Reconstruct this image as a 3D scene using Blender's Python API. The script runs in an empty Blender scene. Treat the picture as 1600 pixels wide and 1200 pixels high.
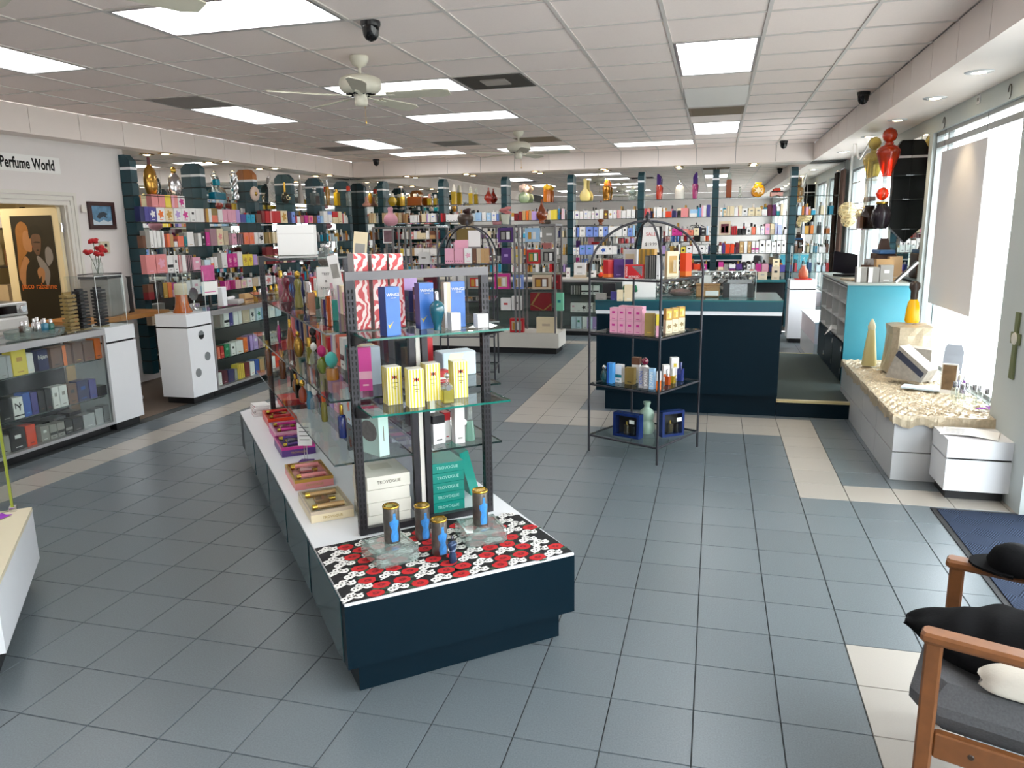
import bpy, math, random
from mathutils import Matrix, Vector
SC = bpy.context.scene
COL = SC.collection
# ---------------------------------------------------------------- camera
cam_d = bpy.data.cameras.new('camera'); cam = bpy.data.objects.new('camera', cam_d); COL.objects.link(cam)
cam_d.sensor_width = 36.0; cam_d.lens = 1174.0/1600.0*36.0; cam_d.clip_start = 0.05; cam_d.clip_end = 300
_r = Vector((0.96628, 0.25701, -0.01581)); _u = Vector((-0.03669, 0.19820, 0.97948)); _b = -Vector((-0.25487, 0.94587, -0.20094))
cam.matrix_world = Matrix(((_r.x, _u.x, _b.x, 0), (_r.y, _u.y, _b.y, 0), (_r.z, _u.z, _b.z, 1.75), (0, 0, 0, 1)))
SC.camera = cam
# ---------------------------------------------------------------- world / exposure
w = bpy.data.worlds.new('World'); SC.world = w; w.use_nodes = True
nt = w.node_tree; nt.nodes.clear()
bg = nt.nodes.new('ShaderNodeBackground'); out = nt.nodes.new('ShaderNodeOutputWorld')
bg.inputs[0].default_value = (0.92, 0.96, 1.0, 1); bg.inputs[1].default_value = 9.0
nt.links.new(bg.outputs[0], out.inputs[0])
sun_d = bpy.data.lights.new('sun', 'SUN'); sun_d.energy = 4.0; sun_d.angle = 0.01; sun_d.color = (1, 0.96, 0.9)
sun = bpy.data.objects.new('sun', sun_d); COL.objects.link(sun); sun.location = (8, 3, 9)
sun.rotation_euler = Vector((0.35, 0.5, -0.8)).to_track_quat('-Z', 'Y').to_euler()   # high sun from behind the storefront: reaches the ground outside only
vs = SC.view_settings
vs.view_transform = 'Standard'; vs.look = 'None'; vs.gamma = 1.0; vs.exposure = 0.35; vs.use_curve_mapping = False
SC.cycles.transparent_max_bounces = 40
PANEL_E = 6.0      # fluorescent ceiling panels
SPOT_E = 30.0      # recessed halogen downlights
# ---------------------------------------------------------------- helpers
rnd = random.Random(7)
def lin(c):
    if isinstance(c, str):
        c = [int(c[i:i+2], 16)/255 for i in (0, 2, 4)]
        return tuple(x/12.92 if x <= 0.04045 else ((x+0.055)/1.055)**2.4 for x in c)
    return tuple(c)
MATS = {}
def mat(name, color='cccccc', rough=0.5, metal=0.0, noise=0.0, nscale=40.0, bump=0.0, emit=0.0, spec=0.5, coat=0.0, rand=0.0, trans=0.0):
    if name in MATS: return MATS[name]
    m = bpy.data.materials.new(name); MATS[name] = m; m.use_nodes = True
    n = m.node_tree; b = n.nodes['Principled BSDF']
    c = lin(color) + (1,)
    b.inputs['Base Color'].default_value = c; b.inputs['Roughness'].default_value = rough; b.inputs['Metallic'].default_value = metal
    b.inputs['Specular IOR Level'].default_value = spec
    if coat: b.inputs['Coat Weight'].default_value = coat; b.inputs['Coat Roughness'].default_value = 0.08
    if trans: b.inputs['Transmission Weight'].default_value = trans
    if emit: b.inputs['Emission Color'].default_value = c; b.inputs['Emission Strength'].default_value = emit
    if noise or bump:
        tc = n.nodes.new('ShaderNodeTexCoord'); nz = n.nodes.new('ShaderNodeTexNoise'); nz.inputs['Scale'].default_value = nscale; nz.inputs['Detail'].default_value = 4
        n.links.new(tc.outputs['Object'], nz.inputs['Vector'])
    fac = None
    if noise:
        mx = n.nodes.new('ShaderNodeMix'); mx.data_type = 'RGBA'
        mx.inputs['A'].default_value = tuple(x*(1-noise) for x in c[:3]) + (1,); mx.inputs['B'].default_value = tuple(min(1, x*(1+noise)) for x in c[:3]) + (1,)
        n.links.new(nz.outputs['Fac'], mx.inputs['Factor']); n.links.new(mx.outputs['Result'], b.inputs['Base Color']); fac = mx
    if rand:
        oi = n.nodes.new('ShaderNodeObjectInfo'); mr = n.nodes.new('ShaderNodeMapRange')
        mr.inputs['To Min'].default_value = 1-rand; mr.inputs['To Max'].default_value = 1+rand; n.links.new(oi.outputs['Random'], mr.inputs['Value'])
        hs = n.nodes.new('ShaderNodeHueSaturation'); n.links.new(mr.outputs[0], hs.inputs['Value'])
        if fac: n.links.new(fac.outputs['Result'], hs.inputs['Color'])
        else: hs.inputs['Color'].default_value = c
        n.links.new(hs.outputs[0], b.inputs['Base Color'])
    if bump:
        bp = n.nodes.new('ShaderNodeBump'); bp.inputs['Strength'].default_value = bump; bp.inputs['Distance'].default_value = 0.002
        n.links.new(nz.outputs['Fac'], bp.inputs['Height']); n.links.new(bp.outputs[0], b.inputs['Normal'])
    return m
def gmat(name, tint='f4faf8', refl=1.0, body=0.0, bodycol=None, rough=0.0):
    """clear or tinted glass: transparent + fresnel reflection (+ some coloured body)"""
    if name in MATS: return MATS[name]
    m = bpy.data.materials.new(name); MATS[name] = m; m.use_nodes = True
    n = m.node_tree; n.nodes.clear()
    o = n.nodes.new('ShaderNodeOutputMaterial'); t = n.nodes.new('ShaderNodeBsdfTransparent'); g = n.nodes.new('ShaderNodeBsdfGlossy')
    t.inputs[0].default_value = lin(tint) + (1,); g.inputs['Roughness'].default_value = rough
    f = n.nodes.new('ShaderNodeFresnel'); f.inputs[0].default_value = 1.5
    mu = n.nodes.new('ShaderNodeMath'); mu.operation = 'MULTIPLY'; mu.inputs[1].default_value = refl
    ge = n.nodes.new('ShaderNodeNewGeometry'); sb = n.nodes.new('ShaderNodeMath'); sb.operation = 'SUBTRACT'; sb.inputs[0].default_value = 1.0; n.links.new(ge.outputs['Backfacing'], sb.inputs[1])
    m2 = n.nodes.new('ShaderNodeMath'); m2.operation = 'MULTIPLY'; n.links.new(f.outputs[0], m2.inputs[0]); n.links.new(sb.outputs[0], m2.inputs[1]); n.links.new(m2.outputs[0], mu.inputs[0])
    base = t
    if body:
        d = n.nodes.new('ShaderNodeBsdfPrincipled'); d.inputs['Base Color'].default_value = lin(bodycol or tint) + (1,); d.inputs['Roughness'].default_value = 0.2
        mb = n.nodes.new('ShaderNodeMixShader'); mb.inputs[0].default_value = body
        n.links.new(t.outputs[0], mb.inputs[1]); n.links.new(d.outputs[0], mb.inputs[2]); base = mb
    ms = n.nodes.new('ShaderNodeMixShader'); n.links.new(mu.outputs[0], ms.inputs[0]); n.links.new(base.outputs[0], ms.inputs[1]); n.links.new(g.outputs[0], ms.inputs[2])
    n.links.new(ms.outputs[0], o.inputs[0])
    return m
class MB:
    def __init__(s): s.v = []; s.f = []; s.m = []; s.sm = []; s.mats = []
    def mi(s, m):
        if m not in s.mats: s.mats.append(m)
        return s.mats.index(m)
    def raw(s, vs, fs, m, smooth=False):
        o = len(s.v); k = s.mi(m); s.v += [tuple(p) for p in vs]
        for f in fs: s.f.append([i+o for i in f]); s.m.append(k); s.sm.append(smooth)
        return s
    def box(s, x0, x1, y0, y1, z0, z1, m, X=None):
        vs = [(x, y, z) for z in (z0, z1) for y in (y0, y1) for x in (x0, x1)]
        if X is not None: vs = [X @ Vector(p) for p in vs]
        return s.raw(vs, [(0, 2, 3, 1), (4, 5, 7, 6), (0, 1, 5, 4), (2, 6, 7, 3), (0, 4, 6, 2), (1, 3, 7, 5)], m)
    def cbox(s, x0, x1, y0, y1, z0, z1, m, c=0.01, X=None):
        """box with chamfered top and vertical edges (rounded look)"""
        def ring(i, z): return [(x0+i+c, y0+i, z), (x1-i-c, y0+i, z), (x1-i, y0+i+c, z), (x1-i, y1-i-c, z), (x1-i-c, y1-i, z), (x0+i+c, y1-i, z), (x0+i, y1-i-c, z), (x0+i, y0+i+c, z)]
        R = [ring(c*.6, z0), ring(0, z0+c), ring(0, z1-c), ring(c*.6, z1)]
        vs = sum(R, []); fs = [tuple(range(7, -1, -1)), tuple(range(24, 32))]
        for k in range(3):
            for i in range(8): j = (i+1) % 8; fs.append((k*8+i, k*8+j, k*8+8+j, k*8+8+i))
        if X is not None: vs = [X @ Vector(p) for p in vs]
        return s.raw(vs, fs, m)
    def quad(s, pts, m): return s.raw(pts, [tuple(range(len(pts)))], m)
    def cyl(s, p0, p1, r0, m, r1=None, n=12, smooth=True, caps=True):
        p0 = Vector(p0); p1 = Vector(p1); r1 = r0 if r1 is None else r1
        d = (p1-p0).normalized(); a = d.orthogonal().normalized(); b = d.cross(a)
        vs = []
        for p, r in ((p0, r0), (p1, r1)):
            for i in range(n): t = 2*math.pi*i/n; vs.append(p + a*(r*math.cos(t)) + b*(r*math.sin(t)))
        s.raw(vs, [(i, (i+1) % n, n+(i+1) % n, n+i) for i in range(n)], m, smooth)
        if caps: s.raw(vs, [tuple(range(n-1, -1, -1)), tuple(range(n, 2*n))], m)
        return s
    def tube(s, pts, r, m, n=8, closed=False):
        pts = [Vector(p) for p in pts]; L = len(pts); vs = []
        up = None
        for i, p in enumerate(pts):
            if closed: d = (pts[(i+1) % L]-pts[i-1])
            else: d = pts[min(i+1, L-1)]-pts[max(i-1, 0)]
            d.normalize()
            a = d.orthogonal().normalized() if up is None else (up - d*up.dot(d)).normalized()
            up = a; b = d.cross(a)
            for k in range(n): t = 2*math.pi*k/n; vs.append(p + a*(r*math.cos(t)) + b*(r*math.sin(t)))
        fs = [(i*n+k, i*n+(k+1) % n, (i+1) % L*n+(k+1) % n, (i+1) % L*n+k) for i in range(L if closed else L-1) for k in range(n)]
        s.raw(vs, fs, m, True)
        if not closed: s.raw(vs, [tuple(range(n-1, -1, -1)), tuple(range((L-1)*n, L*n))], m)
        return s
    def lathe(s, prof, m, n=16, sy=1.0, X=None, smooth=True, off=(0, 0, 0)):
        vs = []; L = len(prof)
        for r, z in prof:
            for k in range(n): t = 2*math.pi*k/n; vs.append(Vector((off[0]+r*math.cos(t), off[1]+r*sy*math.sin(t), off[2]+z)))
        if X is not None: vs = [X @ p for p in vs]
        s.raw(vs, [(i*n+k, i*n+(k+1) % n, (i+1)*n+(k+1) % n, (i+1)*n+k) for i in range(L-1) for k in range(n)], m, smooth)
        s.raw(vs, [tuple(range(n-1, -1, -1)), tuple(range((L-1)*n, L*n))], m)
        return s
    def prism(s, poly, h0, h1, m, axis='z'):
        """extrude polygon: axis z -> (x,y), axis y -> (x,z), axis x -> (y,z)"""
        n = len(poly)
        def mk(a, b, h): return (a, b, h) if axis == 'z' else ((a, h, b) if axis == 'y' else (h, a, b))
        vs = [mk(a, b, h0) for a, b in poly] + [mk(a, b, h1) for a, b in poly]
        fs = [tuple(range(n-1, -1, -1)), tuple(range(n, 2*n))] + [(i, (i+1) % n, n+(i+1) % n, n+i) for i in range(n)]
        return s.raw(vs, fs, m)
    def mesh(s, name):
        me = bpy.data.meshes.new(name); me.from_pydata(s.v, [], s.f)
        for m in s.mats: me.materials.append(m)
        me.polygons.foreach_set('material_index', s.m); me.polygons.foreach_set('use_smooth', s.sm); me.update()
        return me
    def build(s, name, parent=None, loc=(0, 0, 0), rz=0.0, **k): return put(name, s.mesh(name), parent, loc, rz, **k)
def put(name, me, parent=None, loc=(0, 0, 0), rz=0.0, label=None, cat=None, group=None, kind=None):
    o = bpy.data.objects.new(name, me); COL.objects.link(o)
    if parent: o.parent = parent
    o.location = loc; o.rotation_euler = (0, 0, rz)
    return tag(o, label, cat, group, kind)
def tag(o, label=None, cat=None, group=None, kind=None):
    if label: o['label'] = label
    if cat: o['category'] = cat
    if group: o['group'] = group
    if kind: o['kind'] = kind
    return o
def thing(name, label, cat, loc=(0, 0, 0), rz=0.0, group=None): return put(name, None, None, loc, rz, label, cat, group)
def struct(name, mb, label=None, parent=None): return mb.build(name, parent, kind='structure', label=label)
def text(name, s, size, m, parent, loc, rot, ext=0.0008, align='CENTER', sx=1.0, bold=0.0):
    cu = bpy.data.curves.new(name, 'FONT'); cu.body = s; cu.size = size; cu.extrude = ext; cu.offset = bold; cu.align_x = align; cu.align_y = 'CENTER'; cu.resolution_u = 2
    tmp = bpy.data.objects.new(name + '_tmp', cu); COL.objects.link(tmp); dg = bpy.context.evaluated_depsgraph_get()
    me = bpy.data.meshes.new_from_object(tmp.evaluated_get(dg)); me.name = name; bpy.data.objects.remove(tmp); bpy.data.curves.remove(cu)
    me.materials.clear(); me.materials.append(m)
    o = put(name, me, parent, loc); o.rotation_euler = rot; o.scale = (sx, 1, 1)
    return o
FRONT = (math.pi/2, 0, 0)        # text facing -y
def copy_tree(o, parent=None, loc=None, rz=None):
    c = o.copy(); COL.objects.link(c); c.parent = parent
    for ch in o.children: copy_tree(ch, c)
    if loc is not None: c.location = loc
    if rz is not None: c.rotation_euler = (0, 0, rz)
    return c
# common materials
GLASS = gmat('shelf_glass', 'f6faf8', 1.0)
GEDGE = gmat('glass_edge_green', '3fa898', 0.6, 0.55, '1f8f80')
GEDGED = gmat('glass_edge_dark', '1d3a38', 0.6, 0.8, '152c2b')
ACRY = gmat('acrylic_clear', 'f8fbfb', 0.9)
WIN = gmat('window_glass', 'f6f8f8', 0.7)
MIRROR = mat('mirror_silver', 'e2e4e2', 0.0, 1.0)
TEALD = mat('dark_green_laminate', '0a1c26', 0.32, noise=0.06, nscale=6, spec=.1)
TEAL = mat('teal_laminate', '174b59', 0.25, noise=0.04, nscale=8)
TEALB = mat('bright_teal_laminate', '4296aa', 0.3, noise=0.03, nscale=8)
PYL = mat('pylon_green_laminate', '17404a', 0.35, noise=0.06, nscale=9)
PYLK = mat('pylon_shaded_laminate', '12181b', 0.4, spec=.2)  # near-black colour stands in for shade on the storefront fin
WLAM = mat('white_laminate', 'e8eaee', 0.25, noise=0.015, nscale=12)
OFFW = mat('off_white_laminate', 'd8d4cc', 0.3, noise=0.02, nscale=12)
BLK = mat('black_plastic', '141416', 0.35)
KICK = mat('black_toe_kick', '15161a', 0.45, noise=0.1, nscale=30)
DMET = mat('slotted_dark_metal', '3a393d', 0.35, 0.7, noise=0.15, nscale=60)
GMET = mat('grey_painted_metal', '8a8789', 0.35, 0.5)
IRON = mat('wrought_iron', '434349', 0.42, 0.75, noise=0.15, nscale=50)
CHROME = mat('chrome', 'd8d8da', 0.12, 1.0)
GOLDM = mat('gold_metal', 'cda649', 0.2, 1.0)
GOLDF = mat('pale_gold_plastic', 'd9bf77', 0.3, 0.6)
ALU = mat('aluminium_trim', 'b5b4b6', 0.3, 0.7)
WPAINT = mat('white_wall_paint', 'e2dcda', 0.6, noise=0.02, nscale=5)
PAPER = mat('white_paper', 'f0efed', 0.6)
SLOT = mat('slot_black', '050606', 0.8)
WOOD = mat('light_wood', 'b07a44', 0.4, noise=0.15, nscale=14)
PAL = {'wh': ('white', 'ebe9e8'), 'cr': ('cream', 'e6d6b4'), 'tn': ('tan', 'c09a6a'), 'br': ('brown', '6b4632'), 'bk': ('black', '1c1b1f'), 'gy': ('grey', '97948f'),
 'nv': ('navy', '262b5c'), 'in': ('indigo', '4a4590'), 'bl': ('cornflower blue', '7b95dc'), 'lb': ('light blue', 'a3c8e8'), 'cy': ('cyan', '1d9fc4'), 'te': ('teal', '1b7d86'),
 'gn': ('green', '1f7a50'), 'yl': ('yellow', 'ead24a'), 'go': ('gold', 'c0923a'), 'or': ('orange', 'e8742a'), 'co': ('coral', 'e77a62'), 'rd': ('red', 'c4232b'), 'dr': ('dark red', '7a1820'),
 'mg': ('magenta', 'c8328c'), 'pk': ('pink', 'e4a6bc'), 'sa': ('salmon pink', 'e08e8e'), 'li': ('lilac', 'b79ad4'), 'pu': ('purple', '55307c'), 'be': ('beige', 'cab79e'), 'mv': ('mauve', 'a5808c'),
 'pb': ('pale blue', 'cfe2ee'), 'ma': ('maroon', '5c2030'), 'or2': ('red orange', 'e2451f'), 'sv': ('silver', 'b9b9bd'), 'am': ('amber', 'c7701c'), 'mi': ('mint green', '7fd0ae'), 'ol': ('olive gold', '8c7540'), 'rb': ('royal blue', '2456b0'), 'sk': ('sky blue', '4a9be0')}
def pm(k):
    return mat('carton_' + PAL[k][0].replace(' ', '_'), PAL[k][1], 0.35, noise=0.05, nscale=25, metal=(0.6 if k in ('sv',) else 0))
BOXC = {}
def box_mesh(w, d, h, c, a, st):
    """carton standing on z=0, printed front at -y"""
    key = (round(w, 3), round(d, 3), round(h, 3), c, a, st)
    if key in BOXC: return BOXC[key]
    b = MB(); C = pm(c); A = pm(a) if a else pm('bk'); hw = w/2; y = -d/2; e = y-0.0008
    if st == 't':   # cap-coloured top
        b.box(-hw, hw, y, d/2, 0, h*.72, C); b.box(-hw, hw, y, d/2, h*.72, h, A)
    elif st == 'h':
        b.box(-hw, hw, y, d/2, 0, h*.5, C); b.box(-hw, hw, y, d/2, h*.5, h, A)
    else: b.box(-hw, hw, y, d/2, 0, h, C)
    def q(x0, x1, z0, z1, m): b.quad([(x0*w, e, z0*h), (x1*w, e, z0*h), (x1*w, e, z1*h), (x0*w, e, z1*h)], m)
    if st == 'b': q(-.5, .5, .28, .46, A)
    elif st == 'e': q(-.2, .2, .55, .72, A)
    elif st == 'w': q(-.34, .34, .14, .82, A); q(-.3, -.04, .2, .6, pm('go')); q(.04, .3, .2, .66, pm('cr'))
    elif st == 'f':
        n = 15; b.raw([(0.36*w*math.cos(2*math.pi*i/n)*(1 if i % 3 else .55), e, h*.52+0.36*min(w, h)*math.sin(2*math.pi*i/n)*(1 if i % 3 else .55)) for i in range(n)], [tuple(range(n))], A)
    elif st == 's':
        for i in range(3): q(-.42+.3*i, -.27+.3*i, .02, .98, A)
    elif st == 'v': q(-.5, -.1, 0.0, 1.0, A)
    elif st == 'd':
        for i in range(4): q(-.4+.22*i, -.32+.22*i, .12, .2, A)
    if st in ('e', 'b', 'p', 't', 'f'): q(-.22, .22, .12, .16, A)
    BOXC[key] = b.mesh('perfume_box'); return BOXC[key]
# ================================================================= SETTING
XL, XR, YB, YF, ZC = -6.70, 1.95, 13.35, -3.0, 3.0
PX, PY, PT = 0.595, 3.173, 0.3055
TILEG = mat('floor_tile_grey_green', '636c71', 0.30, noise=0.38, nscale=170, bump=0.12, rand=0.04)
TILEW = mat('floor_tile_white', 'a29d95', 0.33, noise=0.06, nscale=200, bump=0.1, rand=0.03)
GROUT = mat('grout_dark', '34393b', 0.8)
b = MB(); b.box(-5.35, XR+.4, YF, YB, -0.08, -0.004, GROUT)
floor = struct('floor', b, 'grey green ceramic tile floor with white border strips')
def is_white(x, y):
    if -4.91 < x < -4.59: return True
    if -1.86 < x < -1.24 and 6.52 < y < 11.75: return True
    if -1.86 < x < 0.595 and 6.52 < y < 7.16: return True
    if 0.595 < x < 0.9 and 5.0 < y < 7.16: return True
    if 0.9 < x and 4.99 < y < 5.31: return True
    if 0.595 < x < 0.9 and y < 3.173: return True
    if -4.91 < x < -1.24 and 11.42 < y < 11.75: return True
    return False
def tile_mesh(m):
    g = 0.0018; h = PT/2-g; c = 0.0015
    return MB().raw([(-h, -h, -.004), (h, -h, -.004), (h, h, -.004), (-h, h, -.004), (-h+c, -h+c, 0), (h-c, -h+c, 0), (h-c, h-c, 0), (-h+c, h-c, 0)],
                    [(4, 5, 6, 7), (0, 1, 5, 4), (1, 2, 6, 5), (2, 3, 7, 6), (3, 0, 4, 7)], m).mesh('floor_tile')
TM = {True: tile_mesh(TILEW), False: tile_mesh(TILEG)}
Minv = cam.matrix_world.inverted()
cells = []
for i in range(-20, 6):
    for j in range(-18, 34):
        x = PX + (i+.5)*PT; y = PY + (j+.5)*PT
        if x-PT/2 < -5.36 or x > XR+.35 or y > YB or y < YF: continue
        p = Minv @ Vector((x, y, 0)); seen = False; area = 0
        if p.z < -0.3:
            u = 800+1174*p.x/-p.z; v = 600-1174*p.y/-p.z
            seen = -60 < u < 1660 and v < 1260; area = 1/p.z**2
        # under furniture: skip the ones the fixtures stand on
        s = (x+1.28)*-.65 + (y-2.31)*.76; t = (x+1.28)*.76 + (y-2.31)*.65
        if (0.2 < s < 3.4 and 0.1 < t < .9) or (x < -5.3) or (y > 7.3 and -1 < x < 1.9): seen = False
        cells.append((not seen, -area, x, y))
cells.sort()
rest = MB()
for k, (ns, a, x, y) in enumerate(cells):
    if k < 300 and not ns: put('floor_tile', TM[is_white(x, y)], floor, (x, y, 0))
    else:
        g = PT/2-.0018; rest.raw([(x-g, y-g, 0), (x+g, y-g, 0), (x+g, y+g, 0), (x-g, y+g, 0)], [(0, 1, 2, 3)], TILEW if is_white(x, y) else TILEG)
rest.build('floor_tile_field', floor, kind='stuff')
CARPET = mat('brown_carpet', '5d5148', 0.95, noise=0.3, nscale=180, bump=0.6)
struct('floor_carpet', MB().box(-9.2, -5.35, YF, YB, -0.08, -0.001, CARPET), 'brown carpet strip behind the glass display counters')
# ---- walls
def wall(name, mb, label): return struct(name, mb, label)
b = MB(); W = WPAINT
b.box(XL-.12, XL, YF, 5.72, 0, ZC, W); b.box(XL-.12, XL, 5.72, 6.72, 2.08, ZC, W); b.box(XL-.12, XL, 6.72, YB+.1, 0, ZC, W)
wl = wall('wall_left', b, 'white painted wall with doorway and mirrored shelf bays')
PYL_L = [7.60, 8.84, 10.02, 11.05, 12.00, 13.02]
PYL_B = [-6.02, -4.83, -3.65, -2.46, -1.25, -0.03, 1.19]
ys = [7.62] + [p for p in PYL_L[1:]] + [YB-.004]
for a, c in zip(ys[:-1], ys[1:]): MB().box(XL, XL+.006, a+.002, c-.002, .1, 2.738, MIRROR).build('mirror_panel', wl)
b = MB().box(XL-.1, XR+.1, YB, YB+.12, 0, ZC, W)
wb = wall('wall_back', b, 'rear wall covered with mirror panels behind glass shelves')
xs = [XL+.01] + PYL_B + [XR-.01]
for a, c in zip(xs[:-1], xs[1:]): MB().box(a+.002, c-.002, YB-.006, YB, .1, 2.738, MIRROR).build('mirror_panel', wb)
wall('wall_front', MB().box(XL-.1, XR+.5, YF-.12, YF, 0, ZC, W), 'plain white wall facing the rear mirrors')
WB = mat('pale_blue_grey_paint', 'c3cbca', 0.6, noise=0.03, nscale=4)
b = MB(); T = .14
WINS = [(-2.6, 3.1, .5, 2.56), (3.3, 4.85, .02, 2.56), (5.78, 8.2, .46, 2.58), (9.85, 11.25, .55, 2.56), (11.55, 12.75, .55, 2.56)]
y0 = YF
for (a, c, z0, z1) in WINS:
    b.box(XR, XR+T, y0, a, 0, ZC, WB); b.box(XR, XR+T, a, c, 0, z0, WB); b.box(XR, XR+T, a, c, z1, ZC, WB); y0 = c
b.box(XR, XR+T, y0, YB+.1, 0, ZC, WB)
wr = wall('wall_right', b, 'pale blue grey storefront wall with tall windows')
b = MB().box(1.84, XR, 4.95, 5.62, 0, 2.74, WB); struct('trim_1', b, 'pale blue grey pier beside the storefront window')
MB().box(XR-.006, XR, 8.30, 8.98, .1, 2.6, MIRROR).build('mirror_panel', wr); MB().box(XR-.006, XR, 8.984, 9.66, .1, 2.6, MIRROR).build('mirror_panel', wr)
FR = mat('window_frame_grey', '8d9292', 0.4, 0.4)
for n, (a, c, z0, z1) in enumerate(WINS):
    r = tag(bpy.data.objects.new('window_%d' % (n+1), None), ['storefront window at the entrance end of the shop', 'glazed storefront entrance door by the blue mat', 'large storefront window above the fabric covered bench', 'storefront window behind the hanging black shelves', 'end storefront window beside the rear mirror wall'][n], None, None, 'structure'); COL.objects.link(r)
    f = MB(); t = .035
    f.box(XR+.03, XR+.09, a, a+t, z0, z1, FR).box(XR+.03, XR+.09, c-t, c, z0, z1, FR).box(XR+.03, XR+.09, a, c, z0, z0+t, FR).box(XR+.03, XR+.09, a, c, z1-t, z1, FR)
    f.build('window_frame', r)
    k = {2: [a+2.05], 0: [a+1.9, a+3.8], 3: [a+.7], 4: []}.get(n, [])
    e = [a+t]+k+[c-t]
    for m in k: MB().box(XR+.04, XR+.08, m-.018, m+.018, z0+t, z1-t, FR).build('mullion', r)
    if n == 2: MB().box(XR+.035, XR+.085, a+t, c-t, 2.44, 2.49, FR).build('transom', r)
    for p, q in zip(e[:-1], e[1:]): MB().box(XR+.057, XR+.063, p, q, z0+t, z1-t, WIN).build('pane', r)
# back room behind the doorway
BR = mat('back_room_cream_paint', 'd8cba8', 0.6)
b = MB().box(-9.2, -9.1, 4.6, 8.4, 0, 2.7, BR).box(-9.2, XL-.12, 4.5, 4.6, 0, 2.7, BR).box(-9.2, XL-.12, 8.3, 8.4, 0, 2.7, BR).box(-9.2, XL-.12, 4.5, 8.4, 2.7, 2.76, BR)
struct('wall_back_room', b, 'cream walls of the back room seen through the doorway')
# door casing
CASE = mat('door_casing_white', 'dedad2', 0.4)
b = MB()
for (a, c) in ((6.72, 6.76), (6.775, 6.815), (6.825, 6.86)): b.box(XL, XL+.014+.01*(a < 6.75), a, c, 0, 2.08+(a-6.72), CASE)
for (a, c) in ((2.08, 2.12), (2.13, 2.17), (2.18, 2.215)): b.box(XL, XL+.016, 5.6, 6.72+(a-2.08)+.04, a, c, CASE)
b.box(XL-.12, XL, 6.70, 6.72, 0, 2.08, CASE)
struct('trim_2', b, 'moulded white casing around the back room doorway')
b = MB(); LEAF = mat('door_leaf_cream', 'dccfae', 0.45)
b.box(-7.50, -6.74, 6.64, 6.68, .02, 2.06, LEAF)
dr = struct('door_1', b, 'open cream door carrying a tall dark poster')
for z in (.4, 1.1, 1.85): MB().cyl((-6.73, 6.66, z-.05), (-6.73, 6.66, z+.05), .013, CHROME).box(-6.76, -6.72, 6.675, 6.683, z-.05, z+.05, CHROME).build('hinge', dr)
MB().lathe([(0.012, 0), (.012, .03), (.028, .05), (.03, .065), (.02, .08), (0.001, .082)], mat('brass', 'd8b040', .2, 1.0), X=Matrix.Translation((-7.43, 6.64, 1.0)) @ Matrix.Rotation(math.pi/2, 4, 'X')).build('door_knob', dr)
# ---- ceiling
CTILE = mat('ceiling_tile_offwhite', 'f2e4de', 0.85, noise=0.05, nscale=120, bump=0.25, rand=0.02)
CBAR = mat('ceiling_grid_bar', 'd2cbc6', 0.5)
b = MB().box(XL-.12, XR+.14, YF-.1, YB+.1, ZC+.05, ZC+.15, WPAINT)
ceil = struct('ceiling', b, 'suspended ceiling of off-white square tiles in a metal grid')
G = .61; gx = [0.26 - G*i for i in range(-2, 12)][::-1]; gy = [5.06 + G*j for j in range(-13, 14)]
gx = [x for x in gx if -6.45 < x < 1.43]; gy = [y for y in gy if YF < y < 13.0]
b = MB()
LIGHTS = [(-3.40, -2.18, 3.84, 4.45), (-5.23, -4.62, 3.84, 5.06), (-5.23, -4.62, 6.89, 8.11), (-3.40, -2.18, 8.11, 8.72), (-3.40, -2.18, 6.28, 6.89), (-.35, .26, 5.67, 6.89),
          (-.35, .26, 9.94, 11.16), (-1.57, -.35, 11.77, 12.38), (-5.23, -4.62, 9.94, 11.16), (-5.23, -4.01, 11.77, 12.38), (-3.40, -2.18, 11.77, 12.38),
          (-5.23, -4.62, .18, 1.40), (-3.40, -2.18, -.43, .18), (-.35, .26, 1.40, 2.62), (-3.40, -2.18, 2.01, 2.62)]
VENTS = [(-2.18, -1.57, 6.28, 6.89), (-.35, .26, 8.72, 9.33), (-5.23, -4.62, 6.28, 6.89), (-4.01, -3.40, 10.55, 11.16), (-2.79, -2.18, 10.55, 11.16), (-5.84, -5.23, 10.55, 11.16)]
SAG = [(-.35, .26, 7.50, 8.72)]
ex = [-6.45]+gx+[1.43]; ey = [YF]+gy+[13.0]
def inside(x, y): return any(a+.05 < x < c-.05 and d+.05 < y < e-.05 for a, c, d, e in LIGHTS+SAG)
for x in gx:
    for ya, yb in zip(ey[:-1], ey[1:]):
        if not inside(x, (ya+yb)/2): b.box(x-.012, x+.012, ya, yb, ZC-.004, ZC+.02, CBAR)
for y in gy:
    for xa, xb in zip(ex[:-1], ex[1:]):
        if not inside((xa+xb)/2, y): b.box(xa, xb, y-.012, y+.012, ZC-.0035, ZC+.02, CBAR)
b.build('grid_bars', ceil, kind='stuff')
back = MB(); TMC = {}
for x0, x1 in zip(ex[:-1], ex[1:]):
    for ya, yb in zip(ey[:-1], ey[1:]):
        cx = (x0+x1)/2; cy = (ya+yb)/2
        if any(a < cx < c and d < cy < e for a, c, d, e in LIGHTS+VENTS+SAG): continue
        if cy < 2.6: back.box(x0+.012, x1-.012, ya+.012, yb-.012, ZC+.004, ZC+.02, CTILE); continue
        k = (round(x1-x0, 3), round(yb-ya, 3))
        if k not in TMC: TMC[k] = MB().box(-k[0]/2+.012, k[0]/2-.012, -k[1]/2+.012, k[1]/2-.012, .003, .02, CTILE).mesh('ceiling_tile')
        put('ceiling_tile', TMC[k], ceil, (cx, cy, ZC))
back.build('ceiling_tile_field', ceil, kind='stuff')
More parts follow.
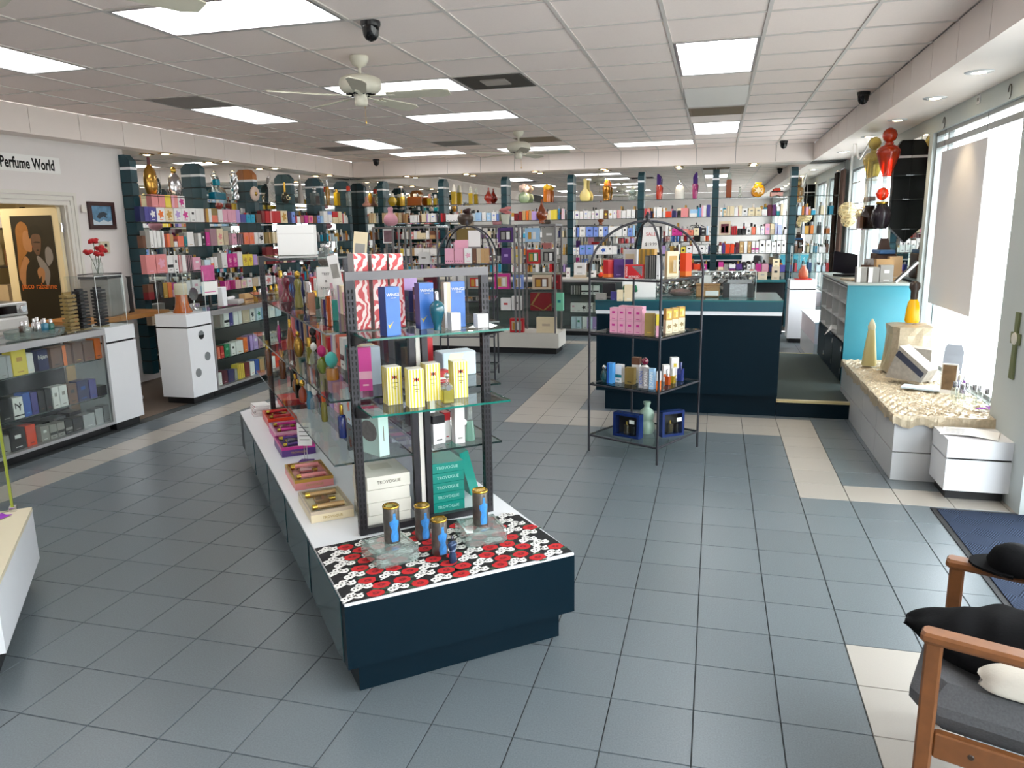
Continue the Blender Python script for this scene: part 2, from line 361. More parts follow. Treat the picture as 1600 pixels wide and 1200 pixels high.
for a, c, d, e in SAG:      # sagging loose tile
    n = 6; vs = []; fs = []
    for j in range(n+1):
        for i in range(n+1):
            u = i/n; v = j/n; vs.append((a+.015+(c-a-.03)*u, d+.02+(e-d-.04)*v, ZC+.004-.035*math.sin(math.pi*v)*(1-.3*abs(u-.5))))
    fs = [(j*(n+1)+i, j*(n+1)+i+1, (j+1)*(n+1)+i+1, (j+1)*(n+1)+i) for j in range(n) for i in range(n)]
    MB().raw(vs, fs, mat('sagging_tile_vinyl', 'f0ebe7', .9), True).build('ceiling_tile', ceil, label='sagging loose white tile')
# ---- soffits
SOFF = mat('soffit_panel_white', 'efe4de', 0.5, noise=0.02, nscale=6, rand=.015)
SDARK = mat('soffit_joint_dark', '6a6765', 0.8)
b = MB().box(XL, -6.457, YF, YB, 2.745, ZC, SDARK); s1 = struct('trim_3', b, 'white panelled soffit along the side wall')
MB().box(XL, -6.45, YF, 12.99, 2.735, 2.745, SOFF).build('underside', s1)
for j in range(-5, 22):
    a = 13.0-G*(j+1)-.12
    if a > YF-.2: MB().box(-6.457, -6.45, max(a+.003, YF), min(a+G-.003, 12.99), 2.745, ZC, SOFF).build('soffit_panel', s1)
b = MB().box(-6.45, 1.43, 13.007, YB, 2.745, ZC, SDARK); s2 = struct('trim_4', b, 'white panelled soffit along the rear wall')
MB().box(-6.45, 1.43, 13.0, YB, 2.735, 2.745, SOFF).build('underside', s2)
for j in range(13): MB().box(-6.45+G*j+.003, min(-6.45+G*(j+1)-.003, 1.43), 13.0, 13.007, 2.745, ZC, SOFF).build('soffit_panel', s2)
b = MB().box(1.437, XR, YF, YB, 2.745, ZC, SDARK); s3 = struct('trim_5', b, 'white panelled soffit above the storefront windows')
MB().box(1.43, XR, YF, 13.0, 2.735, 2.745, SOFF).build('underside', s3)
for j in range(-3, 24):
    a = 13.0-G*(j+1)-.05
    if a > YF-.2: MB().box(1.43, 1.437, max(a+.004, YF), min(a+G-.004, 12.99), 2.745, ZC, SOFF).build('soffit_panel', s3)
# ---- outside
ASPH = mat('pale_sunlit_paving', 'b9b7b2', 0.8, noise=0.08, nscale=3)
struct('ground_outside', MB().box(2.1, 60, -40, 60, -.2, -.1, ASPH), 'sunlit paving outside the storefront windows')
HW = mat('outside_wall_pale', 'd8d2c8', .7)
struct('wall_outside', MB().box(24, 25, -20, 40, -.1, 4.5, HW), 'pale building wall across the parking area')
# ================================================================= CEILING FIXTURES
LTM = mat('panel_diffuser', 'ffffff', 0.4, emit=PANEL_E)
where = {0: 'ahead of the near ceiling fan', 1: 'beside the sign wall', 2: 'next to the louvred vent by the side soffit', 3: 'behind the near ceiling fan', 4: 'above the blades of the near ceiling fan', 5: 'next to the sagging tile, long side away from counter', 6: 'beyond the sagging tile', 7: 'near the rear soffit above the green counter', 8: 'along the side soffit near the rear corner', 9: 'in the rear corner of the ceiling', 10: 'behind the far ceiling fan'}
for i, (a, c, d, e) in enumerate(LIGHTS):
    t = thing('ceiling_light', 'bright fluorescent ceiling panel ' + where.get(i, 'in the ceiling bay over the entrance end'), 'ceiling light', ((a+c)/2, (d+e)/2, ZC), 0, 'fluorescent ceiling panels')
    x = (c-a)/2-.014; y = (e-d)/2-.014; f = MB()
    f.box(-x, x, -y, -y+.02, -.004, .03, ALU).box(-x, x, y-.02, y, -.004, .03, ALU).box(-x, -x+.02, -y+.02, y-.02, -.004, .03, ALU).box(x-.02, x, -y+.02, y-.02, -.004, .03, ALU)
    f.build('frame', t); MB().box(-x+.02, x-.02, -y+.02, y-.02, .004, .012, LTM).build('diffuser', t)
VD = mat('vent_dark', '4c4742', .6); VM = mat('vent_brown_grille', '8a7a68', .6); VG = mat('vent_grey_louvre', '8f8a86', .5)
vlab = ['dark square air return with pale centre plate', 'brown air vent beside the sagging ceiling tile', 'louvred grey vent near the side soffit', 'dark louvred vent between rear light panels', 'brown vent above the far ceiling fan', 'dusty vent close to the side soffit']
for i, (a, c, d, e) in enumerate(VENTS):
    t = thing('ceiling_vent', vlab[i], 'vent', ((a+c)/2, (d+e)/2, ZC))
    h = .29; m = [VD, VM, VG, VG, VM, VG][i]
    MB().box(-h, h, -h, h, .01, .02, VD if i in (1, 4) else VG).build('backing', t)
    f = MB(); f.box(-h, h, -h, -h+.02, -.006, .012, m).box(-h, h, h-.02, h, -.006, .012, m).box(-h, -h+.02, -h+.02, h-.02, -.006, .012, m).box(h-.02, h, -h+.02, h-.02, -.006, .012, m); f.build('frame', t)
    if i == 0: MB().box(-.11, .11, -.11, .11, -.012, .0, mat('vent_plate', 'a29a92', .5)).build('centre_plate', t)
    sl = MB().raw([(-h+.02, -.016, .006), (h-.02, -.016, .006), (h-.02, .016, -.008), (-h+.02, .016, -.008), (-h+.02, -.016, .009), (h-.02, -.016, .009), (h-.02, .016, -.005), (-h+.02, .016, -.005)], [(0, 3, 2, 1), (4, 5, 6, 7), (0, 1, 5, 4), (2, 3, 7, 6)], m).mesh('slat')
    for k in range(9): put('slat', sl, t, (0, -h+.06+k*.058, 0.002))
# ceiling fans
FANW = mat('fan_cream_enamel', 'd8d4c4', .3); FANB = mat('fan_blade_cream', 'cfcab8', .45, noise=.04, nscale=10)
def fan(x, y, a0, label, nb=5, chain=True):
    t = thing('ceiling_fan', label, 'ceiling fan', (x, y, ZC))
    MB().lathe([(.068, 0), (.07, -.02), (.05, -.06), (.02, -.075), (.012, -.08)][::-1], FANW, 20).build('canopy', t)
    MB().cyl((0, 0, -.13), (0, 0, -.07), .012, FANW).build('downrod', t)
    MB().lathe([(.03, -.265), (.08, -.262), (.125, -.25), (.15, -.225), (.155, -.19), (.145, -.155), (.10, -.135), (.02, -.13)], FANW, 28).build('motor_housing', t)
    v = MB()
    for k in range(16):
        an = 2*math.pi*k/16; v.box(-.004, .004, .06, .11, -.268, -.262, SLOT, Matrix.Rotation(an, 4, 'Z'))
    v.build('vent_slots', t)
    MB().lathe([(.02, -.345), (.045, -.34), (.05, -.31), (.045, -.275), (.06, -.262)], FANW, 20).build('switch_housing', t)
    bl = MB(); n = 7; top = []
    for k in range(n+1):
        u = k/n; r = .2+.47*u; wd = .048+.022*u if u < .9 else .07*(1-(u-.9)*4)
        top.append((r, -wd)); 
    poly = top+[(r, -w_) for r, w_ in top[::-1]]
    zz = lambda yv: -.272-yv*.22
    vs = [(r, wv, zz(wv)) for r, wv in poly]+[(r, wv, zz(wv)-.007) for r, wv in poly]; m = len(poly)
    bl.raw(vs, [tuple(range(m)), tuple(range(2*m-1, m-1, -1))]+[(i, m+i, m+(i+1) % m, (i+1) % m) for i in range(m)], FANB); bm = bl.mesh('blade')
    ir = MB().box(.07, .24, -.012, .012, -.279, -.272, FANW).box(.2, .26, -.03, .03, -.280, -.275, FANW).mesh('blade_arm')
    for k in range(nb):
        an = a0+k*2*math.pi/nb; o = put('blade', bm, t, rz=an); put('blade_arm', ir, o)
    ch = MB().tube([(.03, 0, -.34), (.032, 0, -.45)], .0015, GOLDM, 5).lathe([(.001, -.47), (.006, -.465), (.004, -.45)], GOLDM, 8, off=(.032, 0, 0))
    if chain: ch.build('pull_chain', t)
fan(-2.55, 5.34, math.radians(5), 'cream five blade ceiling fan hanging between the near light panels')
fan(-2.52, 9.87, math.radians(5), 'cream five blade ceiling fan hanging near the rear soffit')
fan(-2.53, 2.50, math.radians(61), 'cream ceiling fan with one blade tip crossing the big light panel', 4, False)
# dome cameras
for x, y, z, lb in ((-2.07, 4.52, 3.0, 'black dome camera in front of the near ceiling fan'), (-5.80, 12.62, 3.0, 'small black dome camera in the rear ceiling corner by side soffit'), (1.33, 8.3, 3.0, 'black dome camera beside the storefront soffit'), (.94, 12.5, 3.0, 'small black dome camera above the rear end of the counter')):
    t = thing('dome_camera', lb, 'security camera', (x, y, z)); MB().lathe([(.055, -.03), (.06, -.02), (.06, 0)], BLK, 20).build('mount_ring', t)
    MB().lathe([(.005, -.115), (.03, -.105), (.047, -.08), (.054, -.03)], mat('dome_gloss', '0c0c0e', .08), 20).build('dome', t)
# recessed downlights
DLW = mat('halogen_bulb', 'ffe3b0', .4, emit=SPOT_E)
def downlight(x, y, where, n=''):
    t = thing('downlight', 'small round recessed downlight in ' + where + ', ' + n, 'downlight', (x, y, 2.735), 0, 'recessed soffit downlights')
    MB().lathe([(.05, -.008), (.085, -.006), (.09, 0)], GOLDM if 'storefront' not in where else WLAM, 20).build('trim_ring', t)
    MB().lathe([(.001, -.012), (.03, -.011), (.042, -.0085)], DLW, 16).build('bulb', t)
    ld = bpy.data.lights.new('downlight_lamp', 'SPOT'); ld.energy = 22; ld.color = (1, .78, .48); ld.spot_size = 1.5; ld.spot_blend = .6; ld.shadow_soft_size = .04
    lo = bpy.data.objects.new('downlight_lamp', ld); COL.objects.link(lo); lo.parent = t; lo.location = (0, 0, -.02)
ORD = ['first', 'second', 'third', 'fourth', 'fifth', 'sixth', 'seventh', 'eighth']
for k, y in enumerate((8.18, 9.38, 10.6, 12.32)): downlight(-6.56, y, 'the side soffit', ORD[k]+' from the doorway')
for k, x in enumerate((-5.45, -4.32, -3.07, -1.88, -.64, .55)): downlight(x, 13.15, 'the rear soffit', ORD[5-k]+' from the storefront')
for k, y in enumerate((4.7, 5.96, 7.03, 8.35, 9.78, 11.63)): downlight(1.66, y, 'the storefront soffit', ORD[5-k]+' from the rear wall')
# ================================================================= WALL SHELVING
PBOX = []
def pbox(x, y, z, rz, w, d, h, c, a='', st='', where='', group=''):
    PBOX.append((x, y, z, rz, w, d, h, c, a, st, where, group))
ORD = ['first', 'second', 'third', 'fourth', 'fifth', 'sixth', 'seventh', 'eighth']
LEV = [2.21, 1.91, 1.61, 1.31, 1.01, .71]; LEVN = ['top', 'second', 'third', 'fourth', 'fifth', 'lowest']
def pylon(loc, rz, label, cap=None, M=PYL, z0=.1, zt=2.67):
    """fin standing off the wall (wall plane at local y=0, fin towards -y)"""
    t = thing('shelf_pylon', label, 'shelf pylon', loc, rz, 'slotted shelf pylons'); D = .145; h = .052
    b = MB(); cuts = [zt] ; z = 2.36
    b.box(-h+.006, h-.006, -D+.012, 0, z0, 2.5, SLOT)
    seg = [z0]; z = 2.36
    zs = []
    while z > z0+.1: zs.append(z); z -= .15
    zs = sorted(zs)
    for q in zs:
        b.box(-h, h, -D, 0, seg[-1], q-.008, M); seg.append(q+.004)
    b.box(-h, h, -D, 0, seg[-1], 2.50, M)
    b.build('column', t)
    MB().box(-h-.001, h+.001, -D-.001, 0, 2.50, 2.53, WLAM).build('white_band', t)
    MB().prism([(0, 2.53), (-D, 2.53), (-D, 2.60), (-D+.07, zt), (0, zt)], -h, h, cap or M, 'x').build('cap_block', t)
    return t
for i, y in enumerate(PYL_L):
    pylon((XL+.007, y, 0), math.pi/2, 'dark green slotted shelf pylon, %s from the doorway on the side mirror wall' % ORD[i], mat('pylon_cap_orange', 'b06a2c', .4) if i == 2 else None)
for i, x in enumerate(PYL_B):
    pylon((x, YB-.007, 0), 0, 'dark green slotted shelf pylon, %s from the storefront on the rear mirror wall' % ORD[6-i])
def shelf(x0, x1, y0, y1, z, label, edge, group, t=.008, g0=.052, g1=.052):
    b = MB()
    if 'f' in edge: b.box(x0, x1, y0+.14, y1, z-t, z, GLASS).box(x0-g0, x1+g1, y0, y0+.14, z-t, z, GLASS)
    else: b.box(x0, x1-.16, y0, y1, z-t, z, GLASS).box(x1-.16, x1, y0-g0, y1+g1, z-t, z, GLASS)
    if 'f' in edge: x0 -= g0; x1 += g1
    else: y0 -= g0; y1 += g1
    o = b.build('glass_shelf', label=label, cat='glass shelf', group=group)
    e = MB(); k = .0006
    if 'f' in edge: e.quad([(x0, y0-k, z-t), (x1, y0-k, z-t), (x1, y0-k, z), (x0, y0-k, z)], GEDGED)
    if 'r' in edge: e.quad([(x1+k, y0, z-t), (x1+k, y1, z-t), (x1+k, y1, z), (x1+k, y0, z)], GEDGED)
    e.build('front_edge', o); return o
def bay_side(y):
    return sum(1 for p in PYL_L[1:] if p < y)
def bay_back(x):
    return 7-sum(1 for p in PYL_B if p < x)
for k, z in enumerate(LEV):
    e = PYL_L + [YB-.22]
    for i, (a, c) in enumerate(zip(e[:-1], e[1:])):
        if c-a < .12: continue
        shelf(XL+.01, XL+.325, a+.053, c-(.053 if i < 5 else 0), z, 'clear glass shelf, %s level of side mirror wall, %s bay from doorway' % (LEVN[k], ORD[i]), 'r', 'glass shelves of the mirror walls', g0=.052 if i else .16, g1=.052 if i < 5 else 0)
    e = [XL+.33] + PYL_B + [XR-.02]
    for i, (a, c) in enumerate(zip(e[:-1], e[1:])):
        if k == 5 and i > 4: continue
        shelf(a+(.053 if i else 0), c-(.053 if i < 7 else 0), YB-.30, YB-.01, z, 'clear glass shelf, %s level of rear mirror wall, %s bay from storefront' % (LEVN[k], ORD[7-i]), 'f', 'glass shelves of the mirror walls', g0=.052 if i else 0, g1=.052 if i < 7 else 0)
SHELF_BOXES = [
 ('s', 1.910, '7442,7512,17,nv,, 7514,7584,17,in,, 7586,7712,17,in,wh,f 7714,7854,17,wh,or,f 7856,8002,17,cr,go,f 8013,8150,17,wh,li,f 8152,8296,17,wh,mg,f 8308,8417,17,wh,bk,e 8419,8504,17,wh,, 8506,8581,17,wh,, 8583,8671,17,go,br,v 8673,8737,17,wh,, 8739,8859,18,co,ol,h 8873,8967,17,wh,pk,p 8969,9066,17,pk,wh,p 9080,9164,17,pk,, 9166,9265,17,pk,wh,p 9267,9355,17,li,, 9370,9490,11,in,nv,p 9505,9598,11,cy,te,e 9613,9707,11,cy,te,e 9739,9867,12,br,bk,p 9883,9965,17,dr,bk,p 9982,10082,17,rd,, 10099,10217,17,rd,sa,v 10219,10376,17,rd,sa,p 10393,10574,18,cr,go,f 10592,10684,17,nv,, 10703,10797,17,bl,nv,e 10816,10852,11,rd,, 10854,10948,10,wh,, 10950,11068,11,bk,sa,s 11088,11188,12,mg,, 11208,11351,12,sa,mg,f 11372,11476,11,br,, 11498,11583,12,bl,nv,e 11604,11691,12,lb,, 11712,11845,20,wh,cr,p 11867,12002,20,wh,bl,t 12025,12211,20,cr,rd,h 12234,12353,20,cr,br,p 12377,12474,17,wh,rd,v'),
 ('S', 2.075, '7654,7761,15,sa,pk,p 7772,7879,15,sa,, 7881,7982,15,yl,cr,p 7993,8106,15,sa,pk,v 8108,8237,15,wh,mg,f'),
 ('s', 1.610, '7435,7485,14,br,, 7487,7558,20,gy,, 7560,7613,20,wh,gy,p 7624,7666,20,wh,, 7677,7731,19,wh,, 7742,7797,19,wh,gy,v 7842,7896,16,co,or,v 7898,7955,15,tn,, 7966,8024,9,wh,dr,t 8036,8142,13,co,sa,p 8153,8201,17,te,gy,t 8213,8335,18,wh,go,p 8348,8410,16,gy,, 8423,8484,16,wh,, 8486,8563,17,bk,wh,e 8576,8654,17,mg,pk,p 8667,8801,22,mv,, 8814,8938,22,cr,sa,f 8951,9050,19,be,cr,p 9064,9121,15,mv,dr,p 9135,9237,15,pk,mv,e 9252,9386,15,bk,mv,s 9401,9523,16,co,or,f 9538,9648,16,co,or,f 9663,9743,16,wh,, 9759,9889,16,wh,bk,f 9922,10005,16,ol,, 10022,10107,16,ol,tn,v 10124,10193,16,cr,, 10210,10280,16,cr,, 10298,10369,14,tn,, 10387,10495,20,bk,nv,s 10513,10568,13,be,, 10587,10661,17,rd,, 10680,10755,17,pu,,'),
 ('s', 1.310, '7450,7608,22,sa,pk,p 7619,7795,22,sa,pk,f 7806,7908,20,wh,bk,b 7920,8001,20,wh,bk,e 8013,8060,20,rd,wh,s 8071,8143,20,wh,, 8155,8265,19,mv,bk,s 8277,8427,16,pk,wh,e 8440,8491,12,gy,, 8504,8622,12,pb,lb,p 8635,8688,14,or,wh,h 8701,8769,15,wh,or,p 8783,8851,20,gy,, 8865,8977,20,wh,gy,p 8991,9091,18,mg,pk,f 9105,9207,18,mg,pk,f 9222,9326,20,wh,, 9341,9448,16,yl,go,f 9463,9572,16,yl,go,f 9588,9683,15,li,pk,p 9699,9797,12,be,pk,p 9813,9895,11,tn,, 9929,10098,25,dr,ma,p 10116,10238,22,dr,sa,f 10255,10362,22,ma,wh,f 10380,10471,18,cr,, 10489,10600,15,ma,bk,p 10619,10713,15,pk,mg,p'),
 ('s', 1.010, '7434,7529,18,dr,br,h 7540,7605,19,bk,, 7615,7681,19,bk,gy,p 7692,7759,18,go,cr,p 7771,7839,18,or,, 7850,7919,17,pk,mg,h 7931,8013,16,cr,, 8025,8097,16,cr,be,p 8109,8182,17,wh,, 8219,8369,18,wh,pk,e 8382,8446,9,lb,, 8875,8989,12,mg,pk,s 9003,9104,12,mg,dr,s 9119,9237,12,pk,cr,s 9252,9373,11,cr,pk,f 9389,9513,13,wh,pk,e 9528,9656,12,be,, 9672,9819,13,wh,go,e 9836,10021,13,wh,sa,f'),
 ('s', 0.710, '7439,7546,15,be,br,p 7557,7679,15,be,, 7690,7815,14,be,cr,p 7826,7943,13,cr,, 8087,8172,18,wh,li,p 8185,8323,18,wh,li,s 8557,8761,12,bk,, 8831,9001,11,br,bk,p 9016,9193,11,be,, 9268,9500,12,gy,,'),
 ('b', 1.910, '-6210,-6097,18,cr,tn,s -5943,-5863,18,cr,tn,s -5850,-5761,18,cr,, -5710,-5634,18,tn,cr,v -5621,-5546,18,br,cr,s -5533,-5457,15,tn,br,s -5395,-5321,13,wh,cr,p -5319,-5257,13,wh,pk,p -5244,-5172,13,br,wh,v -5170,-5083,15,cr,, -5070,-5008,15,wh,li,v -4996,-4907,15,wh,bl,e -4799,-4713,15,dr,rd,v -4701,-4445,13,wh,bk,d -4144,-4036,15,lb,bl,p -4024,-3953,15,wh,lb,p -3941,-3858,14,lb,wh,e -3846,-3763,15,wh,bl,e -3752,-3727,12,bl,in,p -3482,-3437,13,wh,go,h -3435,-3365,12,dr,, -3354,-3296,15,dr,rd,p -3284,-3226,16,tn,, -3215,-3180,16,or,, -3168,-3042,15,li,tn,v -3030,-2962,10,in,, -2802,-2736,16,yl,cr,v -2734,-2666,17,yl,, -2587,-2537,18,wh,pk,s -2383,-2362,14,wh,, -2351,-2284,14,wh,pu,f -2273,-2206,13,wh,pk,p -2195,-2130,14,wh,bl,e -2128,-2073,13,wh,pk,p -2062,-2018,13,wh,pk,e -2007,-1941,15,wh,pu,f -1930,-1864,16,wh,, -1853,-1787,14,br,yl,f -1776,-1711,14,wh,go,f -1700,-1646,14,wh,li,e -1635,-1559,14,wh,rd,s -1548,-1483,13,wh,bk,p -1472,-1397,14,wh,bk,p -1386,-1327,14,wh,bk,p -1173,-1140,15,rd,sa,v -1129,-1087,15,sa,, -1013,-981,17,wh,, -970,-886,17,wh,gy,p -865,-833,16,wh,, -823,-728,10,or2,rd,p -718,-655,11,nv,, -634,-574,15,bk,cr,t -572,-458,15,sa,mg,p -426,-313,12,wh,lb,h -303,-251,15,bl,cy,v -241,-169,18,wh,pk,v -159,-107,19,in,nv,p 47,95,14,wh,go,e 106,156,11,cr,go,e 166,196,16,cr,, 207,275,16,cr,wh,p 277,337,14,wh,, 347,395,17,cr,wh,p 397,487,12,wh,bk,e 497,596,13,cr,gy,e 606,695,13,cr,gy,e 705,784,10,wh,pk,p 794,853,17,ma,pu,p 863,921,17,ma,pu,s 931,980,14,te,wh,h 990,1077,18,wh,cr,v'),
 ('b', 1.610, '-6150,-6097,13,br,rd,p -5943,-5866,15,ma,br,p -5789,-5700,14,bk,, -5560,-5434,14,gy,wh,s -5408,-5335,13,sa,wh,f -5333,-5272,14,wh,, -5270,-5197,14,cr,, -5195,-5107,15,cr,bk,t -5095,-5033,15,wh,tn,p -5020,-4921,14,tn,br,h -4909,-4847,12,dr,br,p -2383,-2339,17,wh,gy,e -2328,-2283,16,bl,nv,v -2272,-2172,17,wh,gy,e -2160,-2038,17,bl,nv,e -2027,-1950,16,bl,nv,e -1939,-1863,17,wh,bk,e -1861,-1784,17,bl,nv,e -1773,-1655,17,wh,bk,d -1653,-1544,17,wh,, -1533,-1457,17,wh,bk,e -1446,-1371,14,bl,nv,e -1360,-1327,18,lb,, -815,-773,17,wh,, -763,-720,17,wh,go,f -710,-628,12,mg,dr,e -626,-542,12,mg,dr,e -532,-450,11,sa,cr,e -448,-365,9,co,bk,e -355,-272,12,cr,bk,e -251,-159,12,bk,wh,e -148,-107,15,wh,lb,v 47,229,22,be,ma,w 239,330,14,rd,dr,s 340,400,10,bk,gy,p 410,471,10,bk,gy,p 481,551,12,wh,bk,f 561,620,12,co,rd,p 630,690,12,wh,cr,p 700,759,13,wh,li,e 769,839,17,pk,li,f 848,908,17,be,cr,h 917,957,18,rb,wh,s 966,1025,15,bl,wh,s'),
 ('b', 1.310, '-5943,-5908,14,gy,, -5792,-5677,12,bk,go,p -5626,-5551,13,yl,tn,e -5549,-5435,13,wh,gy,p -5397,-5336,13,tn,, -5334,-5182,14,wh,gy,p -5170,-5045,13,wh,, -5032,-4907,13,wh,gy,p -2384,-2339,12,wh,lb,e -2328,-2283,12,wh,mv,f -2271,-2170,16,bl,te,e -2159,-2036,16,bl,te,e -2025,-1916,16,wh,gy,e -1914,-1794,14,wh,rb,f -1792,-1706,14,wh,bk,e -1704,-1627,14,wh,bk,p -597,-565,16,wh,, -554,-481,11,yl,bk,f -471,-377,13,wh,bk,e -366,-273,16,wh,, -262,-169,14,wh,bk,e -159,-117,14,wh,bk,e 57,98,18,wh,dr,t 109,150,17,pu,ma,p 160,231,15,or2,rd,p 241,302,15,or2,rd,p 322,373,17,ma,bk,f 383,444,19,tn,cr,e 454,504,19,wh,, 514,564,19,tn,cr,e 574,625,19,wh,mg,b 635,684,19,wh,mg,b 694,784,21,wh,bk,e 794,873,21,wh,gy,e 883,953,18,wh,gy,e 962,1022,20,wh,bk,e 1031,1100,20,wh,bk,e'),
 ('b', 1.010, '-567,-483,14,wh,pk,p -462,-378,12,wh,gy,e -336,-231,13,or2,, -211,-127,12,mg,wh,e 59,141,16,cr,mg,h 151,223,12,gy,, 233,335,12,pu,wh,h 345,437,13,pu,mg,p 447,507,14,bk,wh,e 518,578,12,wh,bk,e 588,629,14,wh,mg,p 649,739,13,mg,sa,p 749,849,13,pk,sa,p 859,928,11,nv,in,p 938,1018,11,nv,in,p 1028,1107,11,in,nv,p')]
for wcode, z, row in SHELF_BOXES:
    for tok in row.split():
        a, c, h, col, ac, st = tok.split(','); a = int(a)/1000; c = int(c)/1000; h = int(h)/100; m = (a+c)/2
        lev = LEVN[min(range(6), key=lambda i: abs(LEV[i]-z) if z >= LEV[i]-.01 else 9)]
        if wcode in 'sS':
            d = .075; pbox(XL+.31-d/2, m, z, math.pi/2, c-a-.002, d, h, col, ac, st, ('%s shelf, side mirror wall, %s bay from doorway' if wcode == 's' else '%s shelf upper row, side wall, %s bay from doorway') % (lev, ORD[bay_side(m)]) , 'boxes on the side mirror wall')
        else:
            d = .07; pbox(m, YB-.285+d/2, z, 0, c-a-.002, d, h, col, ac, st, '%s shelf, rear mirror wall, %s bay from storefront' % (lev, ORD[bay_back(m)]), 'boxes on the rear mirror wall')
# ---- bottles
def liq(c, body=.55): return gmat('liquid_%s_%d' % (c, body*100), c, 1.7, body*.78, c, 0.02)
CLEARG = gmat('bottle_clear_glass', 'f2f6f4', 1.4, .12, 'e8efec', .01)
SILV = mat('silver_ornate', 'c9c9cc', .18, 1.0, noise=.3, nscale=60)
def bottle(label, x, y, z, body, mb_, cap=None, mc=None, sy=1.0, rz=0.0, group=None, n=16, cat='perfume bottle', extra=None, name='perfume_bottle'):
    t = thing(name, label, cat, (x, y, z), rz, group)
    if callable(body): bb = MB(); body(bb, mb_); bb.build('body', t)
    else: MB().lathe(body, mb_, n, sy).build('body', t)
    if cap:
        if callable(cap): cb = MB(); cap(cb, mc); cb.build('stopper', t)
        else: MB().lathe(cap, mc, n, sy).build('stopper', t)
    if extra:
        for nm, fn, m in extra: eb = MB(); fn(eb, m); eb.build(nm, t)
    return t
def P_oval(w, h): return [(w*.35, 0), (w*.7, h*.06), (w*.97, h*.3), (w, h*.5), (w*.85, h*.78), (w*.4, h*.95), (w*.22, h)]
def P_drop(w, h): return [(w*.5, 0), (w*.55, h*.06), (w*.4, h*.1), (w*.8, h*.22), (w, h*.35), (w*.85, h*.5), (w*.4, h*.7), (w*.2, h*.85), (w*.16, h)]
def P_rect(w, d, h): return lambda b, m: b.cbox(-w, w, -d, d, 0, h, m, min(w, d)*.25)
def P_cyl(w, h): return [(w*.9, 0), (w, h*.03), (w, h*.9), (w*.8, h*.97), (w*.35, h)]
def P_vase(w, h): return [(w*.55, 0), (w*.6, h*.05), (w*.5, h*.1), (w*.9, h*.5), (w, h*.75), (w*.8, h*.9), (w*.4, h*.96), (w*.35, h)]
def P_ball(r, z0): return [(r*.3, z0), (r*.8, z0+r*.4), (r, z0+r), (r*.8, z0+r*1.6), (r*.3, z0+r*1.95), (.001, z0+2*r)]
def P_cap(w, z0, h): return [(w, z0), (w, z0+h*.9), (w*.85, z0+h)]
def disc(r, th): return lambda b, m: b.lathe([(r*.5, -th), (r*.95, -th*.6), (r, 0), (r*.95, th*.6), (r*.5, th)], m, 20, X=Matrix.Translation((0, 0, r)) @ Matrix.Rotation(math.pi/2, 4, 'X'))
ZT = 2.21; XS = XL+.16; RS = math.pi/2
AMB = liq('b5651a', .6); GOLDL = liq('c79b3a', .6); CYL = liq('1a9dbb', .6); YELL = liq('d9c02e', .5); REDL = liq('b8321c', .6); MAGL = liq('c0308a', .6); PURL = liq('40206e', .8); GRNL = liq('cfe0c4', .5)
PKS = mat('frosted_pink', 'd99c8c', .35); FROST = mat('frosted_white_glass', 'd9d7d0', .35); CREAM = mat('cream_yellow_gloss', 'e8d48a', .25)
bottle('tall gold oval display flask with maroon stopper on top side wall shelf', XS, 7.85, ZT, P_oval(.10, .37), mat('antique_gold_glass', 'b98c3f', .15, .7, noise=.35, nscale=40), P_cap(.022, .37, .08), mat('maroon_cap', '6a1c24', .3), .6, RS)
bottle('round silver and gold filigree display flask on top side wall shelf', XS, 8.27, ZT, P_oval(.115, .30), SILV, P_ball(.045, .285), GOLDM, .5, RS)
bottle('wide clear display bottle with turquoise liquid and square cyan stopper', XS, 9.10, ZT, P_rect(.12, .06, .10), CYL, lambda b, m: b.cbox(-.045, .045, -.035, .035, .19, .27, m, .01), mat('cyan_cap', '0f93ad', .2), 1, RS, extra=[('glass_shoulder', lambda b, m: b.lathe([(.115, .1), (.1, .14), (.045, .17), (.04, .19)], m, 16, .5), CLEARG)])
def twist(b, m):
    n = 14; L = 22; vs = []
    for k in range(L+1):
        for i in range(n): a = 2*math.pi*i/n; r = .05*(1+.18*math.cos(3*(a-k*.28))); vs.append((r*math.cos(a), r*math.sin(a), .36*k/L))
    b.raw(vs, [(k*n+i, k*n+(i+1) % n, (k+1)*n+(i+1) % n, (k+1)*n+i) for k in range(L) for i in range(n)]+[tuple(range(L*n, L*n+n))], m, True)
bottle('spiral twisted silver display bottle beside the orange capped pylon', XS, 9.50, ZT, twist, SILV, P_ball(.03, .36), CHROME, 1, RS)
bottle('round pale pink disc display bottle with gold centre on side wall shelf', XL+.28, 9.80, ZT, disc(.105, .02), mat('pale_pink_porcelain', 'd9c0b2', .3), None, None, 1, RS, extra=[('gold_boss', lambda b, m: b.lathe([(.03, 0), (.02, .012), (.001, .016)], m, 12, X=Matrix.Translation((0, -.02, .105)) @ Matrix.Rotation(math.pi/2, 4, 'X')), GOLDM)])
def star(b, m): b.prism([(-.075, 0), (.075, 0), (.06, .2), (.09, .26), (.02, .28), (0, .37), (-.03, .28), (-.09, .27), (-.055, .2)], -.025, .025, m, 'y')
bottle('silver star shouldered display bottle on top side wall shelf', XS, 10.36, ZT, star, SILV, P_cap(.012, .36, .03), CHROME, 1, RS)
t = bottle('black display flask with gold script and gold stopper on side wall', XS, 10.80, ZT, P_oval(.085, .18), mat('black_glass', '16170f', .12), P_cap(.022, .18, .14), GOLDM, .6, RS)
text('script_lettering', 'Cn', .11, mat('cream_script', 'e8dcae', .4), t, (0, -.06, .085), FRONT)
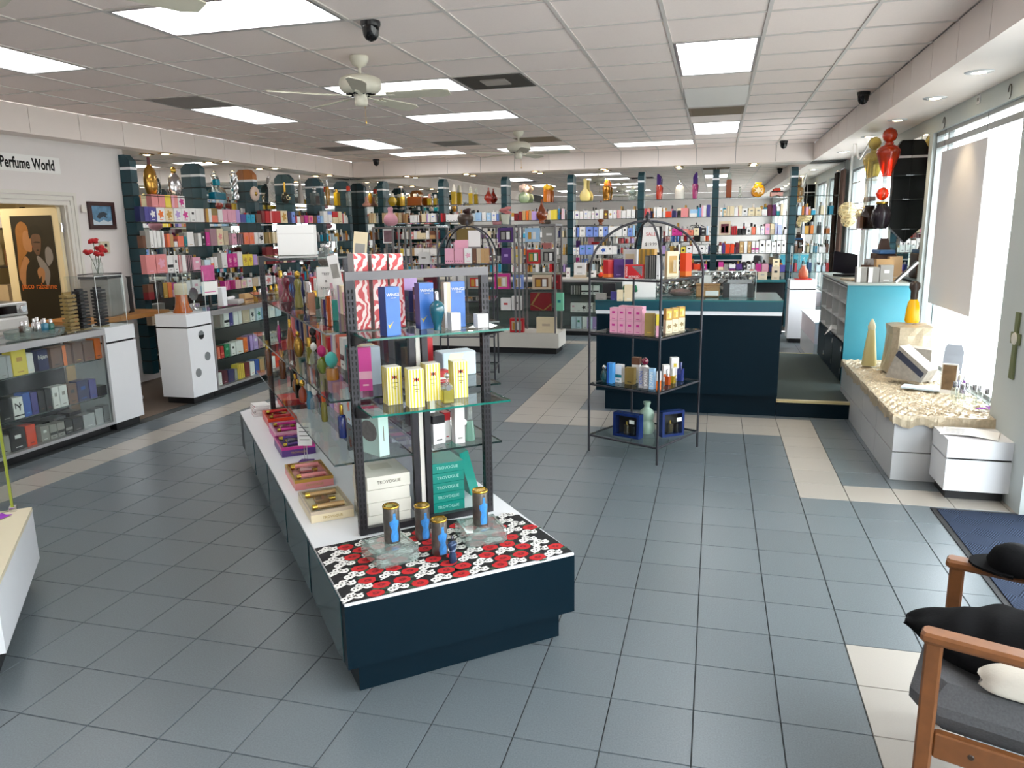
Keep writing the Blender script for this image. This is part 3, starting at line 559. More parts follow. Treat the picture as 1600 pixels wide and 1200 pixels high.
bottle('slender grey cone display bottle on top side wall shelf', XS, 11.27, ZT, [(.06, 0), (.055, .1), (.03, .3), (.018, .4)], mat('frosted_grey', '9d9690', .4), P_cap(.012, .4, .07), CHROME, .8, RS)
bottle('clear display jar with dark label and silver ball stopper on side wall', XS, 11.72, ZT, P_rect(.085, .05, .2), CLEARG, P_ball(.035, .23), CHROME, 1, RS, extra=[('dark_label', lambda b, m: b.box(-.06, .06, -.053, -.051, .02, .15, m), mat('dark_label', '2a1c1c', .5)), ('collar', lambda b, m: b.cyl((0, 0, .2), (0, 0, .23), .03, m), CHROME)])
bottle('tall golden figure display bottle beside rear corner on side wall', XS, 12.17, ZT, P_vase(.06, .33), GOLDL, P_cap(.02, .33, .12), CHROME, .7, RS)
bottle('olive gold slab display bottle near the rear corner of side wall', XS, 12.50, ZT, P_rect(.06, .035, .24), YELL, P_cap(.025, .24, .05), GOLDM, 1, RS)
bottle('clear column display bottle with red stopper near the rear corner', XL+.25, 12.78, ZT, P_cyl(.05, .26), CLEARG, P_cap(.035, .27, .09), mat('red_cap', 'c0301c', .25), 1, RS)
YS = YB-.16; R0 = 0
def back(x, label, body, mb_, cap=None, mc=None, sy=1.0, **k): return bottle(label, x, YS, ZT, body, mb_, cap, mc, sy, 0, **k)
back(-6.30, 'salmon wide based display flask in the rear corner', [(.03, 0), (.08, .02), (.085, .05), (.03, .085), (.025, .17), (.028, .18)], PKS, P_cap(.012, .18, .02), PKS, .6)
back(-5.78, 'round yellow glass display bottle at rear wall, beside amber bottle', P_ball(.09, 0)[:-1], YELL, P_cap(.03, .17, .06), FROST, .6)
back(-5.58, 'slim olive glass display bottle between round and amber bottles', P_cyl(.05, .17), YELL, P_cap(.025, .17, .06), FROST, .7)
back(-5.33, 'wide amber glass display block with frosted stopper on rear wall', P_rect(.14, .05, .16), AMB, P_cap(.035, .16, .05), FROST)
back(-5.05, 'short yellow display bottle with tan stopper on rear wall', P_rect(.04, .03, .13), YELL, P_cap(.022, .13, .07), PKS)
back(-4.935, 'square yellow display bottle with cream stopper beside the pylon', P_rect(.03, .03, .13), YELL, P_cap(.025, .13, .06), FROST)
back(-4.58, 'tall yellow display bottle with ribbed white stopper on rear wall', P_rect(.045, .035, .23), YELL, [(.04, .23), (.035, .28), (.02, .35)], FROST)
back(-4.26, 'slim yellow display bottle with leaf shaped clear stopper', P_rect(.038, .03, .19), YELL, [(.015, .19), (.03, .23), (.02, .28), (.004, .31)], CLEARG)
back(-3.93, 'amber red teardrop display bottle on rear wall top shelf', P_drop(.085, .27), REDL, P_cap(.012, .27, .01), REDL, .8)
def flower(z0, r, m_):
    def f(b, m):
        for i in range(7): a = 2*math.pi*i/7; b.lathe(P_ball(r*.5, 0), m, 10, off=(r*.62*math.cos(a), r*.3*math.sin(a), z0+r*.35+r*.25*math.sin(a*2)))
        b.lathe(P_ball(r*.5, 0), m, 10, off=(0, 0, z0+r*.8))
    return f
back(-3.28, 'pale green glass display bottle with puffy pink flower stopper', P_oval(.105, .19), GRNL, flower(.17, .09, None), mat('pale_pink_petal', 'f0d2c4', .4), .7)
def ribs(b, m):
    n = 24; vs = []
    for z, r, in ((0, .055), (.02, .06), (.2, .062), (.215, .05)):
        for i in range(n): a = 2*math.pi*i/n; q = r*(1 if i % 2 else .9); vs.append((q*math.cos(a), q*.7*math.sin(a), z))
    b.raw(vs, [(k*n+i, k*n+(i+1) % n, (k+1)*n+(i+1) % n, (k+1)*n+i) for k in range(3) for i in range(n)]+[tuple(range(3*n, 4*n))], m)
back(-2.87, 'ribbed orange to gold display column with yellow flower stopper', ribs, liq('e5922f', .6), flower(.2, .06, None), mat('yellow_petal', 'f2c02a', .4))
back(-2.20, 'cream paddle shaped display bottle with long neck on rear wall', [(.05, 0), (.085, .02), (.095, .09), (.08, .15), (.03, .21), (.026, .3), (.034, .36), (.02, .375)], CREAM, P_cap(.01, .37, .01), CREAM, .45)
back(-1.83, 'gold and brown faceted display urn with orange flame stopper', [(.07, 0), (.05, .03), (.06, .06), (.07, .22), (.05, .25)], mat('gold_brown_mottle', '9c6a24', .15, .6, noise=.6, nscale=30), [(.045, .25), (.05, .29), (.03, .33), (.004, .37)], liq('f09a20', .7), .8)
back(-1.40, 'small clear rose shaped crystal display bottle on rear wall', P_oval(.065, .1), CLEARG, flower(.09, .055, None), CLEARG, .8)
def lips(b, m): b.prism([(-.035, .24), (.035, .24), (.037, .34), (.01, .40), (-.025, .42), (-.036, .38)], -.025, .025, m, 'y')
back(-.95, 'tall red orange display bottle with slanted purple stopper', [(.034, 0), (.045, .08), (.05, .2), (.035, .24)], liq('d8401e', .65), lips, mat('deep_purple_gloss', '3a1a62', .12), .7)
back(-.61, 'frosted domed display bottle with silver ball stopper', [(.07, 0), (.075, .03), (.072, .15), (.055, .2), (.03, .225)], FROST, P_ball(.035, .225), CHROME, .7)
def lips2(b, m): b.prism([(.035, .24), (-.035, .24), (-.037, .34), (-.01, .40), (.025, .43), (.036, .38)], -.025, .025, m, 'y')
back(-.36, 'tall magenta display bottle with slanted purple stopper', [(.034, 0), (.042, .08), (.05, .22), (.035, .245)], MAGL, lips2, mat('deep_purple_gloss', '3a1a62', .12), .7)
back(.18, 'slim amber slab display bottle with clear stopper on rear wall', P_rect(.042, .025, .29), liq('b8561c', .65), lambda b, m: b.cbox(-.034, .034, -.02, .02, .29, .39, m, .01), CLEARG)
back(.36, 'small clear figurine display bottle between amber and yellow bottles', [(.03, 0), (.026, .06), (.012, .1), (.02, .13), (.008, .16)], CLEARG, P_ball(.012, .16), CHROME, .7)
t = back(.64, 'round bright yellow display disc with pale flower relief', disc(.105, .03), liq('f0b810', .75), lambda b, m: b.cbox(-.05, .05, -.02, .02, .205, .23, m, .006), mat('yellow_gloss', 'f0c020', .2), extra=[('flower_relief', lambda b, m: b.raw([(math.cos(i*math.pi/6)*(.075 if i % 2 else .035), -.032, .105+math.sin(i*math.pi/6)*(.06 if i % 2 else .03)) for i in range(12)], [tuple(range(12))], m), mat('pale_petal', 'f6e6c0', .5))])
back(.93, 'low pink and black bow shaped display box with red top', lambda b, m: b.prism([(-.09, 0), (0, .03), (.09, 0), (.09, .09), (0, .06), (-.09, .09)], -.035, .035, m, 'y'), mat('pink_bow_lacquer', 'd9a49c', .35), lambda b, m: b.cbox(-.05, .05, -.03, .03, .075, .13, m, .01), mat('red_cap', 'c0301c', .25), extra=[('black_trim', lambda b, m: b.box(-.09, .09, -.037, -.0355, .065, .085, m), BLK)])
# ================================================================= CENTRE GONDOLA
GA = (-1.28, 2.31); GR = math.atan2(.65, .76)
def gw(t, s): return (GA[0]+.76*t-.65*s, GA[1]+.65*t+.76*s)
GL, GWD, GZ = 3.72, .985, .40
SIDEP = mat('gondola_side_reflection', '2a4a50', .12, noise=.05, nscale=5)  # grey-teal base paints the floor's reflection into the side panels
gon = thing('display_gondola', 'long dark green display gondola with slotted metal posts and glass shelves', 'display stand', (GA[0], GA[1], 0), GR)
ch = .28
poly = [(0, 0), (GWD, 0), (GWD, GL), (ch, GL), (0, GL-ch)]
MB().prism(poly, .13, GZ-.012, TEALD).build('base_cabinet', gon)
MB().prism([(.05, .05), (GWD-.05, .05), (GWD-.05, GL-.05), (ch+.03, GL-.05), (.05, GL-ch-.02)], 0, .13, TEALD).build('toe_kick', gon)
MB().prism([(0.002, 0.002), (GWD-.002, 0.002), (GWD-.002, GL-.002), (ch, GL-.002), (.002, GL-ch)], GZ-.012, GZ-.001, WLAM).build('white_top', gon)
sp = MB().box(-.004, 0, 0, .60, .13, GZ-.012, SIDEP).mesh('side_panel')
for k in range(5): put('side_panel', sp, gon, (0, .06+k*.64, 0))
def slotted_post(t, s, z0, z1, wdt=.036):
    b = MB(); h = wdt/2; b.box(-h, h, -h, h, z0, z1, DMET); z = z0+.03; e = h+.0006
    while z < z1-.03:
        for o in (-.008, .008):
            b.quad([(o-.003, -e, z), (o+.003, -e, z), (o+.003, -e, z+.016), (o-.003, -e, z+.016)], SLOT)
            b.quad([(-e, o+.003, z), (-e, o-.003, z), (-e, o-.003, z+.016), (-e, o+.003, z+.016)], SLOT)
            b.quad([(e, o-.003, z), (e, o+.003, z), (e, o+.003, z+.016), (e, o-.003, z+.016)], SLOT)
        z += .026
    return b.build('upright_post', gon, (t, s, 0))
for s in (.62, 3.32):
    slotted_post(.235, s, GZ, 1.55); slotted_post(.86, s, GZ, 1.55)
    MB().box(.217, .878, s-.018, s+.018, 1.55, 1.586, mat('gondola_bar_grey', '5f5d60', .35, .5) if s < 1 else DMET).build('top_bar', gon)
    MB().box(.253, .842, s-.015, s+.015, GZ, GZ+.03, DMET).build('bottom_bar', gon)
for s in (.66, 2.0, 3.28):
    for t in (.513, .573): MB().box(t-.014, t+.014, s-.014, s+.014, GZ, 1.33, DMET).build('centre_post', gon)
MB().box(.533, .553, .655, .67, GZ, 1.33, OFFW).build('centre_strip', gon)
MB().box(.535, .551, .68, 3.27, GZ, 1.31, gmat('smoked_divider_glass', 'c9ccd2', 1.2, .12, '6a6c74')).build('divider_pane', gon)
def gshelf(t0, t1, s0, s1, z, M=GEDGED):
    z -= .0015
    b = MB().box(t0, t1, s0, s1, z-.009, z, GLASS); k = .0006; za = z-.009
    b.quad([(t0, s0-k, za), (t1, s0-k, za), (t1, s0-k, z), (t0, s0-k, z)], M); b.quad([(t0-k, s1, za), (t0-k, s0, za), (t0-k, s0, z), (t0-k, s1, z)], M)
    b.quad([(t1+k, s0, za), (t1+k, s1, za), (t1+k, s1, z), (t1+k, s0, z)], M)
    return b.build('glass_shelf', gon)
for z in (.74, 1.03, 1.33):
    gshelf(.13, .495, .645, 3.29, z); gshelf(.592, .95, .645, 3.29, z)
for z in (1.01, 1.33): gshelf(.24, .87, .37, .598, z, GEDGE)
gshelf(.24, .85, 2.5, 3.29, 1.586+.009)
for z in (1.01, 1.33):
    for t in (.235, .86): MB().prism([(.60, z-.01), (.60, z-.06), (.42, z-.022), (.40, z-.01)], t-.006, t+.006, DMET, 'x').build('shelf_bracket', gon)
# --- fabric with printed skulls and roses
fab = MB(); FB = mat('cloth_black', '121214', .85, bump=.4, nscale=300)
fab.prism([(.004, .004), (GWD-.004, .012), (GWD-.02, .50), (.62, .60), (.3, .57), (.004, .56)], GZ+.0005, GZ+.0025, FB)
cl = fab.build('patterned_cloth', loc=(GA[0], GA[1], 0), rz=GR, label='black cloth printed with white skulls and red roses on the gondola end', cat='cloth')
pr = MB(); ROSE = mat('print_rose_red', 'c01a20', .8, noise=.35, nscale=90); SKUL = mat('print_skull_white', 'eae8e4', .8); LEAFG = mat('print_leaf_green', '35503a', .8); INK = mat('print_ink', '101010', .9); ROSED = mat('print_rose_dark', '7c0f16', .8)
r2 = random.Random(3); zc = GZ+.003
def blob(x, y, rx, ry, m, n=10, z=0, wob=.15, a0=0):
    pr.raw([(x+rx*(1+wob*r2.uniform(-1, 1))*math.cos(a0+2*math.pi*i/n), y+ry*(1+wob*r2.uniform(-1, 1))*math.sin(a0+2*math.pi*i/n), zc+z) for i in range(n)], [tuple(range(n))], m)
for j in range(9):
    for i in range(12):
        x = .045+.086*i+(.043 if j % 2 else 0)+r2.uniform(-.008, .008); y = .032+.060*j+r2.uniform(-.005, .005)
        if x > GWD-.04 or y > .53: continue
        if (i+j) % 2 == 0 and j % 2 == 0 or j % 2 and i % 3 == 0:
            for (dx, dy) in ((-.024, 0), (.024, .003), (0, .022)):
                blob(x+dx, y+dy, .021, .019, SKUL, z=.0002, wob=.1)
                for e in (-.007, .007): blob(x+dx+e, y+dy+.001, .0042, .0045, INK, 6, .0005, 0)
            pr.quad([(x-.046, y-.022, zc+.0001), (x-.041, y-.028, zc+.0001), (x+.046, y+.020, zc+.0001), (x+.041, y+.027, zc+.0001)], SKUL)
        else:
            blob(x, y, .036, .029, ROSE, 12, .0002, .12); blob(x+.002, y+.001, .016, .012, ROSED, 8, .0004, .2); blob(x, y+.001, .005, .004, ROSE, 6, .0006, .2)
            for a in (r2.uniform(0, 3), r2.uniform(3, 6)): blob(x+.045*math.cos(a), y+.035*math.sin(a), .02, .009, LEAFG, 6, .0001, 0, a)
pr.build('printed_pattern', cl)
# --- glass blocks, cans, torso bottle
GBLK = gmat('thick_glass_block', 'dfe9e6', 1.6, .22, 'cfdad6', .05)
for (t, s, a, lb) in ((.27, .31, .12, 'clear textured glass block under a single can near the white gift boxes'), (.69, .32, -.1, 'clear textured glass block under the can near the teal boxes')):
    p = gw(t, s); o = MB().cbox(-.095, .095, -.095, .095, 0, .066, GBLK, .012).build('glass_block', None, (p[0], p[1], GZ+.0045), GR+a, label=lb, cat='glass block')
    rim = MB()
    for q in range(4): rim.box(-.09, .09, .078, .088, .0668, .069, GBLK, Matrix.Rotation(q*math.pi/2, 4, 'Z'))
    rim.build('rim', o)
CANM = mat('can_brushed_metal', '76716c', .3, .85, noise=.5, nscale=35); CANB = mat('can_print_blue', '3a86cc', .4, noise=.55, nscale=90)
TORSO = [(-.011, 0), (.011, 0), (.013, .022), (.009, .036), (.015, .052), (.017, .062), (.006, .068), (.004, .088), (-.004, .088), (-.006, .068), (-.017, .062), (-.015, .052), (-.009, .036), (-.013, .022)]
def can(x, y, z, lb):
    t = thing('perfume_can', lb, 'can', (x, y, z), GR, 'metal cans on the gondola end'); R = .034
    MB().lathe([(R*.97, 0), (R, .004), (R, .15), (R*.97, .153)], CANM, 28).build('body', t)
    MB().lathe([(R*1.03, .150), (R*1.05, .156), (R*.95, .16), (R*.9, .155), (.02, .155)], GOLDM, 28).build('lid', t)
    a0 = -math.pi/2+.1; rows = [(0, .011), (.01, .013), (.022, .013), (.036, .009), (.044, .012), (.052, .016), (.062, .017), (.066, .010), (.069, .005), (.088, .004)]; pv = []
    for v, hw in rows:
        for i in range(7): u = 1.3*hw*(i-3)/3; pv.append(((R+.0008)*math.cos(a0+u/R), (R+.0008)*math.sin(a0+u/R), .008+v*1.4))
    MB().raw(pv, [(k*7+i, k*7+i+1, k*7+8+i, k*7+7+i) for k in range(len(rows)-1) for i in range(6)], CANB).build('printed_torso', t)
for (t, s, z, lb) in ((.285, .32, GZ+.0735, 'metal can with gold lid standing on the glass block by white boxes'), (.46, .44, GZ+.0045, 'metal can with gold lid directly on cloth beside the post bar'), (.47, .25, GZ+.0045, 'metal can with gold lid just behind the blue torso bottle'), (.69, .32, GZ+.0735, 'metal can with gold lid on the glass block near teal boxes')):
    p = gw(t, s); can(p[0], p[1], z, lb)
p = gw(.49, .15)
bottle('dark blue torso shaped perfume bottle standing on the skull cloth', p[0], p[1], GZ+.0045, [(.020, 0), (.022, .008), (.019, .03), (.015, .045), (.021, .062), (.026, .078), (.020, .086), (.007, .09), (.006, .094)], mat('torso_blue_glass', '2a3f5e', .18, .3), [(.008, .094), (.009, .1), (.007, .112), (.003, .115)], mat('dark_metal_cap', '4a4a50', .25, .9), .7, GR+.7, n=20, extra=[('striped_vest', lambda b, m: [b.lathe([(.0165+.0017*k, .049+.006*k), (.0178+.0017*k, .052+.006*k)], m, 20, .72) for k in range(5)], mat('vest_pale_blue', '8fa6c4', .4))])
# --- boxes under the frame
def stackbox(t, s, z, w_, d, h, M, txt, tm, lb, grp, rot=0):
    p = gw(t, s); o = MB().box(-w_/2, w_/2, -d/2, d/2, 0, h, M).build('gift_box', None, (p[0], p[1], z), GR+rot, label=lb, cat='gift box', group=grp)
    if txt: text('lettering', txt, .021, tm, o, (0, -d/2-.0005, h*.5), FRONT)
    return o
IV = mat('ivory_carton', 'd9d6cb', .35, noise=.03, nscale=20); IVT = mat('ivory_print', '6d675a', .5); TLC = mat('teal_carton', '17897c', .25, noise=.06, nscale=20); TLT = mat('teal_print', '9fd6cc', .5)
for k in range(4):
    o = stackbox(.375+.004*(k % 2), .80, GZ+k*.062, .205, .27, .060, IV, 'TROVOGUE' if k == 3 else '', IVT, 'ivory TROVOGUE gift box, %s from the bottom of its stack of four' % ORD[k], 'ivory gift boxes')
    if k == 3: MB().box(-.05, .05, -.03, .06, .0603, .061, mat('ivory_panel', 'c4c0b2', .4)).build('lid_panel', o)
for k in range(5):
    stackbox(.685, .81, GZ+k*.05, .17, .2, .048, TLC, 'TROVOGUE', TLT, 'teal TROVOGUE gift box, %s from the bottom of its stack of five' % ORD[k], 'teal gift boxes', .02*(k % 2))
p = gw(.845, .92); o = MB().box(-.0245, .0245, -.1, .1, -.12, .12, TLC).build('gift_box', None, (p[0], p[1], GZ+.137), GR, label='teal gift box leaning against the stack of teal boxes', cat='gift box'); o.rotation_euler = (0, -.25, GR)
# --- open gift trays along the side
def tray(s, w_, d, h, base, rim, item, lb, txt=None, tx=.15):
    x, y = gw(tx, s); t = thing('gift_tray', lb, 'gift set', (x, y, GZ), GR, 'open gift sets along the gondola side')
    B = mat('tray_' + base, PAL[base][1], .35, noise=.05, nscale=20); R = mat('tray_rim_' + rim, PAL[rim][1], .3, .3 if rim == 'go' else 0); hw = w_/2
    MB().box(-hw, hw, 0, d, 0, h*.7, B).build('base', t)
    f = MB(); f.box(-hw, hw, 0, .014, h*.7, h, R).box(-hw, hw, d-.014, d, h*.7, h, R).box(-hw, -hw+.014, .014, d-.014, h*.7, h, R).box(hw-.014, hw, .014, d-.014, h*.7, h, R); f.build('rim', t)
    I = mat('tray_item_' + item, PAL[item][1], .2, .2)
    for yy in (.07, d-.07):
        q = MB().cyl((-hw+.045, yy, h*.7+.014), (hw-.03, yy, h*.7+.014), .0135, I, n=10).build('tube', t); MB().cyl((-hw+.022, yy, h*.7+.014), (-hw+.045, yy, h*.7+.014), .0142, GOLDM, n=10).build('cap', q)
    q = MB().cbox(-hw+.05, .02, d/2-.035, d/2+.035, h*.7, h*.7+.025, liq(PAL[item][1], .5), .008).build('bottle', t); MB().cyl((.02, d/2, h*.7+.0125), (.05, d/2, h*.7+.0125), .011, GOLDM, n=10).build('stopper', q)
    MB().box(-hw+.004, hw-.004, .004, d-.004, h+.0005, h+.0015, ACRY).build('clear_lid', t)
    if txt: text('lettering', txt, .018, mat('tray_gold_print', 'b89a5a', .4, .5), t, (0, -.0006, h*.36), FRONT)
tray(.86, .205, .33, .055, 'cr', 'be', 'tn', 'open cream gift set with rose gold bottle beside the ivory boxes', 'TROVOGUE')
tray(1.37, .205, .33, .055, 'sa', 'go', 'sa', 'open coral gift set with gold rim on the gondola side', 'TROVOGUE', .165)
tray(2.03, .205, .31, .06, 'pu', 'mg', 'pu', 'open purple gift set in front of the magenta one', 'TROVOGUE', .20)
tray(2.42, .2, .31, .06, 'mg', 'pk', 'mg', 'open magenta gift set between purple and red gift sets', None, .22)
tray(2.83, .2, .31, .06, 'rd', 'or2', 'rd', 'open red gift set beyond the magenta one', None, .23)
p = gw(.40, 3.49); MB().cbox(-.09, .09, -.13, .13, 0, .07, pm('rd'), .006).build('gift_box', None, (p[0], p[1], GZ), GR, label='plain red gift box beside the pile of printed leaflets', cat='gift box')
for k in range(6):
    p = gw(.13+.006*(k % 3), 3.30+.008*(k % 2)); o = MB().box(-.055, .055, -.08, .08, 0, .012, mat('leaflet_paper', 'e6e2e0', .6, noise=.04, nscale=40)).build('leaflet_bundle', None, (p[0], p[1], GZ+k*.0125), GR+.05*(k % 3), label='bundle of white red printed leaflets, %s up its pile' % ORD[k], cat='leaflets', group='leaflet pile on the gondola')
    MB().box(-.0555, .0555, -.06, .01, .004, .007, pm('rd')).build('red_print', o)
x, y = gw(.215, 1.88); t = thing('sign_stand', 'small white notice on chrome stand among the gift sets', 'sign', (x, y, GZ), GR-.5)
MB().box(-.04, .04, -.035, .035, 0, .006, pm('pu')).build('foot', t); MB().cyl((-.008, 0, .006), (-.008, 0, .1), .003, CHROME).cyl((.008, 0, .006), (.008, 0, .1), .003, CHROME).build('stem', t)
sg = MB().box(-.042, .042, -.003, .003, .1, .24, PAPER).build('card', t)
for k in range(4): MB().box(-.03, .03, -.0037, -.003, .21-.025*k, .214-.025*k, INK).build('print_line', sg)
# --- front shelves: blue cartons, amphora, yellow striped cartons
WBL = mat('wings_carton_blue', '3f74c4', .3, noise=.35, nscale=9); WBD = mat('wings_carton_navy', '2a3f86', .3, noise=.2, nscale=9); GOLDP = mat('gold_print', 'c9b04a', .4)
def wings(t, s, lb, rot=0, txt=True):
    x, y = gw(t, s); o = MB().box(-.033, .033, -.028, .028, 0, .2, WBL).build('fragrance_carton', None, (x, y, 1.33), GR+rot, label=lb, cat='perfume box', group='blue WINGS cartons')
    MB().box(-.0335, -.033, -.028, .028, 0, .2, WBD).build('side_print', o)
    MB().raw([(-.028, -.0285, .05), (-.02, -.0285, .03), (.0, -.0285, .06), (-.018, -.0285, .045)], [(0, 1, 2, 3)], GOLDP).build('feather_print', o)
    if txt: text('lettering', 'WINGS', .018, PAPER, o, (.002, -.0286, .168), FRONT, sx=1.05); text('lettering_small', 'FOR MEN', .006, PAPER, o, (0.004, -.0286, .155), FRONT)
wings(.352, .425, 'blue WINGS perfume carton beside the red swirl carton', .25); wings(.55, .56, 'blue WINGS perfume carton behind the teal amphora bottle', .05); wings(.695, .55, 'lighter blue WINGS perfume carton beside small white boxes', -.05)
x, y = gw(.575, .47)
bottle('teal glass amphora perfume bottle in front of WINGS cartons', x, y, 1.33, [(.018, 0), (.017, .02), (.026, .05), (.034, .085), (.033, .105), (.02, .122), (.009, .128)], liq('0d7f96', .6), [(.008, .128), (.009, .135), (.008, .165), (.006, .168)], CHROME, .8, GR, n=20)
SWR = mat('swirl_carton_red', 'c8323a', .35); 
def swirlmat():
    if 'swirl_print' in MATS: return MATS['swirl_print']
    m = bpy.data.materials.new('swirl_print'); MATS['swirl_print'] = m; m.use_nodes = True; n = m.node_tree; b = n.nodes['Principled BSDF']
    tc = n.nodes.new('ShaderNodeTexCoord'); wv = n.nodes.new('ShaderNodeTexWave'); wv.inputs['Scale'].default_value = 9; wv.inputs['Distortion'].default_value = 14; wv.inputs['Detail'].default_value = 2; wv.inputs['Detail Scale'].default_value = 1.5
    cr = n.nodes.new('ShaderNodeValToRGB'); cr.color_ramp.interpolation = 'CONSTANT'; e = cr.color_ramp.elements; e[0].color = lin('c9343c')+(1,); e[1].position = .45; e[1].color = lin('f0d6d2')+(1,)
    n.links.new(tc.outputs['Object'], wv.inputs['Vector']); n.links.new(wv.outputs['Fac'], cr.inputs[0]); n.links.new(cr.outputs[0], b.inputs['Base Color']); b.inputs['Roughness'].default_value = .35
    return m
SWM = swirlmat(); GYC = mat('pale_grey_carton', 'a9a5a6', .4)
def swirl(t, s, h, w_, lb, rot=0):
    x, y = gw(t, s); o = MB().box(-w_/2, w_/2, -.03, .03, 0, h, SWM).build('fragrance_carton', None, (x, y, 1.33), GR+rot, label=lb, cat='perfume box', group='red and white swirl cartons')
    MB().box(-w_/2-.0006, -w_/2, -.03, .03, 0, h, GYC).build('grey_side', o)
    for k in range(3): MB().lathe([(.009, 0), (.001, .0008)], pm('mv'), 12, X=Matrix.Translation((-w_/2-.0006, 0, .05+.1*k)) @ Matrix.Rotation(-math.pi/2, 4, 'Y')).build('dot', o)
swirl(.30, .70, .33, .066, 'tall red and white swirl carton nearest the slotted post', .2); swirl(.385, .70, .325, .07, 'tall red swirl carton between two similar swirl cartons', .1); swirl(.462, .70, .325, .065, 'tall red and white swirl carton beside the centre posts', .05)
x, y = gw(.64, .44); pbox(x, y, 1.33, GR, .042, .05, .075, 'wh', '', '', 'front glass shelf between blue WINGS cartons'); x, y = gw(.775, .46); pbox(x, y, 1.33, GR, .05, .05, .06, 'wh', '', '', 'front glass shelf beside the lighter WINGS carton')
x, y = gw(.64, .53); pbox(x, y, 1.33, GR, .03, .04, .2, 'be', 'wh', 'v', 'front glass shelf behind the small white carton')
YST = mat('stripe_yellow', 'e8d63c', .4); YSW = mat('stripe_white', 'f2eedc', .4); REDP = mat('emblem_red', 'b8322a', .5)
def striped(t, s, lb, rot=0, open_=False):
    x, y = gw(t, s); T = thing('striped_carton', lb, 'perfume box', (x, y, 1.03 if s > .64 else 1.01), GR+rot, 'yellow striped cartons'); b = MB(); w2 = .034; h = .165
    b.box(-w2+.0006, w2-.0006, -w2+.0006, w2-.0006, 0, h, YSW)
    for k in range(5):
        a = -w2+.0045+.0137*k
        b.box(a, a+.0068, -w2, -w2+.0006, 0, h, YST).box(-w2, -w2+.0006, a, a+.0068, 0, h, YST).box(w2-.0006, w2, a, a+.0068, 0, h, YST).box(a, a+.0068, w2-.0006, w2, 0, h, YST)
    b.build('body', T)
    e = MB()
    for sg in (-1, 1): e.raw([(0, -w2-.0006, .122), (sg*.013, -w2-.0006, .131), (sg*.01, -w2-.0006, .121), (sg*.014, -w2-.0006, .11)], [(0, 1, 2, 3)], REDP)
    e.raw([(-.003, -w2-.0007, .113), (.003, -w2-.0007, .113), (.003, -w2-.0007, .13), (-.003, -w2-.0007, .13)], [(0, 1, 2, 3)], INK); e.build('crest_print', T)
    for k, z in enumerate((.096, .078, .07)): MB().box(-.016+.005*k, .016-.005*k, -w2-.0007, -w2, z, z+.003, mat('stripe_print', '7c7440', .5)).build('print_line', T)
    MB().box(-w2+.002, w2-.002, -w2+.002, w2-.002, h, h+.002, YSW).build('lid', T)
    if open_: MB().raw([(-w2, w2, h), (w2, w2, h), (w2, .0, h+.035), (-w2, .0, h+.035), (-w2, w2+.001, h), (w2, w2+.001, h), (w2, .001, h+.035), (-w2, .001, h+.035)], [(0, 1, 2, 3), (7, 6, 5, 4), (0, 3, 7, 4), (1, 5, 6, 2), (2, 6, 7, 3)], YSW).build('open_flap', T)
striped(.385, .555, 'yellow striped carton beside the magenta box', .06); striped(.455, .455, 'yellow striped carton standing forward beside the shelf edge', -.05); striped(.56, .545, 'yellow striped carton behind the clear bottle', .03); striped(.69, .54, 'yellow striped carton with raised open lid flap', .0, True)
x, y = gw(.60, .445)
bottle('clear square perfume bottle with yellow liquid and silver ball stopper', x, y, 1.01, P_rect(.026, .018, .06), liq('d8d060', .4), P_ball(.013, .108), CHROME, 1, GR, extra=[('shoulder', lambda b, m: b.lathe([(.026, .06), (.024, .075), (.014, .088), (.007, .092), (.007, .108)], m, 14, .7), CLEARG), ('medallion', lambda b, m: b.lathe([(.013, 0), (.013, .003)], m, 14, X=Matrix.Translation((0, -.018, .07)) @ Matrix.Rotation(math.pi/2, 4, 'X')), CHROME)])
x, y = gw(.33, .80); pbox(x, y, 1.03, GR-.2, .06, .05, .2, 'mg', 'pk', 'b', 'middle gondola shelf behind the striped cartons')
x, y = gw(.27, .80); pbox(x, y, 1.03, GR-.2, .04, .05, .2, 'ma', 'sa', 'p', 'middle gondola shelf beside the magenta carton')
x, y = gw(.70, .80); pbox(x, y, 1.03, GR, .07, .05, .06, 'rd', 'wh', 'b', 'middle gondola shelf beyond the open striped carton')
x, y = gw(.845, .97); o = MB().cbox(-.09, .09, -.06, .06, 0, .12, pm('pb'), .004).build('gift_box', None, (x, y, 1.03), GR, label='pale blue box beside the slotted post on the middle shelf', cat='gift box')
MINT = mat('mint_carton', 'b9d6cf', .4)
x, y = gw(.34, .745); o = MB().box(-.027, .027, -.08, .08, 0, .195, MINT).build('fragrance_carton', None, (x, y, .74), GR+.35, label='pale mint carton with oval portrait side, lower gondola shelf', cat='perfume box')
MB().lathe([(.05, 0), (.001, .0006)], mat('oval_print_grey', '6d6a6a', .5, noise=.5, nscale=40), 20, 1.3, X=Matrix.Translation((-.0271, 0, .11)) @ Matrix.Rotation(-math.pi/2, 4, 'Y')).build('oval_print', o); MB().box(-.002, .002, -.0806, -.08, .07, .14, IVT).build('print_line', o)
x, y = gw(.655, .77); pbox(x, y, .74, GR+.15, .065, .07, .14, 'wh', 'bk', 't', 'lower gondola shelf above the teal boxes')
x, y = gw(.715, .80); pbox(x, y, .74, GR+.1, .035, .05, .14, 'wh', 'rd', 't', 'lower gondola shelf between white cartons'); x, y = gw(.752, .72); pbox(x, y, .74, GR, .05, .05, .19, 'wh', 'gy', 'p', 'lower gondola shelf beside the pale green bottle')
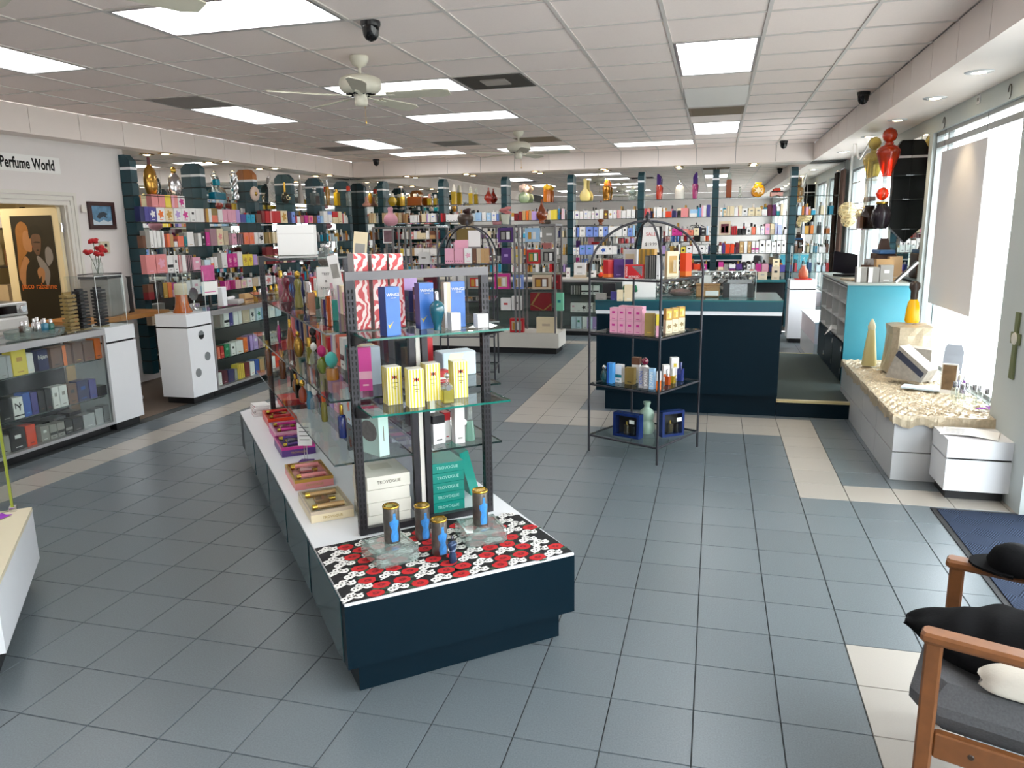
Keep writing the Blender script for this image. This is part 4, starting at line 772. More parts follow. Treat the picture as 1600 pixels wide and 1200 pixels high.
x, y = gw(.815, .72); bottle('slim pale green perfume bottle with clear stopper on lower shelf', x, y, .74, [(.024, 0), (.026, .01), (.022, .06), (.016, .1)], liq('a9d8c8', .5), [(.012, .1), (.012, .165), (.010, .168)], CLEARG, .7, GR)
# --- bottles and cartons on the gondola side shelves
rs = random.Random(11); LS = GR-math.pi/2
def gb(t, s, z, lb, body, m, cap, mc, sy=.8): 
    x, y = gw(t, s); bottle(lb, x, y, z, body, m, cap, mc, sy, LS)
PNKL = liq('d890a8', .5); GRN2 = liq('1c6a48', .7); ORL = liq('d8681c', .6); BLUL = liq('1c3a9a', .7); SKYL = liq('58b0d0', .55); BRNL = liq('8a4a1c', .65); PEA = liq('e0b090', .45); OLV = liq('b8b040', .5)
WINE = liq('8a1838', .7)
BLKC = mat('cap_black_gloss', '121214', .15)
gb(.26, 2.62, 1.33, 'clear pinkish bottle with gold collar, top gondola shelf far end', P_cyl(.028, .13), PNKL, P_cap(.015, .13, .05), GOLDM)
gb(.24, 2.30, 1.33, 'wine red curvy bottle with purple base on top gondola shelf', [(.05, 0), (.052, .02), (.03, .05), (.02, .09), (.035, .12), (.025, .15)], WINE, P_ball(.018, .15), CHROME)
gb(.24, 1.88, 1.33, 'gold figure bottle with ball stopper on top gondola shelf', [(.032, 0), (.03, .05), (.02, .1), (.028, .14), (.02, .165)], OLV, P_ball(.022, .165), GOLDM)
gb(.30, 1.72, 1.33, 'squat dark green bottle beside the gold figure bottle', P_rect(.035, .02, .07), GRN2, P_cap(.018, .07, .035), GOLDM)
gb(.22, 1.41, 1.33, 'tall pale pink bottle with silver neck, top gondola shelf', P_rect(.026, .018, .12), PEA, [(.012, .12), (.009, .135), (.009, .165), (.006, .17)], CHROME)
gb(.26, 1.24, 1.33, 'dark amethyst bottle with clear stopper, top gondola shelf', P_rect(.028, .018, .095), PURL, [(.014, .095), (.012, .13), (.012, .15)], CLEARG)
gb(.27, 1.10, 1.33, 'clear bottle with teal band on top gondola shelf', P_rect(.022, .016, .1), mat('teal_band', '12897e', .3), [(.012, .1), (.012, .15), (.009, .155)], CLEARG)
gb(.20, .88, 1.33, 'slim orange bottle near the front slotted post', P_rect(.016, .012, .14), ORL, P_cap(.011, .14, .03), CHROME)
gb(.22, 2.62, 1.03, 'pink disc bottle on middle gondola side shelf', [(.02, 0), (.035, .04), (.035, .09), (.012, .12)], MAGL, P_cap(.01, .12, .03), CHROME, .4)
gb(.24, 2.28, 1.03, 'amber tapered bottle with gold top, middle gondola side shelf', [(.036, 0), (.034, .05), (.018, .12), (.012, .14)], AMB, P_cap(.012, .14, .05), GOLDM)
gb(.23, 1.95, 1.03, 'ornate gold bottle on middle gondola side shelf', P_oval(.036, .12), mat('ornate_gold_glass', 'a8823a', .15, .7, noise=.4, nscale=60), P_ball(.016, .12), GOLDM)
gb(.30, 1.85, 1.03, 'black ball topped bottle on middle gondola side shelf', P_cyl(.022, .13), mat('black_glass', '16170f', .12), P_ball(.026, .13), BLKC)
gb(.24, 1.66, 1.03, 'pale gold faceted bottle with square stopper, middle side shelf', P_rect(.03, .02, .1), OLV, P_cap(.016, .1, .05), GOLDM)
gb(.23, 1.48, 1.03, 'clear bottle with frosted ball stopper, middle side shelf', P_oval(.03, .1), CLEARG, P_ball(.022, .1), FROST)
gb(.24, 1.32, 1.03, 'green glass bottle with magenta flower cap, middle side shelf', P_oval(.036, .09), liq('9ab02a', .5), P_ball(.03, .09), mat('magenta_cap', 'b81a6a', .3))
gb(.25, 1.14, 1.03, 'rainbow bottle with large turquoise dome cap', [(.04, 0), (.042, .03), (.036, .06)], liq('e0a030', .6), P_ball(.04, .06), mat('turquoise_cap', '4ab8b0', .3))
gb(.19, 3.02, .74, 'tall amber bottle with gold rings beside far post', P_cyl(.026, .2), BRNL, P_cap(.02, .2, .06), GOLDM)
gb(.26, 2.85, .74, 'amber bottle with gold ringed cap next to its taller twin', P_cyl(.03, .14), BRNL, P_cap(.02, .14, .07), GOLDM)
gb(.28, 2.52, .74, 'dark bottle with silver dome cap on lower side shelf', P_cyl(.03, .12), mat('black_glass', '16170f', .12), P_ball(.03, .12), SILV)
gb(.25, 2.28, .74, 'small amber bottle with gold stopper on lower side shelf', P_oval(.028, .1), AMB, P_cap(.012, .1, .03), GOLDM)
gb(.24, 2.14, .74, 'small black bottle with gold stopper on lower side shelf', P_rect(.02, .015, .09), mat('black_glass', '16170f', .12), P_cap(.01, .09, .03), GOLDM)
gb(.24, 1.98, .74, 'red orange bottle with glass bow stopper on lower side shelf', P_oval(.032, .1), liq('d05a2a', .6), P_ball(.022, .1), GOLDM)
gb(.25, 1.80, .74, 'turquoise wavy bottle on lower gondola side shelf', [(.026, 0), (.03, .04), (.02, .08), (.024, .11)], SKYL, P_cap(.014, .11, .04), FROST)
gb(.25, 1.66, .74, 'clear ribbed bottle with frosted teardrop stopper, lower side shelf', P_oval(.034, .11), CLEARG, [(.012, .11), (.02, .13), (.018, .155), (.005, .175)], FROST)
gb(.26, 1.46, .74, 'slim bottle fading from yellow to orange on lower side shelf', [(.02, 0), (.024, .02), (.02, .1), (.014, .11)], OLV, [(.014, .11), (.016, .13), (.012, .165)], mat('orange_cap', 'c8541c', .3))
gb(.27, 1.08, .74, 'cobalt blue bottle with white label near front post', P_cyl(.026, .12), BLUL, P_cap(.012, .12, .05), GOLDM)
cols = ['wh', 'cr', 'rd', 'be', 'ma', 'pk', 'nv', 'wh', 'gy', 'te', 'tn', 'wh', 'li', 'dr', 'pb', 'co', 'bk', 'wh']
for (z, hs, nm) in ((1.33, .15, 'top'), (1.03, .16, 'middle'), (.74, .17, 'lower')):
    s = .9
    while s < 3.15:
        w_ = rs.choice((.06, .08, .1)); c = rs.choice(cols); h = hs*rs.uniform(.75, 1.15); x, y = gw(.40, s+w_/2)
        if z < 1.3 or not (1.55 < s < 1.92 or 1.05 < s < 1.2 or 1.36 < s < 1.5 or s > 2.28): pbox(x, y, z, LS, w_-.006, .07, h, c, rs.choice(cols), rs.choice('epbvf'), '%s gondola shelf, side aisle, behind the bottles' % nm, 'cartons on the gondola')
        s += w_+rs.choice((.005, .03, .08))
    s = 1.12
    while s < 3.1:
        w_ = rs.choice((.06, .08, .1)); c = rs.choice(cols); h = hs*rs.uniform(.75, 1.15); x, y = gw(.74, s+w_/2)
        pbox(x, y, z, LS, w_-.006, .08, h, c, rs.choice(cols), rs.choice('epbvf'), '%s gondola shelf, counter aisle side' % nm, 'cartons on the gondola'); s += w_+rs.choice((.02, .06, .12))
for k in range(3):
    x, y = gw(.33, 2.62-.1*k); pbox(x, y, 1.33+.0, LS, .09, .06, .145, 'nv', 'sk', 'f', 'top gondola shelf in the row of blue swirl cartons', 'blue swirl cartons')
# --- things standing high on the gondola
x, y = gw(.47, 3.10); o = MB().cbox(-.13, .13, -.07, .07, 0, .215, PAPER, .004).build('white_carton', None, (x, y, 1.595), GR-.35, label='large plain white carton on top of the gondola end frame', cat='carton')
MB().box(-.128, .128, -.0706, -.07, .15, .154, mat('carton_seam', 'cfcdcb', .6)).build('seam', o)
x, y = gw(.40, 1.82); t = thing('tester_vase', 'clear square vase with printed notice under the coffee jar', 'vase', (x, y, 1.33), GR-.35)
MB().cbox(-.055, .055, -.055, .055, .0, .23, gmat('vase_pale_glass', 'dfeae2', 1.2, .35, 'd3e0d4'), .008).build('body', t)
c = MB().box(-.05, .05, -.062, -.058, .06, .23, PAPER).build('notice_card', t)
for k, s_ in enumerate(('TEST', '&', 'ENJOY')): text('lettering', s_, .02, INK, c, (0, -.0625, .19-.04*k), FRONT)
t = thing('coffee_jar', 'small clear jar half full of coffee beans with metal lid', 'jar', (x, y, 1.561), 0)
MB().lathe([(.03, 0), (.045, .02), (.048, .05), (.036, .09), (.026, .105)], CLEARG, 18).build('glass', t); MB().lathe([(.028, .003), (.043, .022), (.044, .04), (.001, .045)], mat('coffee_beans', '3a241c', .6, noise=.6, nscale=120), 16).build('beans', t); MB().lathe([(.027, .105), (.029, .108), (.029, .125), (.026, .128)], CHROME, 18).build('lid', t)
for (tt, s, hh, w_, a, lb, cc) in ((.49, 1.55, .42, .075, .12, 'tall leaning fragrance price card beside the coffee jar', 'cr'), (.40, 1.46, .30, .055, -.15, 'short leaning fragrance price card beside the coffee jar', 'wh'), (.47, 1.15, .27, .06, .05, 'grey upright tester card behind the swirl cartons', 'gy')):
    x, y = gw(tt, s); o = MB().box(-w_/2, w_/2, -.006, .006, 0, hh, pm(cc)).build('price_card', None, (x, y, 1.335), GR-.3, label=lb, cat='card'); o.rotation_euler = (0, a, GR-.3)
    MB().box(-w_*.35, w_*.35, -.0067, -.006, hh*.6, hh*.85, pm('gy')).build('print', o)
# ================================================================= ETAGERES
def arc(r, z0, z1, n=10): return [(r*math.cos(i*math.pi/2/n), z0+(z1-z0)*math.sin(i*math.pi/2/n)) for i in range(n+1)]
def etagere(cx, cy, rz, label):
    t = thing('etagere', label, 'display rack', (cx, cy, 0), rz); H = .313; R = H*math.sqrt(2); rr = .0095
    for k in range(4):
        a = math.pi/4+k*math.pi/2; dx, dy = math.cos(a), math.sin(a)
        MB().tube([(dx*R, dy*R, 0), (dx*R, dy*R, .7), (dx*R, dy*R, 1.40)]+[(dx*r, dy*r, z) for r, z in arc(R, 1.42, 1.80, 10)], rr, IRON).build('leg', t)
    MB().lathe([(.012, 1.795), (.02, 1.805), (.012, 1.815), (.022, 1.83), (.014, 1.85), (.004, 1.87)], IRON, 12).build('finial', t)
    for z in (.13, .545, .95, 1.37):
        f = MB(); c = [(-H, -H, z), (H, -H, z), (H, H, z), (-H, H, z)]
        for p, q in zip(c, c[1:]+c[:1]): f.cyl(p, q, .008, IRON, n=8)
        f.build('shelf_frame', t); MB().box(-H+.006, H-.006, -H+.006, H-.006, z+.007, z+.013, GLASS).build('glass_shelf', t)
    return t
etagere(-.505, 5.92, math.atan2(-.28, .56), 'black wrought iron arched etagere standing before the green counter')
etagere(-2.80, 8.50, math.radians(12), 'black wrought iron arched etagere behind the centre gondola')
EZ = [.144, .559, .964, 1.384]; ER = math.atan2(-.28, .56)
def ebox(u, v, lev, w_, d, h, c, a, st, lb, rot=0.0, grp='', up=0.0):
    x, y, z = u
    pbox(x, y, z+up, ER+rot, w_, d, h, c, a, st, lb, grp)
TOPS = 'top etagere shelf before counter'
def hexbox(p, r, h, c, low, lb):
    t = thing('hexagonal_carton', lb, 'perfume box', p, ER); MB().lathe([(r, 0), (r, h*.2)], pm(low), 6, smooth=False).build('base', t); MB().lathe([(r, h*.2), (r, h)], pm(c), 6, smooth=False).build('body', t)
hexbox((-0.783, 5.808, 1.384), .045, .13, 'rd', 'or', 'six sided red carton with orange foot on top etagere shelf'); hexbox((-0.215, 5.996, 1.384), .05, .17, 'or2', 'or', 'six sided red orange carton at the end of top etagere shelf')
pbox(-0.704, 5.801, 1.384, ER+.5, .075, .06, .135, 'pu', 'li', 'p', TOPS+' beside red hexagon'); pbox(-0.635, 5.879, 1.384, ER+.5, .06, .05, .13, 'pu', 'gy', 'b', TOPS+' behind the BONGO box')
x, y, z = -0.570, 5.679, 1.384; o = MB().box(-.07, .07, -.03, .03, 0, .1, pm('rd')).build('fragrance_carton', None, (x, y, z), ER+.35, label='red BONGO carton with clear triangular window on etagere', cat='perfume box'); MB().raw([(-.02, -.0306, .09), (.06, -.0306, .015), (.06, -.0306, .09)], [(0, 1, 2)], SILV).build('window', o); text('lettering', 'BONGO', .022, PAPER, o, (.0, -.0308, .012), FRONT); q = text('lettering_side', 'BONGO', .02, PAPER, o, (-.0565, -.0308, .05), (math.pi/2, 0, 0)); q.rotation_euler = (math.pi/2, -math.pi/2, 0)
pbox(-0.488, 5.816, 1.384, ER+.2, .12, .06, .21, 'go', 'ol', 's', TOPS+', tall at back'); pbox(-0.430, 5.631, 1.384, ER+.2, .05, .05, .17, 'bk', 'gy', 's', TOPS+', striped'); pbox(-0.472, 5.652, 1.384, ER+.2, .03, .05, .165, 'bk', 'gy', 's', TOPS+', striped'); pbox(-0.390, 5.611, 1.384, ER+.2, .025, .05, .17, 'wh', 'bk', 'p', TOPS+' beside striped cartons')
pbox(-0.313, 5.845, 1.384, ER+.9, .09, .05, .19, 'cr', 'go', 'w', TOPS+' before orange hexagon'); pbox(-0.335, 6.137, 1.384, ER+.3, .1, .08, .14, 'wh', 'pb', 'b', TOPS+' behind cream carton')
pbox(-0.648, 6.098, 1.384, ER+.1, .12, .03, .2, 'wh', 'cr', 'w', TOPS+', framed at back')
x, y, z = -0.478, 5.935, 1.384; t = thing('price_sign', 'white SALE price card in dark stand hanging inside the arched etagere', 'sign', (x, y, z), ER+.35)
MB().box(-.08, .08, .0, .008, .0, .375, BLK).build('stand_back', t); c = MB().raw([(-.075, -.004, .18), (.075, -.004, .18), (.06, -.004, .37), (-.06, -.004, .37), (-.075, -.001, .18), (.075, -.001, .18), (.06, -.001, .37), (-.06, -.001, .37)], [(0, 1, 2, 3), (7, 6, 5, 4), (0, 4, 5, 1), (2, 6, 7, 3), (0, 3, 7, 4), (1, 5, 6, 2)], PAPER).build('card', t)
text('lettering_sale', 'SALE', .038, mat('sale_red', 'c8404a', .5), c, (0, -.005, .315), FRONT); text('lettering_price', '$19.99', .034, INK, c, (0, -.005, .24), FRONT)
# second shelf: pink and gold cartons
for j in range(2):
    for i in range(4):
        x, y, z = -0.725, 5.779, 0.964; x += (.068*i)*math.cos(ER+.12); y += (.068*i)*math.sin(ER+.12)
        pbox(x, y, z+.0965*j, ER+.12, .064, .06, .095, 'pk', 'mg', 'e', 'etagere second shelf, %s row of pink stack' % ('upper' if j else 'lower'), 'pink cartons stacked on the etagere')
for i in range(3):
    x, y, z = -0.663, 5.831, 0.964; x += .068*i*math.cos(ER+.12); y += .068*i*math.sin(ER+.12); pbox(x, y, z, ER+.12, .064, .06, .2, 'pk', 'li', 'e', 'etagere second shelf, back row of pink stack', 'pink cartons stacked on the etagere')
pbox(-0.758, 6.018, 0.964, ER+.6, .05, .05, .07, 'pk', 'wh', 'v', 'etagere second shelf, apart from pink stack')
pbox(-0.450, 5.641, 0.964, ER+.4, .07, .06, .165, 'ol', 'go', 'p', 'etagere second shelf, beside front leg'); pbox(-0.387, 5.609, 0.964, ER+.55, .03, .05, .16, 'pk', 'yl', 'h', 'etagere second shelf, beside front leg')
for i, (u, v) in enumerate(((1043, 529), (1053, 526), (1063, 522))):
    x, y, z = [(-0.327, 5.773, 0.964), (-0.284, 5.859, 0.964), (-0.240, 5.947, 0.964)][i]; pbox(x, y, z, ER+.95, .05, .05, .1, 'cr', 'ol', 'f', 'etagere second shelf, cream row', 'cream cartons on the etagere'); pbox(x, y, z+.101, ER+.95, .05, .05, .085, 'go', 'yl', 'w', 'etagere second shelf, stacked over cream row', 'gold cartons on the etagere')
# third shelf
bottle('teal round bottle with silver ball stopper on third etagere shelf', -0.812, 5.822, 0.559, P_oval(.03, .1), liq('0e6a72', .6), P_ball(.018, .1), CHROME, .8, ER)
T3 = 'third etagere shelf'
pbox(-0.755, 5.794, 0.559, ER+.1, .048, .05, .16, 'sk', 'rb', 'v', T3+' beside teal bottle'); pbox(-0.693, 5.841, 0.559, ER+.1, .06, .05, .14, 'wh', 'te', 'b', T3+' behind blue carton'); pbox(-0.602, 5.784, 0.559, ER+.2, .075, .05, .13, 'ol', 'bk', 'p', T3+' between white and JOVAN'); pbox(-0.564, 5.855, 0.559, ER+.2, .06, .05, .2, 'wh', 'br', 't', T3+' at back')
for k in range(3):
    x, y, z = [(-0.502, 5.667, 0.559), (-0.464, 5.648, 0.559), (-0.422, 5.627, 0.559)][k]; o = MB().box(-.019, .019, -.025, .025, 0, .155, [GYC, GYC, pm('lb')][k]).build('fragrance_carton', None, (x, y, z), ER+.25, label='silver blue JOVAN carton, %s of three on etagere third shelf' % ORD[k], cat='perfume box', group='JOVAN cartons')
    q = text('lettering', 'JOVAN', .036, PAPER if k else pm('rb'), o, (0, -.0256, .075), FRONT); q.rotation_euler = (math.pi/2, -math.pi/2, 0)
pbox(-0.372, 5.602, 0.559, ER+.25, .025, .04, .14, 'or', 'wh', 'h', T3+' beside JOVAN cartons')
bottle('small orange perfume bottle with silver cap on third etagere shelf', -0.318, 5.791, 0.559, P_rect(.02, .015, .07), ORL, P_cap(.012, .07, .05), CHROME, 1, ER); bottle('small yellow perfume bottle with white cap on third etagere shelf', -0.283, 5.861, 0.559, P_rect(.02, .015, .06), YELL, P_cap(.012, .06, .06), FROST, 1, ER)
bottle('cobalt blue perfume bottle at the end of third etagere shelf', -0.229, 5.969, 0.559, P_rect(.024, .018, .1), BLUL, P_cap(.012, .1, .05), BLUL, 1, ER)
pbox(-0.342, 5.944, 0.559, ER+.8, .05, .05, .13, 'wh', 'or', 'b', T3+' behind orange bottle'); pbox(-0.285, 6.081, 0.559, ER+.8, .06, .05, .17, 'wh', 'yl', 'e', T3+' behind yellow bottle')
bottle('dark red ball topped bottle behind JOVAN cartons on etagere', -0.494, 5.797, 0.559, P_cyl(.03, .15), FROST, P_ball(.03, .15), WINE, 1, ER)
# bottom shelf: blue gift sets and gourd vase
def giftset(p, rz, w_, h, lb):
    t = thing('gift_set_box', lb, 'gift set', p, rz, 'blue gift sets on the etagere'); BLU = mat('gift_blue_foil', '152c66', .25, .2, noise=.2, nscale=30); hw = w_/2
    f = MB(); f.box(-hw, hw, -.035, .035, 0, .02, BLU).box(-hw, hw, -.035, .035, h-.02, h, BLU).box(-hw, -hw+.02, -.035, .035, .02, h-.02, BLU).box(hw-.02, hw, -.035, .035, .02, h-.02, BLU).box(-hw+.02, hw-.02, .03, .035, .02, h-.02, mat('gift_black_tray', '18161a', .4)); f.build('tray', t)
    q = MB().cbox(-.03, .01, -.02, .02, .022, .1, liq('5a4a2a', .6), .006).build('bottle', t); MB().cyl((-.01, 0, .1), (-.01, 0, .125), .011, GOLDM).build('cap', q); MB().cyl((.05, 0, .022), (.05, 0, .09), .018, BLKC).build('jar', t); MB().box(.03, .075, -.034, -.033, .115, .145, PAPER).build('label', t)
    MB().box(-hw+.02, hw-.02, -.0345, -.034, .02, h-.02, ACRY).build('window', t)
giftset((-0.611, 5.741, 0.144), ER+.05, .23, .19, 'blue boxed gift set with two bottles beside the green gourd vase'); giftset((-0.286, 5.847, 0.144), ER+1.1, .2, .2, 'blue boxed gift set turned sideways at the etagere edge')
bottle('frosted green triple gourd vase on the lowest etagere shelf', -0.479, 5.885, 0.144, [(.05, 0), (.062, .02), (.068, .05), (.06, .085), (.05, .1), (.055, .115), (.062, .145), (.052, .18), (.025, .205), (.02, .22), (.03, .245), (.03, .255)], mat('frosted_green_glass', '8ba392', .35), None, None, 1, 0, cat='vase', name='gourd_vase', n=24)
# far etagere stock
FE = math.radians(12); T4 = 'top shelf of etagere behind gondola'
for i in range(2): 
    x, y, z = [(-2.935, 8.241, 1.384), (-2.827, 8.264, 1.384)][i]; pbox(x, y, z, FE, .1, .06, .17, 'pk', 'bk', 'd', T4+', pink gift', 'pink gift cartons on far etagere')
pbox(-2.726, 8.286, 1.384, FE, .085, .06, .17, 'wh', 'pk', 'f', T4); pbox(-2.836, 8.385, 1.384, FE, .15, .06, .26, 'pk', 'sa', 'b', T4+', at back')
for i in range(4):
    x, y, z = [(-2.654, 8.301, 1.384), (-2.607, 8.311, 1.384), (-2.560, 8.321, 1.384), (-2.514, 8.331, 1.384)][i]; pbox(x, y, z, FE, .044, .06, .165, ['br', 'be', 'tn', 'tn', 'cr'][i], 'tn', 'p', T4+', kraft row', 'kraft cartons on far etagere')
x, y, z = -2.730, 8.540, 1.384; t = thing('price_sign', 'white price card standing inside the etagere behind the gondola', 'sign', (x, y, z), FE); MB().box(-.07, .07, 0, .006, .18, .365, PAPER).build('card', t); MB().box(-.075, .075, .007, .013, 0, .37, GMET).build('stand_back', t)
# ================================================================= GLASS SHOWCASES AND WHITE COLUMNS
def showcase(x1, depth, y0, y1, label, levels=(.34, .68), H=.945, rot=False):
    """counter-height glass case, customer side at +x (local: length along y)"""
    t = thing('glass_showcase', label, 'display case', (x1-depth, y0, 0)); D = depth; L = y1-y0
    MB().box(.02, D-.06, .01, L-.01, 0, .07, KICK).build('toe_kick', t); MB().box(0, D, 0, L, .07, .095, ALU).build('deck', t)
    MB().box(0, .02, 0, L, .095, H-.03, mat('case_back_dark', '33393c', .4)).build('back_panel', t)
    for y in (0, L-.022):
        for xx in (D-.022, 0): MB().box(xx, xx+.022, y, y+.022, .095, H-.06, ALU).build('corner_post', t)
    r = MB().box(D-.03, D+.002, 0, L, H-.055, H-.004, ALU).box(0, .03, 0, L, H-.055, H-.004, ALU).box(.03, D-.03, 0, .025, H-.055, H-.004, ALU).box(.03, D-.03, L-.025, L, H-.055, H-.004, ALU); r.build('top_rail', t)
    MB().box(.03, D-.03, .025, L-.025, H-.02, H-.012, GLASS).build('top_glass', t); MB().box(D-.010, D-.005, .022, L-.022, .095, H-.055, GLASS).build('front_glass', t)
    for z in levels:
        s = MB().box(.03, D-.05, .03, L-.03, z-.009, z-.001, GLASS).build('glass_shelf', t); MB().quad([(D-.0494, .03, z-.009), (D-.0494, L-.03, z-.009), (D-.0494, L-.03, z-.001), (D-.0494, .03, z-.001)], GEDGED).build('front_edge', s)
    return t
showcase(-5.24, .5, 3.0, 5.50, 'glass display case of boxed colognes in front of the back room doorway'); showcase(-5.24, .5, 7.0, 10.6, 'glass display case of cartons beside the column with round holes', (.39, .73))
def column(x0, x1, y0, y1, label, holes=()):
    t = thing('white_column', label, 'display column', (x0, y0, 0)); a = x1-x0; c = y1-y0
    MB().box(.03, a-.03, .03, c-.03, 0, .07, KICK).build('toe_kick', t); MB().box(0, a, 0, c, .07, .80, WLAM).build('body', t); MB().box(.012, a-.012, .012, c-.012, .80, .818, SLOT).build('shadow_gap', t); MB().box(0, a, 0, c, .818, .945, WLAM).build('cap_block', t)
    for (y, z) in holes:
        h = MB().lathe([(.047, 0), (.047, .0012)], mat('hole_grey', '7f8487', .25), 24, X=Matrix.Translation((a+.0001, y, z)) @ Matrix.Rotation(math.pi/2, 4, 'Y')).build('round_hole', t)
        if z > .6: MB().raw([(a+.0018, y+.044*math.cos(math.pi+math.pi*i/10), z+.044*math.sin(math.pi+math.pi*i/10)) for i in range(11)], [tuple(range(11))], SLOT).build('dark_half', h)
column(-5.62, -5.24, 5.505, 5.86, 'plain white laminate column closing the cologne display case'); column(-5.62, -5.24, 6.59, 6.985, 'white laminate column with three round holes and an acrylic box', ((.21, .71), (.28, .47), (.11, .32)))
def front_row(x, z, row, where, grp, dcm=9):
    for tok in row.split():
        a, c, h, col, ac, st = tok.split(','); a = int(a)/1000; c = int(c)/1000
        pbox(x-dcm/200, (a+c)/2, z, math.pi/2, c-a-.004, dcm/100, int(h)/100, col, ac, st, where, grp)
front_row(-5.30, 0.680, '4478,4555,17,sv,gy,p 4555,4595,17,sv,, 4601,4735,20,yl,go,e 4735,4795,16,wh,pb,p 4963,5073,17,br,bk,p 5080,5173,17,br,or,v 5194,5291,18,br,go,p 5305,5420,17,br,ma,p 5427,5501,18,or,br,p', 'top shelf of cologne case', 'cartons in the cologne case')
front_row(-5.30, 0.341, '4431,4549,18,bk,gy,p 4648,4714,19,rb,sk,p 4720,4781,18,in,nv,p 4787,4849,18,bk,br,p 4856,4919,18,bk,ma,p 4926,4991,18,wh,gy,e 4997,5077,18,wh,gy,e 5084,5180,17,br,bk,e 5186,5307,18,nv,rb,e 5314,5394,17,in,rb,p 5401,5537,9,bk,nv,p', 'middle shelf of cologne case', 'cartons in the cologne case')
front_row(-5.30, 0.096, '4390,4479,14,gy,bk,p 4485,4625,17,bk,wh,e 4631,4722,17,or2,dr,p 4765,4847,13,gy,wh,e 4853,4924,12,gy,bk,b 4930,5003,12,gy,bk,b 5010,5084,12,bk,gy,b 5091,5195,12,bk,gy,p 5202,5332,12,sv,wh,p 5339,5429,14,sv,, 5436,5528,15,sv,gy,p', 'deck of cologne case', 'cartons in the cologne case')
front_row(-5.30, 0.731, '7219,7277,16,gy,, 7289,7383,16,wh,bk,b 7383,7455,15,in,li,p 7467,7552,15,wh,, 7564,7627,15,wh,pb,p 7639,7779,17,be,cr,p 7792,7884,16,wh,bk,f 7924,8018,15,pb,gn,f 8032,8115,15,lb,wh,p 8129,8185,15,wh,lb,p 8199,8313,16,wh,pb,e 8342,8460,15,pb,,', 'top shelf of second showcase', 'cartons in the second showcase')
front_row(-5.30, 0.391, '7123,7168,13,co,wh,p 7180,7238,13,rd,co,b 7249,7344,14,gn,mi,e 7368,7453,14,wh,bk,e 7465,7602,15,wh,go,p 7614,7691,17,or,cr,p 7704,7795,18,li,pu,v 7808,7902,18,li,wh,e 7915,7997,16,mv,bk,p 8010,8066,15,cr,wh,p 8080,8150,15,pk,cr,p 8164,8250,14,wh,bk,e 8264,8382,15,wh,gy,e', 'middle shelf of second showcase', 'cartons in the second showcase')
front_row(-5.30, 0.096, '7101,7159,14,wh,rd,p 7170,7264,15,ma,pk,p 7276,7384,14,nv,ma,p 7397,7446,13,gy,nv,p 7458,7584,17,yl,go,s 7596,7687,17,dr,rd,p 7700,7792,16,wh,rd,p 7805,7886,17,rb,in,p 7899,7982,16,tn,br,p 7995,8065,17,cr,bk,v 8079,8150,17,bk,go,p 8165,8237,15,wh,br,p 8252,8385,18,or2,rd,b', 'deck of second showcase', 'cartons in the second showcase')
front_row(-5.46, 0.680, '4200,4330,11,bk,, 4370,4500,12,br,, 4540,4670,13,bk,, 4710,4840,14,gy,, 4880,5010,11,ma,, 5050,5180,12,bk,, 5220,5350,13,br,,', 'top shelf of cologne case, back row', 'cartons in the cologne case', 14)
front_row(-5.46, 0.341, '4200,4330,11,bk,, 4370,4500,12,nv,, 4540,4670,13,bk,, 4710,4840,14,gy,, 4880,5010,11,bk,, 5050,5180,12,nv,, 5220,5350,13,bk,,', 'middle shelf of cologne case, back row', 'cartons in the cologne case', 14)
front_row(-5.46, 0.096, '4200,4330,11,gy,, 4370,4500,12,bk,, 4540,4670,13,tn,, 4710,4840,14,gy,, 4880,5010,11,bk,, 5050,5180,12,sv,, 5220,5350,13,bk,,', 'deck of cologne case, back row', 'cartons in the cologne case', 14)
x, y, z = -5.33, 4.62, .68
o = MB().box(-.05, .05, -.03, .03, 0, .17, pm('nv')).build('fragrance_carton', None, (x, 4.885, .681), math.pi/2, label='navy bijan carton on the top shelf of the cologne case', cat='perfume box'); text('lettering', 'bijan', .05, PAPER, o, (0, -.0306, .11), FRONT)
o = MB().box(-.044, .044, -.03, .03, 0, .17, pm('wh')).build('fragrance_carton', None, (x, 4.60, .341), math.pi/2, label='white carton with black NY monogram in the cologne case', cat='perfume box'); text('monogram', 'N', .075, INK, o, (-.006, -.0306, .1), FRONT); text('monogram', 'Y', .075, INK, o, (.01, -.031, .085), FRONT); MB().box(-.044, .044, -.0306, -.03, .02, .03, INK).build('stripe', o)
CASE_TOP = .945
# acrylic box with amber jar
t = thing('acrylic_cover', 'clear acrylic cover box over the orange jar', 'acrylic box', (-5.43, 6.79, CASE_TOP)); b = MB(); a = .165
b.box(-a, a, -a, -a+.005, 0, .42, ACRY).box(-a, a, a-.005, a, 0, .42, ACRY).box(-a, -a+.005, -a+.005, a-.005, 0, .42, ACRY).box(a-.005, a, -a+.005, a-.005, 0, .42, ACRY).box(-a, a, -a, a, .42, .425, ACRY); b.build('panes', t)
EDG = mat('acrylic_edge_highlight', 'dfe6e6', .2); e = MB()  # pale opaque strips paint a highlight along the acrylic edges
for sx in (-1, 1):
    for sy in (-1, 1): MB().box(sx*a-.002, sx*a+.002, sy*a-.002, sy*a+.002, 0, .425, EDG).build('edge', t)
bottle('large orange ribbed jar with pale fluted top under acrylic cover', -5.43, 6.79, CASE_TOP+.001, [(.095, 0), (.1, .01), (.075, .06), (.065, .12), (.062, .19)], liq('e0701a', .8), [(.062, .19), (.066, .2), (.064, .3), (.058, .305)], mat('fluted_pale', 'd9cbb0', .4), 1, 0, n=24, cat='display jar', name='display_jar')
